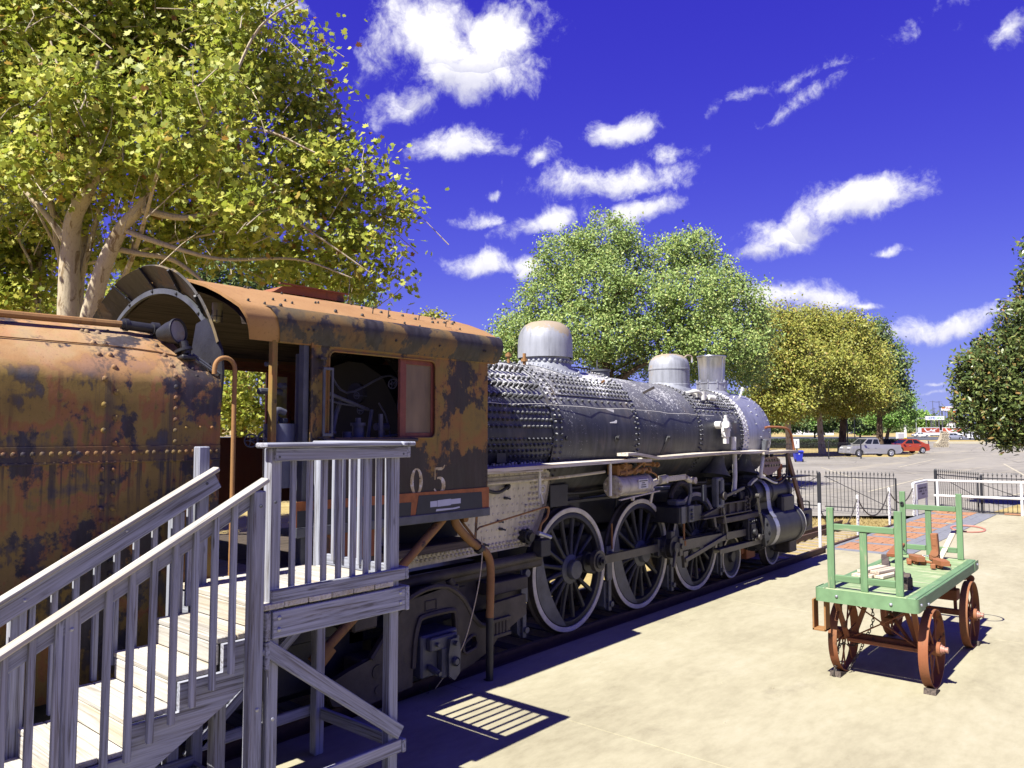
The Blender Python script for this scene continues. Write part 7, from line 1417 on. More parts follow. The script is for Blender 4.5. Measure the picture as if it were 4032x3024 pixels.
branches(bpy.data.objects['sycamore_tree'], [[(6.14, 17.16, 2.09, 0.250), (6.06, 17.10, 4.08, 0.220), (5.99, 17.03, 5.59, 0.200), (5.96, 16.92, 6.53, 0.185), (5.91, 16.66, 7.14, 0.160), (5.99, 16.11, 7.71, 0.130), (5.95, 15.84, 8.39, 0.090), (5.81, 15.86, 9.00, 0.060), (5.89, 15.61, 10.17, 0.030)], [(6.16, 16.98, 3.13, 0.200), (6.12, 16.56, 4.43, 0.180), (6.15, 16.22, 5.33, 0.170), (6.20, 15.85, 6.08, 0.155), (6.32, 15.41, 6.77, 0.130), (6.45, 14.95, 7.12, 0.110), (6.59, 14.62, 7.64, 0.070), (7.07, 14.06, 8.46, 0.040), (7.57, 13.63, 9.61, 0.020)], [(5.99, 16.11, 7.71, 0.100), (6.14, 15.63, 8.06, 0.085), (6.28, 15.15, 8.39, 0.060), (6.50, 14.59, 8.87, 0.030)], [(5.96, 16.92, 6.53, 0.090), (5.71, 17.05, 6.98, 0.070), (5.41, 17.25, 7.43, 0.050), (5.17, 17.54, 7.81, 0.030)], [(6.45, 14.95, 7.12, 0.080), (7.03, 14.27, 6.94, 0.060), (7.78, 13.54, 7.15, 0.045), (8.42, 12.94, 7.00, 0.035), (9.01, 12.55, 6.59, 0.020), (9.74, 12.01, 5.99, 0.012)], [(6.32, 15.41, 6.77, 0.060), (6.90, 14.72, 6.45, 0.050), (7.71, 14.08, 6.22, 0.035), (8.66, 12.97, 6.22, 0.025), (9.50, 12.29, 5.89, 0.012)], [(5.81, 15.86, 9.00, 0.050), (5.46, 16.11, 9.61, 0.035), (5.26, 16.34, 10.45, 0.020)], [(7.07, 14.06, 8.46, 0.040), (7.93, 13.21, 8.68, 0.030), (8.76, 12.55, 8.30, 0.018)], [(7.57, 13.63, 9.61, 0.030), (7.96, 13.33, 10.78, 0.025), (8.54, 12.80, 11.46, 0.015)], [(6.30, 15.75, 6.45, 0.060), (6.73, 15.54, 6.38, 0.055), (7.25, 15.24, 6.31, 0.050), (7.62, 14.81, 5.93, 0.035), (7.82, 14.42, 5.54, 0.020)]], M_BSYC)
tree('sycamore_tree', 'smaller sycamore with slim leaning trunk at the left edge', 'tree', (7.28, 22.31, -0.10), (6.90, 22.75, 9.61), 0.17, [(6.60, 23.10, 8.98, 1.69, 1.57), (7.64, 23.42, 7.60, 1.20, 1.08), (6.02, 23.79, 7.37, 1.44, 1.44), (6.60, 23.11, 6.38, 1.32, 0.72), (5.90, 23.92, 11.24, 1.44, 1.93)], 620, 22, 0.15, M_LSYC, M_BSYC, MAPLE, 6, None, tw=.45, shell=.3, seed=5, ntw=120)
tree('oak_tree', 'dark green leafy tree standing behind the cab roof, under the sycamore', 'tree', (19.20, 32.98, -0.08), (19.09, 33.11, 10.15), 0.35, [(17.66, 34.80, 11.04, 2.38, 1.95), (19.66, 32.45, 10.37, 2.60, 1.52), (21.52, 30.26, 9.26, 2.17, 1.30), (21.39, 27.32, 8.70, 1.30, 0.87), (18.55, 33.75, 8.38, 2.82, 1.73), (17.31, 38.29, 10.09, 2.17, 1.73), (20.55, 31.40, 7.06, 2.60, 1.73)], 900, 22, 0.2, M_LDRK, M_BCOT, DIAM, 8, None, tw=.6, shell=.3, seed=8)
tree('sycamore_tree', 'bushy low sycamore seen through the gap behind the cab', 'tree', (16.70, 31.29, -0.10), (16.37, 31.68, 7.11), 0.2, [(15.09, 33.19, 6.31, 2.58, 2.38), (17.31, 30.58, 5.11, 2.19, 2.19), (14.31, 38.73, 7.94, 3.18, 2.19), (11.58, 37.31, 7.11, 2.38, 2.38), (18.10, 29.64, 3.51, 1.59, 0.99), (16.80, 32.72, 3.54, 1.79, 0.79)], 1100, 24, 0.17, M_LSYC, M_BSYC, MAPLE, 6, None, tw=.55, shell=.2, seed=9)
tree('small_tree', 'small yellow treetop just above the cab roof ridge', 'tree', (41.35, 43.99, 0.09), (41.54, 43.77, 11.75), 0.15, [(41.66, 43.63, 11.82, 1.01, 0.51), (42.37, 42.80, 11.75, 0.36, 0.29), (40.84, 44.59, 10.65, 1.81, 1.08)], 120, 22, 0.22, M_LSYC2, M_BSYC, DIAM, 3, None, tw=.4, shell=.2, seed=2)
tree('cottonwood_tree', 'broad fresh green cottonwood with brown trunks rising behind the boiler domes', 'tree', (32.25, 20.73, -0.06), (32.00, 21.03, 11.97), 0.42, [(32.01, 21.02, 12.44, 1.72, 1.42), (30.65, 22.62, 11.50, 1.60, 1.37), (30.05, 23.33, 9.63, 1.60, 1.60), (30.86, 20.83, 9.90, 2.06, 1.60), (33.46, 20.86, 11.73, 1.14, 1.60), (32.31, 19.12, 8.99, 2.06, 1.60), (30.00, 21.06, 7.57, 2.52, 1.37), (29.30, 24.21, 7.77, 1.72, 1.14), (28.85, 24.73, 6.84, 1.26, 1.03), (29.74, 23.68, 6.15, 1.60, 0.92), (34.40, 18.98, 11.61, 1.26, 1.26), (35.32, 17.90, 12.09, 1.37, 0.96), (35.52, 16.90, 10.56, 1.26, 1.26), (33.92, 17.24, 9.22, 2.06, 1.60), (36.18, 16.12, 9.16, 1.60, 1.60), (36.61, 15.62, 7.77, 1.37, 1.49), (34.16, 16.18, 7.12, 2.06, 1.37), (33.03, 18.28, 7.18, 1.83, 1.26), (36.29, 15.99, 6.15, 1.37, 1.14), (33.12, 21.25, 6.71, 1.83, 0.92), (35.71, 18.99, 6.04, 2.06, 0.80)], 4300, 25, 0.13, M_LCOT, M_BCOT, DIAM, 14, None, tw=.40, shell=.42, seed=4, ntw=300)
limbs(bpy.data.objects['cottonwood_tree'], (32.55, 20.39, -0.06), (34.55, 18.03, 11.03), .34, M_BCOT, np.array([(29.74, 23.68, 6.15), (34.40, 18.98, 11.61), (35.32, 17.90, 12.09), (35.52, 16.90, 10.56), (33.92, 17.24, 9.22), (36.18, 16.12, 9.16), (36.61, 15.62, 7.77), (34.16, 16.18, 7.12), (33.03, 18.28, 7.18)]), 9, seed=6)
tree('sycamore_tree', 'yellowing sycamore with pale leaning trunk in the row beyond the smokebox, leftmost', 'tree', (85.62, 32.09, 0.28), (85.23, 32.55, 15.11), 0.42, [(84.88, 32.96, 14.06, 3.11, 3.11), (81.54, 33.80, 10.23, 2.78, 3.54), (85.83, 31.85, 9.88, 3.88, 3.88), (84.11, 32.32, 6.20, 3.58, 2.05)], 1800, 24, 0.27, M_LSYC2, M_BSYC, DIAM, 10, 'sycamores along the parking lot', tw=.8, shell=.35, seed=11)
tree('sycamore_tree', 'yellowing sycamore with straight pale trunk behind the blue bin', 'tree', (94.06, 31.43, 0.32), (93.71, 31.84, 15.97), 0.4, [(93.52, 32.07, 15.41, 3.32, 2.66), (92.29, 30.42, 10.76, 4.06, 3.79), (90.83, 32.14, 7.49, 3.79, 2.71), (94.34, 29.56, 8.09, 3.29, 2.74)], 1800, 24, 0.27, M_LSYC2, M_BSYC, DIAM, 10, 'sycamores along the parking lot', tw=.8, shell=.35, seed=12)
tree('sycamore_tree', 'yellowing sycamore with dark shaded trunk left of the silver pickup', 'tree', (98.68, 30.62, 0.35), (99.38, 29.81, 16.40), 0.5, [(98.98, 30.27, 15.24, 3.55, 2.97), (100.40, 28.61, 11.20, 3.72, 3.72), (98.91, 28.82, 7.70, 4.24, 2.83), (97.06, 30.99, 7.13, 3.40, 2.26)], 1800, 24, 0.27, M_LSYC2, M_BCOT, DIAM, 10, 'sycamores along the parking lot', tw=.8, shell=.35, seed=13)
tree('oak_tree', 'tall dark green tree at the right end of the tree row', 'tree', (119.92, 31.90, 0.47), (119.77, 32.07, 17.47), 0.5, [(119.32, 32.61, 16.79, 2.56, 2.83), (120.56, 31.15, 12.71, 3.37, 4.05), (121.36, 30.21, 9.32, 2.16, 3.03), (120.02, 31.78, 7.97, 3.71, 2.02)], 1000, 22, 0.36, M_LDRK, M_BCOT, DIAM, 6, None, tw=.9, shell=.35, seed=14)
tree('elm_tree', 'small bright green tree with forked trunk behind the red car', 'tree', (161.31, 41.90, 0.64), (162.15, 40.91, 7.01), 0.42, [(163.07, 39.83, 8.82, 3.16, 2.53), (162.14, 40.93, 6.11, 3.79, 1.99), (164.19, 38.51, 6.56, 1.81, 1.81), (160.66, 42.66, 5.66, 2.71, 1.26)], 700, 22, 0.36, M_LGRN, M_BCOT, DIAM, 6, None, tw=.8, shell=.25, seed=15)
tree('magnolia_tree', 'dark glossy leaved magnolia hanging in at the right edge', 'tree', (37.14, 2.64, -0.10), (37.00, 2.81, 9.66), 0.22, [(35.24, 4.88, 5.80, 1.12, 1.08), (34.06, 5.50, 5.22, 0.72, 0.72), (35.93, 4.07, 7.27, 0.99, 1.08), (34.97, 5.20, 4.35, 1.35, 1.17), (34.38, 5.89, 4.35, 0.58, 0.72), (35.12, 4.25, 3.79, 1.26, 1.44), (34.71, 5.51, 3.45, 0.99, 0.72), (34.80, 4.78, 2.73, 0.69, 0.54), (36.40, 3.52, 5.26, 1.63, 2.35), (35.98, 4.01, 2.82, 0.90, 0.54), (36.12, 3.84, 10.12, 0.40, 0.40), (36.06, 3.92, 9.11, 0.25, 0.22), (36.95, 2.87, 8.00, 1.63, 2.35)], 2000, 18, 0.19, M_LMAG, M_BCOT, LONG, 12, None, tw=.30, shell=.55, seed=16, bias=.8)
tree('far_tree', 'distant tree behind the cab end of the row, left of the leaning trunk', 'tree', (155.12, 64.61, 0.81), (155.16, 64.56, 5.85), 0.3, [(155.16, 64.56, 5.85, 3.85, 2.41), (156.39, 63.11, 4.89, 2.31, 1.44), (153.90, 66.04, 5.13, 2.31, 1.44)], 260, 18, 0.5840000000000001, M_LDRK, M_BCOT, DIAM, 2, 'trees beyond the road', tw=0.94, shell=.2, seed=21)
tree('far_tree', 'distant tree low behind the leaning pale trunk', 'tree', (228.35, 86.56, 1.32), (228.40, 86.50, 6.23), 0.3, [(228.40, 86.50, 6.23, 5.54, 2.49), (230.18, 84.41, 5.24, 3.32, 1.50), (226.60, 88.62, 5.48, 3.32, 1.50)], 260, 18, 0.752, M_LDRK, M_BCOT, DIAM, 2, 'trees beyond the road', tw=1.35, shell=.2, seed=22)
tree('far_tree', 'distant bright tree between the first two pale trunks', 'tree', (243.89, 83.74, 1.39), (243.96, 83.65, 7.39), 0.3, [(243.96, 83.65, 7.39, 6.50, 3.61), (246.04, 81.20, 5.95, 3.90, 2.17), (241.84, 86.14, 6.31, 3.90, 2.17)], 260, 18, 0.776, M_LGRN, M_BCOT, DIAM, 2, 'trees beyond the road', tw=1.41, shell=.2, seed=23)
tree('far_tree', 'distant dark tree left of the shaded dark trunk', 'tree', (238.65, 74.46, 1.32), (238.74, 74.35, 7.89), 0.3, [(238.74, 74.35, 7.89, 5.54, 3.46), (240.51, 72.27, 6.51, 3.32, 2.08), (236.93, 76.48, 6.85, 3.32, 2.08)], 260, 18, 0.752, M_LDRK, M_BCOT, DIAM, 2, 'trees beyond the road', tw=1.35, shell=.2, seed=24)
tree('far_tree', 'distant dark tree right of the shaded dark trunk', 'tree', (263.59, 76.02, 1.46), (263.67, 75.92, 7.13), 0.3, [(263.67, 75.92, 7.13, 5.27, 3.31), (265.35, 73.94, 5.81, 3.16, 1.99), (261.95, 77.94, 6.14, 3.16, 1.99)], 260, 18, 0.8, M_LDRK, M_BCOT, DIAM, 2, 'trees beyond the road', tw=1.47, shell=.2, seed=25)
tree('far_tree', 'distant bright tree behind the small forked tree', 'tree', (364.26, 81.17, 2.04), (364.40, 81.00, 9.12), 0.3, [(364.40, 81.00, 9.12, 3.18, 2.78), (365.40, 79.82, 8.01, 1.91, 1.67), (363.35, 82.23, 8.29, 1.91, 1.67)], 260, 18, 0.992, M_LGRN, M_BCOT, DIAM, 2, 'trees beyond the road', tw=1.94, shell=.2, seed=26)
tree('far_tree', 'distant dark tree left of the traffic signal pole', 'tree', (400.87, 84.43, 2.25), (400.98, 84.30, 7.53), 0.3, [(400.98, 84.30, 7.53, 5.64, 3.47), (402.78, 82.19, 6.15, 3.38, 2.08), (399.14, 86.47, 6.49, 3.38, 2.08)], 260, 18, 1.064, M_LDRK, M_BCOT, DIAM, 2, 'trees beyond the road', tw=2.12, shell=.2, seed=27)
tree('far_tree', 'distant tree behind the low white pole sign', 'tree', (472.59, 92.73, 2.69), (472.69, 92.61, 7.06), 0.3, [(472.69, 92.61, 7.06, 7.59, 3.03), (475.12, 89.76, 5.85, 4.55, 1.82), (470.22, 95.52, 6.16, 4.55, 1.82)], 260, 18, 1.208, M_LDRK, M_BCOT, DIAM, 2, 'trees beyond the road', tw=2.47, shell=.2, seed=28)
tree('far_tree', 'distant low tree behind the tall white pole sign, over the trucks', 'tree', (349.48, 98.53, 2.04), (349.52, 98.47, 5.16), 0.3, [(349.52, 98.47, 5.16, 3.97, 1.99), (350.79, 96.98, 4.36, 2.38, 1.19), (348.23, 100.00, 4.56, 2.38, 1.19)], 260, 18, 0.992, M_LGRN, M_BCOT, DIAM, 2, 'trees beyond the road', tw=1.94, shell=.2, seed=29)
tree('far_tree', 'dark tree filling the gap behind the chimney', 'tree', (143.08, 63.32, 0.74), (143.15, 63.24, 7.92), 0.3, [(143.15, 63.24, 7.92, 5.42, 3.61), (144.89, 61.20, 6.47, 3.25, 2.17), (141.38, 65.32, 6.83, 3.25, 2.17)], 260, 18, 0.56, M_LDRK, M_BCOT, DIAM, 2, 'trees beyond the road', tw=0.88, shell=.2, seed=30)
tree('far_tree', 'dark tree low behind the smokebox', 'tree', (139.58, 67.43, 0.74), (139.62, 67.39, 6.11), 0.3, [(139.62, 67.39, 6.11, 5.42, 3.61), (141.35, 65.35, 4.67, 3.25, 2.17), (137.85, 69.47, 5.03, 3.25, 2.17)], 260, 18, 0.56, M_LDRK, M_BCOT, DIAM, 2, 'trees beyond the road', tw=0.88, shell=.2, seed=31)
# ------------------------------------------------------------------ things beyond the fence
def at(D, Lr, dz=0.0): x, y = fr(D, Lr); return (x, y, gz(D) + dz)
VIEWA = math.radians(40.4)
def quad(m, c, off): 
    m.add(c, [(0, 1, 2, 3)])
def vehicle(name, label, cat, D, Lr, head, paint, kind='sedan', group=None, s=1.0, dz=-.015, **kw):
    """head: direction of travel in degrees measured from the view direction, counter-clockwise"""
    t = thing(name, label, cat, at(D, Lr, dz), group, rz=VIEWA + math.radians(head)); t.scale = (s, s, s)
    K = dict(sedan=dict(L=4.7, w=.90, wb=(-1.35, 1.45), r=.33, top=[(-2.3, .75), (-2.25, .98), (-1.6, 1.02), (.9, .98), (1.9, .84), (2.25, .70)], cab=(-1.75, 1.05, -1.0, .25, .98, 1.45)),
             suv=dict(L=4.6, w=.93, wb=(-1.35, 1.40), r=.37, top=[(-2.25, .75), (-2.25, 1.10), (-1.7, 1.14), (.95, 1.10), (1.9, 1.0), (2.2, .82)], cab=(-2.15, 1.15, -1.75, .35, 1.10, 1.68)),
             coupe=dict(L=4.6, w=.93, wb=(-1.40, 1.40), r=.37, top=[(-2.28, .80), (-2.2, 1.08), (-1.7, 1.14), (.95, 1.06), (1.9, .95), (2.25, .78)], cab=(-2.0, 1.2, -.85, .25, 1.06, 1.62)),
             pickup=dict(L=5.9, w=.98, wb=(-1.78, 1.90), r=.41, top=[(-2.95, .70), (-2.93, 1.22), (-.55, 1.24), (-.5, 1.26), (1.25, 1.20), (2.6, 1.10), (2.85, .85)], cab=(-.55, 1.55, -.42, .70, 1.22, 1.86)))[kind]
    w, r, wb = K['w'], K['r'], K['wb']; L2 = K['L'] / 2
    prof = [(-L2 + .02, .42)]
    low = [(-L2 + .03, .36)]
    for x in wb:
        low += [(x - r * 1.22, .30)] + [(x - r * 1.22 * math.cos(a), .34 + r * 1.18 * math.sin(a)) for a in [i * math.pi / 8 for i in range(9)]] + [(x + r * 1.22, .30)]
    low += [(L2 - .06, .36)]
    poly = low + list(reversed(K['top']))
    m = MB()
    bm = bmesh.new()
    for y in (-w, w): pass
    n = len(poly)
    ins = .05
    m.add([(x, -w + (ins if z > .95 else 0), z) for x, z in poly] + [(x, w - (ins if z > .95 else 0), z) for x, z in poly], [tuple(range(n)), tuple(reversed(range(n, 2 * n)))] + [(i, n + i, n + (i + 1) % n, (i + 1) % n) for i in range(n)])
    bd = m.build('body', paint, t, off=(0, 0, 0)); OFF[bd.name] = Vector((0, 0, 0)); bd.location = (0, 0, 0)
    xb0, xb1, xt0, xt1, zb, zt = K['cab']; wt = w - .22; wbm = w - .06
    if kind != 'pickup': pass
    P_ = lambda u, v, sd, o=0: Vector((xb0 + (xb1 - xb0) * u, sd * (wbm + o), zb - .02)).lerp(Vector((xt0 + (xt1 - xt0) * u, sd * (wt + o), zt)), v)
    m = MB(); c = [P_(0, 0, -1), P_(1, 0, -1), P_(1, 1, -1), P_(0, 1, -1), P_(0, 0, 1), P_(1, 0, 1), P_(1, 1, 1), P_(0, 1, 1)]
    m.add(c, [(0, 1, 2, 3), (7, 6, 5, 4), (3, 2, 6, 7), (0, 3, 7, 4), (1, 5, 6, 2)])
    mid0, mid1 = Vector((xt0, 0, zt + .03)), Vector((xt1, 0, zt + .03)); m.add([c[3], c[2], c[6], c[7], mid0, mid1], [(0, 1, 5, 4), (4, 5, 2, 3)])
    m.build('cabin', paint, bd)
    spl = {'sedan': ((.12, .46), (.50, .90)), 'suv': ((.06, .26), (.29, .56), (.60, .92)), 'coupe': ((.16, .50), (.54, .92)), 'pickup': ((.06, .44), (.52, .94))}[kind]
    for sd in (-1, 1):
        for (a, b) in spl:
            m = MB(); q = [P_(a, .16, sd, .008), P_(b, .16, sd, .008), P_(b, .88, sd, .008), P_(a, .88, sd, .008)]; m.add(q if sd < 0 else list(reversed(q)), [(0, 1, 2, 3)]); m.build('side_window', M_CARGL, bd)
    for u, nm, o in ((1, 'windscreen', .008), (0, 'rear_window', -.008)):
        m = MB(); q = []
        for (sd, v) in ((-.88, .12), (.88, .12), (.88, .9), (-.88, .9)): p = P_(u, v, 1); q.append((p.x + o, p.y * sd, p.z + .004))
        m.add(q if u else list(reversed(q)), [(0, 1, 2, 3)]); m.build(nm, M_CARGL, bd)
    for x in wb:
        for sd in (-1, 1):
            m = MB(); m.lathe([(r * .62, -.02), (r * .9, -.03), (r, -.0), (r, .17), (r * .9, .2), (0, .2)], (x, sd * (w - .01), r), (0, -sd, 0), 24); wh = m.build('wheel', M_RUBBER, t, off=(0, 0, 0)); wh.location = (0, 0, 0)
            m = MB(); m.lathe([(r * .66, .0), (r * .62, -.025), (r * .55, .0), (r * .2, .01), (r * .14, -.02), (0, -.02)], (x, sd * (w - .01), r), (0, -sd, 0), 20)
            for i in range(5): a = i * 2 * math.pi / 5; m.obox((x + r * .38 * math.cos(a), sd * (w + .005), r + r * .38 * math.sin(a)), (math.cos(a), 0, math.sin(a)), (0, 1, 0), (-math.sin(a), 0, math.cos(a)), (r * .27, .012, r * .09))
            m.build('rim', M_ALLOY, wh)
    for sd in (-1, 1):
        zl = K['top'][-1][1]
        m = MB(); m.box(L2 - .22, L2 - .02, sd * w * .62 - .16, sd * w * .62 + .16, zl - .02, zl + .10, .02); m.build('headlight', M_SIGNW, t, off=(0, 0, 0))
        m = MB(); m.box(-L2 - .01, -L2 + .10, sd * w * .82 - .10, sd * w * .82 + .10, .86, 1.06, .02); m.build('tail_light', M_CRED, t, off=(0, 0, 0))
        m = MB(); m.box(xb1 - .35, xb1 - .15, sd * (w + .02), sd * (w + .17), zb + .02, zb + .15, .02); m.build('wing_mirror', paint, t, off=(0, 0, 0))
        for xx in (xb0 + (xb1 - xb0) * .28, xb0 + (xb1 - xb0) * .68): m = MB(); m.box(xx - .1, xx + .1, sd * w - .0 if sd > 0 else -w - .03, sd * w + .03 if sd > 0 else -w, .90, .94, .005); m.build('door_handle', M_ALLOY, t, off=(0, 0, 0))
    m = MB(); m.box(L2 - .06, L2 + .05, -w * .92, w * .92, .36, .58, .03); m.build('front_bumper', M_ALLOY if kind == 'pickup' else paint, t, off=(0, 0, 0))
    m = MB(); m.box(-L2 - .08, -L2 + .06, -w * .92, w * .92, .40, .62, .03); m.build('rear_bumper', M_ALLOY if kind == 'pickup' else M_RUBBER, t, off=(0, 0, 0))
    if kind == 'pickup':
        m = MB(); m.box(-2.86, -.62, -.80, .80, 1.16, 1.255, 0); m.build('bed_liner', M_RUBBER, t, off=(0, 0, 0))
        m = MB(); m.box(-.2, 1.2, -1.08, -.98, .34, .42, .01); m.box(-.2, 1.2, .98, 1.08, .34, .42, .01); m.build('running_step', M_ALLOY, t, off=(0, 0, 0))
    return t
vehicle('pickup_truck', 'silver pickup truck parked on the pale asphalt under the trees', 'pickup truck', 82.6, 38.3, 101.6, M_CSILV, 'pickup', s=1.04)
vehicle('parked_car', 'orange red car parked half hidden behind the silver pickup', 'car', 92.6, 47.3, 100, M_CRED, 'coupe', s=1.06)
vehicle('white_sedan', 'white sedan driving left of the stone pillar, in front of the box truck', 'car', 256, (1987 - 1106) / 1661 * 256, -96, M_CWHT, 'sedan', 'cars on the road', s=1.1)
vehicle('grey_suv', 'grey blue car on the road just right of the stone pillar', 'car', 207, (2060 - 1106) / 1661 * 207, -115, M_CGRY, 'suv', 'cars on the road')
vehicle('white_suv', 'white off road car half covered by the magnolia leaves, nearest lane', 'car', 208, (2108 - 1106) / 1661 * 208, 110, M_CWHT, 'suv', 'cars on the road', s=1.05)
vehicle('white_car', 'white car behind the nearer white one, beside the box truck cab', 'car', 258, (2102 - 1106) / 1661 * 258, 115, M_CWHT, 'suv', 'cars on the road')
vehicle('distant_car', 'pale parked car far off between the tree trunks and the lamp post', 'car', 385, (1842 - 1106) / 1661 * 385, 100, M_CGRY, 'sedan', 'cars parked far off')
vehicle('distant_car', 'white parked car far off just left of the tall white pole', 'car', 400, (1869 - 1106) / 1661 * 400, 120, M_CWHT, 'suv', 'cars parked far off')
def boxtruck(label, D, Lr, head, s=1.0):
    t = thing('box_truck', label, 'truck', at(D, Lr, -.03), 'white box trucks on the road', rz=VIEWA + math.radians(head)); t.scale = (s, s, s); Z = (0, 0, 0)
    m = MB(); m.box(-4.0, 2.3, -1.15, 1.15, .62, 3.25, .04); bx = m.build('cargo_box', M_CWHT, t, off=Z)
    for sd in (-1, 1):
        y = sd * 1.156
        m = MB(); m.add([(-3.85, y, 1.55), (2.2, y, 1.55), (2.2, y, 3.1), (-3.85, y, 3.1)], [(0, 1, 2, 3)]); m.build('red_panel', plain('brick red truck panel', (0.38, 0.07, 0.035), 0.5, 0, .1, 4) if 'brick red truck panel' not in MATS else MATS['brick red truck panel'], bx)
        m = MB(); yy = sd * 1.162
        P2 = lambda pts: m.add([(x * (1 if sd < 0 else -1) - (.8 if sd < 0 else -.8) - .0, yy, z) for x, z in pts], [tuple(range(len(pts)))])
        P2([(-2.2, 2.9), (-1.5, 1.9), (-.9, 1.75), (2.2, 2.75), (2.4, 2.95), (-.8, 2.05), (-1.3, 2.15), (-1.8, 2.95)]); P2([(-.2, 2.0), (1.5, 2.05), (1.5, 2.5), (-.2, 2.45)]); P2([(.6, 1.75), (1.6, 1.78), (1.6, 1.92), (.6, 1.9)]); P2([(.0, 2.5), (.45, 2.5), (.4, 2.8), (.05, 2.8)])
        m.build('panel_mark', M_SIGNW, bx)
    m = MB(); m.prism([(2.35, .5), (4.15, .5), (4.2, 1.1), (3.85, 1.35), (3.3, 2.25), (2.35, 2.3)], (0, -1.0, 0), (1, 0, 0), (0, 0, 1), (0, 2.0, 0)); cb = m.build('cab', M_CWHT, t, off=Z)
    m = MB(); m.add([(3.87, -.9, 1.38), (3.87, .9, 1.38), (3.36, .85, 2.2), (3.36, -.85, 2.2)], [(0, 1, 2, 3)]); m.build('windscreen', M_CARGL, cb)
    for sd in (-1, 1): m = MB(); m.add([(2.6, sd * 1.01, 1.4), (3.65, sd * 1.01, 1.4), (3.25, sd * 1.01, 2.1), (2.6, sd * 1.01, 2.1)], [(0, 1, 2, 3)]); m.build('side_window', M_CARGL, cb)
    m = MB(); m.box(4.17, 4.23, -.7, .7, .75, 1.05, .01); m.build('grille', M_RUBBER, cb)
    for x in (-2.6, 3.3):
        for sd in (-1, 1): m = MB(); m.cyl((x, sd * .75, .42), (x, sd * 1.05, .42), .42, n=20); wh = m.build('wheel', M_RUBBER, t, off=Z); m = MB(); m.cyl((x, sd * 1.05, .42), (x, sd * 1.06, .42), .24, n=16); m.build('rim', M_ALLOY, wh)
    m = MB(); m.box(-4.0, 2.3, -.5, .5, .42, .62, .02); m.build('chassis', M_RUBBER, t, off=Z)
    return t
boxtruck('white box truck with red brown side panel seen left of the stone pillar', 263, (2010 - 1106) / 1661 * 263, -92)
boxtruck('white box truck with red side panel and windscreen showing, right of the stone pillar', 276, (2062 - 1106) / 1661 * 276, -128)
# pole signs
def text(parent, s, loc, size, mat, rz, name='lettering', shear=0.0, ext=.01):
    cu = bpy.data.curves.new(name, 'FONT'); cu.body = s; cu.size = size; cu.align_x = 'CENTER'; cu.align_y = 'CENTER'; cu.extrude = ext; cu.shear = shear
    o = bpy.data.objects.new(name, cu); COL.objects.link(o); dg = bpy.context.evaluated_depsgraph_get(); me = bpy.data.meshes.new_from_object(o.evaluated_get(dg)); bpy.data.objects.remove(o); me.materials.clear(); me.materials.append(mat)
    q = bpy.data.objects.new(name, me); COL.objects.link(q); q.parent = parent; q.location = loc; q.rotation_euler = (math.radians(90), 0, rz); return q
FACE = VIEWA - math.pi / 2
def polesign(name, label, D, px0, px1, z0, z1, posts, panelmat=None, h=.4):
    L0, L1 = (px0 - 1106) / 1661 * D, (px1 - 1106) / 1661 * D; Lc = (L0 + L1) / 2; w_ = L1 - L0; g_ = gz(D)
    t = thing(name, label, 'sign', at(D, Lc), rz=FACE); Z = (0, 0, 0)
    m = MB(); m.box(-w_ / 2, w_ / 2, 0, h, z0 - g_, z1 - g_, .02); pn = m.build('sign_panel', panelmat or M_SIGNW, t, off=Z)
    m = MB(); m.box(-w_ / 2 - .12, w_ / 2 + .12, .06, h - .06, z0 - g_ - .12, z1 - g_ + .12, .02); m.build('frame', M_IRONG, t, off=Z)
    for x, r in posts: m = MB(); m.box(x - r, x + r, .1, .1 + 2 * r, 0, z0 - g_, .01); m.build('pole', M_IRONG, t, off=Z)
    return t, w_, g_
hm, w_, g_ = polesign('shop_sign', 'low white pole sign with blue and green capital letters', 290, 1998.6, 2039.3, 7.95, 9.4, ((-3.2, .12), (-1.2, .25), (.4, .14), (1.6, .22), (2.9, .14)))
cols = [(.03, .06, .45), (.04, .22, .55), (.03, .05, .42), (.04, .20, .5), (.10, .45, .25), (.16, .5, .08), (.16, .5, .08), (.25, .55, .12)]
for i, ch in enumerate('HOMELAND'): text(hm, ch, (-2.35 + i * .70, -.03, 8.66 - g_), 1.25, plain('sign letter %s' % 'abcdefgh'[i], cols[i], .5, 0, .05, 3), 0)
az, w_, g_ = polesign('shop_sign', 'tall white pole sign with red slanted lettering and black legs', 312, 2033.3, 2074, 12.1, 13.85, ((-3.4, .2), (3.3, .2)))
text(az, 'AutoZone', (.75, -.03, 13.15 - g_), 1.25, plain('sign red', (.55, .06, .03), .5, 0, .05, 3), 0, shear=.25)
M_SORG = plain('sign orange', (.62, .20, .04), .5, 0, .1, 3)
m = MB(); m.add([(-3.6, -.01, 12.9 - g_), (-2.4, -.01, 12.9 - g_), (-2.1, -.01, 13.5 - g_), (-3.6, -.01, 13.5 - g_)], [(0, 1, 2, 3)]); m.build('orange_stripe', M_SORG, az, off=(0, 0, 0))
m = MB()
for (a, b) in ((-3.3, -2.7), (-1.0, -.7), (1.3, 1.6), (2.9, 3.5)): m.box(a, b, -.012, -.002, 12.3 - g_, 12.5 - g_)
m.build('sign_marks', M_INK, az, off=(0, 0, 0))
og, w_, g_ = polesign('food_sign', 'orange and cream square pole sign under the tall white sign', 314, 2048, 2064, 9.95, 12.0, ((-1.45, .12), (1.45, .12)), M_SORG)
m = MB()
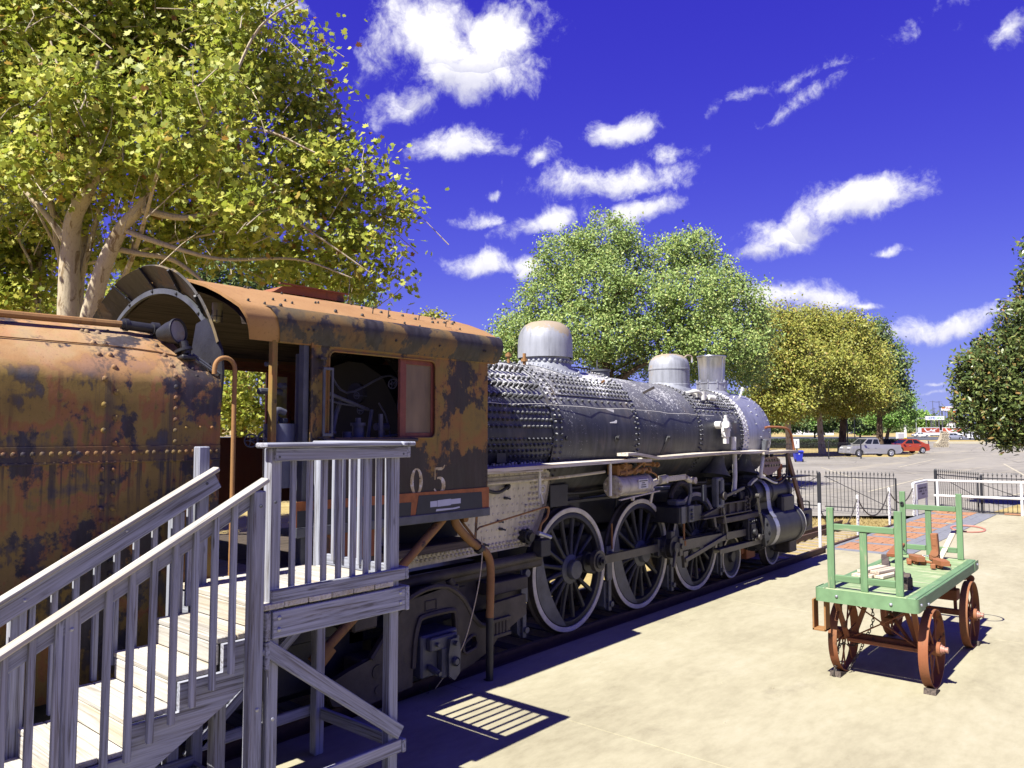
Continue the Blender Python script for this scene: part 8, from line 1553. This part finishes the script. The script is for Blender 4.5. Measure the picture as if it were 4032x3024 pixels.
for pts in ([(-1.2, 10.2), (-.6, 10.4), (-.5, 11.2), (-.9, 11.6), (-1.2, 11.0)], [(-.4, 10.15), (.5, 10.1), (.7, 11.0), (.3, 11.7), (-.2, 11.3), (-.3, 10.8)], [(.75, 10.3), (1.2, 10.5), (1.2, 11.4), (.85, 11.2)]): m.add([(x, -.012, z - g_) for x, z in pts], [tuple(range(len(pts)))])
m.build('cream_shapes', plain('sign cream', (.75, .62, .38), .5, 0, .1, 3), og, off=(0, 0, 0)); m = MB(); m.box(-1.5, 1.5, 0, .3, 8.7 - g_, 9.8 - g_, .01); m.build('lower_panel', plain('sign peach', (.70, .45, .25), .5, 0, .1, 3), og, off=(0, 0, 0))
# poles
def pole(name, label, D, px, h, r, mat, cat='pole', arm=None, group=None, head=None):
    t = thing(name, label, cat, at(D, (px - 1106) / 1661 * D), group, rz=FACE); Z = (0, 0, 0); m = MB(); m.cyl((0, 0, -.1), (0, 0, h), r, r * .7, n=10); m.build('shaft', mat, t, off=Z)
    if arm:
        for (z, a, b) in arm: m = MB(); m.box(a, b, -.06, .06, z - .06, z + .06, .01); m.build('cross_arm', mat, t, off=Z)
    if head: m = MB(); m.lathe([(.05, 0), (.22, .1), (.25, .5), (.12, .75), (0, .8)], (0, 0, h), (0, 0, 1), 10); m.build('lantern', mat, t, off=Z)
pole('lamp_post', 'slim black lamp post just left of the silver pickup front', 104, (3032 + 668 / 2.212) / 1.8228, 5.5, .09, M_FENCE, 'lamp post', head=True)
pole('lamp_post', 'black lamp post on the lawn edge beyond the pickup roof', 200, (3032 + 730 / 2.212) / 1.8228, 7.2, .10, M_FENCE, 'lamp post', head=True)
pole('white_pole', 'tall plain white pole beyond the pickup, left of the small green tree', 330, (3032 + 860 / 2.212) / 1.8228, 8.6, .16, M_SIGNW)
pole('traffic_pole', 'pale traffic signal pole with a long arm left of the low white sign', 285, (3600 + 30 / 5.29) / 1.8228, 6.9, .12, M_SIGNG, 'traffic pole', arm=((6.7, 0, 5.5),))
for i, (px, h, lb) in enumerate((((3600 + 388 / 5.29) / 1.8228, 15.5, 'tallest utility pole behind the low white sign'), ((3600 + 412 / 5.29) / 1.8228, 12.5, 'dark utility pole with cross arm behind the low white sign'), ((3600 + 522 / 5.29) / 1.8228, 15.8, 'grey utility pole left of the tall white sign'), ((3600 + 640 / 5.29) / 1.8228, 11.5, 'short utility pole between the two pole signs'))):
    pole('utility_pole', lb, 350 + i * 6, px, h, .16, M_IRONG, 'utility pole', arm=((h - .4, -1.4, 1.4),) if i != 1 else ((h - 2.0, -2.2, 2.2), (h - .5, -1, 1)), group='utility poles')
m = MB(); 
a, b = Vector(at(350, ((3600 + 388 / 5.29) / 1.8228 - 1106) / 1661 * 350, 15.2)), Vector(at(362, ((3600 + 522 / 5.29) / 1.8228 - 1106) / 1661 * 362, 15.4)); m.tube(catenary(a, b, .3, 10), .04, 4); o = m.build('power_line', M_FENCE, off=a); tag(o, 'power line strung between the two tall utility poles', 'cable')
t = thing('marker_post', 'white post with yellow foot on the verge by the road', 'post', at(190, (1954 - 1106) / 1661 * 190), rz=FACE); m = MB(); m.box(-.22, .22, -.2, .2, 0, 4.0, .02); m.build('shaft', M_SIGNW, t, off=(0, 0, 0)); m = MB(); m.box(-.26, .26, -.24, .24, 0, .7, .02); m.build('foot', plain('yellow paint', (.65, .45, .03), .6, 0, .1, 4), t, off=(0, 0, 0))
t = thing('utility_box', 'white utility cabinet left of the yellow footed post', 'cabinet', at(195, (1943 - 1106) / 1661 * 195), rz=FACE); m = MB(); m.box(-.9, .9, -.5, .5, .0, 1.9, .03); m.build('cabinet', M_SIGNW, t, off=(0, 0, 0)); m = MB(); m.box(-.8, .8, -.52, -.5, .3, 1.7, .01); m.build('door', M_SIGNG, t, off=(0, 0, 0))
# stone gate pillar built of single stones on a mortar core
def pillar():
    D = 123; Lc = (2033 - 1106) / 1661 * D; t = thing('stone_pillar', 'rubble stone gate pillar sweeping down to the left beside the driveway', 'pillar', at(D, Lc, -.05), rz=FACE); Z = (0, 0, 0)
    def topz(x): return float(np.interp(x, [-1.0, -.6, -.25, .0, .15, 1.0], [.75, .85, 1.25, 1.9, 2.45, 2.5]))
    xs_ = np.linspace(-1.0, 1.0, 17); m = MB(); poly = [(-1, 0), (1, 0)] + [(float(x), topz(x) - .06) for x in xs_[::-1]]; m.prism([(p[0], p[1]) for p in poly], (0, .06, 0), (1, 0, 0), (0, 0, 1), (0, .75, 0)); m.build('mortar_core', plain('sandy mortar', (.42, .36, .26), .9, 0, .2, 5), t, off=Z)
    z = .0; row = 0
    while z < 2.5:
        x = -1.0 + random.uniform(-.05, .1); hgt = random.uniform(.15, .26)
        while x < 1.0:
            w_ = random.uniform(.16, .34); xc = x + w_ / 2
            if z + hgt * .6 < topz(min(1, max(-1, xc))):
                q = MB(); nn = 7; ring = []
                for k in range(nn): a = k * 2 * math.pi / nn; ring.append((xc + w_ * .5 * math.cos(a) * random.uniform(.85, 1.1), z + hgt / 2 + hgt * .5 * math.sin(a) * random.uniform(.85, 1.1)))
                q.add([(px, .08, pz) for px, pz in ring] + [(xc + (px - xc) * .8, -.02 - random.uniform(0, .05), z + hgt / 2 + (pz - z - hgt / 2) * .8) for px, pz in ring], [(i, (i + 1) % nn, nn + (i + 1) % nn, nn + i) for i in range(nn)] + [tuple(range(nn, 2 * nn))]); q.build('stone', M_STONE, t, off=Z)
            x += w_ + .02
        z += hgt + .015
    m = MB(); m.box(.1, 1.04, .0, .86, 2.47, 2.55, .02); m.build('cap_stone', M_STONE, t, off=Z)
    return t
pillar()
t = thing('stone_post', 'low stone post with dark end plate left of the gate pillar', 'post', at(126, (3032 + 1350 / 2.212) / 1.8228 * 126 / 1661 - 1106 / 1661 * 126), rz=FACE)
m = MB(); m.box(-.75, .35, 0, .5, 0, .95, .05); m.build('stone_body', M_STONE, t, off=(0, 0, 0)); m = MB(); m.box(.36, .46, -.02, .5, 0, 1.0, .01); m.build('end_plate', M_INK, t, off=(0, 0, 0))
# blue bin with notice behind, park fence, hedge
t = thing('wheelie_bin', 'blue wheeled plastic bin standing at the edge of the parking lot', 'bin', at(69.5, (1721.7 - 1106) / 1661 * 69.5), rz=FACE)
m = MB(); rows = [[(-.26, -.26, .05), (.26, -.26, .05), (.26, .26, .05), (-.26, .26, .05)], [(-.34, -.34, .80), (.34, -.34, .80), (.34, .36, .80), (-.34, .36, .80)], [(-.38, -.38, .82), (.38, -.38, .82), (.38, .40, .82), (-.38, .40, .82)], [(-.38, -.38, .90), (.38, -.38, .90), (.38, .40, .90), (-.38, .40, .90)]]; m.grid(rows, False, True); m.add(rows[0], [(3, 2, 1, 0)]); m.build('bin_body', M_BLUE, t, off=(0, 0, 0))
m = MB(); m.grid([[(-.40, -.42, .91), (.40, -.42, .91)], [(-.40, -.1, 1.02), (.40, -.1, 1.02)], [(-.40, .42, .98), (.40, .42, .98)], [(-.40, .42, .90), (.40, .42, .90)]], False); m.build('lid', M_BLUE, t, off=(0, 0, 0))
for s_ in (-1, 1): m = MB(); m.cyl((s_ * .30, -.22, .13), (s_ * .36, -.22, .13), .13, n=14); m.build('bin_wheel', M_RUBBER, t, off=(0, 0, 0))
m = MB(); m.lathe([(.06, 0), (0, -.004)], (-.02, -.335, .72), (0, 1, 0), 12); m.build('white_emblem', M_SIGNW, t, off=(0, 0, 0))
t = thing('notice_sign', 'small pale notice on a post behind the blue bin', 'sign', at(72, (3032 + 222 / 2.212) / 1.8228 * 72 / 1661 - 1106 / 1661 * 72), rz=FACE); m = MB(); m.box(-.28, .28, 0, .03, 1.15, 2.0, .01); m.build('panel', M_SIGNW, t, off=(0, 0, 0)); m = MB(); m.box(-.03, .03, .03, .08, 0, 1.9); m.build('post', M_IRONG, t, off=(0, 0, 0)); m = MB(); m.lathe([(.06, 0), (0, -.005)], (0, -.001, 1.75), (0, 1, 0), 10); m.box(-.03, .03, -.006, -.001, 1.5, 1.68); m.build('mark', M_INK, t, off=(0, 0, 0))
pA, pB = at(75, (1650 - 1106) / 1661 * 75), at(77, (1857 - 1106) / 1661 * 77)
fence('iron_fence', 'dark iron park fence under the sycamores behind the blue bin', 'fence', pA[:2], pB[:2], 70, 'iron fences', zb=.38, h=1.55, bars=(1.75, .55), posts=((0, .1, 2.0), (.33, .1, 2.0), (.66, .1, 2.0), (1, .12, 2.05)))
def hedge(label, D0, D1, p0, p1, h, n):
    a = Vector(at(D0, (p0 - 1106) / 1661 * D0)); b = Vector(at(D1, (p1 - 1106) / 1661 * D1)); t = thing('hedge', label, 'hedge', tuple(a)); L_ = (b - a).length; u = (b - a) / L_; v = Vector((-u.y, u.x, 0))
    m = MB(); m.obox((a + b) / 2 + Vector((0, 0, h * .42)), u, v, (0, 0, 1), (L_ / 2 - .1, .45, h * .42), .05); m.build('branches', plain('dark hedge wood', (.018, .02, .012), .9, 0, .3, 3) if 'dark hedge wood' not in MATS else MATS['dark hedge wood'], t)
    P_ = np.array([tuple(a + u * (rng.random() * L_) + v * (rng.normal() * .36) + Vector((0, 0, h * (rng.random() ** .7)))) for _ in range(n)]); N_ = rng.normal(size=(n, 3)); N_ /= np.linalg.norm(N_, axis=1)[:, None]; leafmesh('foliage', P_ - np.array(a), N_, .16 * rng.uniform(.7, 1.3, n), M_LHED, t, DIAM)
hedge('long clipped dark hedge behind the park trunks', 119, 121, 1640, 1850, 1.35, 9000); hedge('clipped hedge behind the silver pickup and the red car', 120, 126, 1852, 1965, 1.3, 6000)
# far buildings
def building(label, D, px0, px1, h, wallm, roofm, nwin, awn=None):
    L0, L1 = (px0 - 1106) / 1661 * D, (px1 - 1106) / 1661 * D; w_ = L1 - L0; t = thing('shop_building', label, 'building', at(D, (L0 + L1) / 2), rz=FACE); Z = (0, 0, 0)
    m = MB(); m.box(-w_ / 2, w_ / 2, 0, 14, -.2, h, .05); wl = m.build('wall', wallm, t, off=Z); m = MB(); m.box(-w_ / 2 - .3, w_ / 2 + .3, -.4, 14.3, h, h + .4, .03); m.build('roof', roofm, t, off=Z)
    for i in range(nwin):
        x = -w_ / 2 + (i + .5) * w_ / nwin; q = w_ / nwin * .32
        m = MB(); m.box(x - q, x + q, -.06, .0, h * .22, h * .68, .01); f_ = m.build('window', M_IRONG, wl); m = MB(); m.box(x - q * .9, x + q * .9, -.07, -.06, h * .25, h * .65); m.build('pane', M_CARGL, f_)
    m = MB(); m.box(-.9, .9, -.08, .0, .0, h * .6, .01); m.build('door', M_IRONG, wl)
    if awn: m = MB(); m.prism([(0, h * .9), (-1.2, h * .72), (-1.2, h * .68), (0, h * .72)], (-w_ / 2, 0, 0), (0, 1, 0), (0, 0, 1), (w_, 0, 0)); m.build('awning', awn, wl)
building('white low shop with red awning glimpsed between the sycamore trunks', 345, 1735, 1800, 4.4, M_SIGNW, M_IRONG, 6, plain('faded red awning', (.45, .12, .09), .7, 0, .2, 2))
building('pale shop front with dark roof behind the pole signs', 380, 2028, 2062, 6.0, M_SIGNW, M_INK, 5)
building('long pale building far off behind the magnolia', 420, 2062, 2190, 5.4, M_SIGNG, M_IRONG, 12)
# verges and worn paint lines
sheet('pavement', [150, 176], [(2050 - 1106) / 1661 * 150, (2040 - 1106) / 1661 * 176], [120, 140], -.005, M_CONC, 4)
sheet('verge', [276, 295], [-190, -200], [230, 240], -.05, M_DRY, 6)
lm = MB()
for (d0, l0, d1, l1, w_) in ((36, 12, 45, 19, .14), (37, 17, 47, 25, .14), (52, 22, 54, 42, .2), (44, 20, 60, 24, .14), (60, 30, 75, 41, .16), (33.5, 21, 42, 30, .14), (48, 32, 66, 42, .16), (64, 24, 66, 34, .2)):
    a, b = Vector((*fr(d0, l0), 0)), Vector((*fr(d1, l1), 0)); n_ = 6; u = (b - a).normalized(); v = Vector((-u.y, u.x, 0)) * w_ / 2
    rows = []
    for i in range(n_ + 1):
        t_ = i / n_; p = a.lerp(b, t_); D = d0 + (d1 - d0) * t_; rows.append([p - v + Vector((0, 0, gz(D) - .012)), p + v + Vector((0, 0, gz(D) - .012))])
    lm.grid(rows, False)
lm.build('parking_lines', plain('worn cream road paint', (.42, .38, .28), .85, 0, .3, 1.5), kind='structure')
m = MB(); m.grid([[(31.9, -3, -.012), (31.9, 4.9, -.012)], [(36.5, -3, .0), (36.2, 4.6, .0)]], False); m.build('grass_verge', M_DRY, kind='structure')

# far woodland that reads as one mass along the skyline
wd = thing('distant_woods', 'far dark belt of trees along the skyline behind the road', 'woods', at(470, 250)); wd['kind'] = 'stuff'
cw = []
for i in range(60):
    px = 1560 + i * 11.5; D = 450 + random.uniform(0, 60); h = random.uniform(3.2, 5.6); x, y, z = at(D, (px - 1106) / 1661 * D); cw.append((x, y, z + h * .55, random.uniform(3, 5), h * .62))
crown(wd, cw, 1500, 14, 1.0, M_LDRK, DIAM, tw=1.6, shell=.3, name='foliage')
bpy.data.objects['foliage.002' if 'foliage.002' in bpy.data.objects else 'foliage']['kind'] = 'stuff'
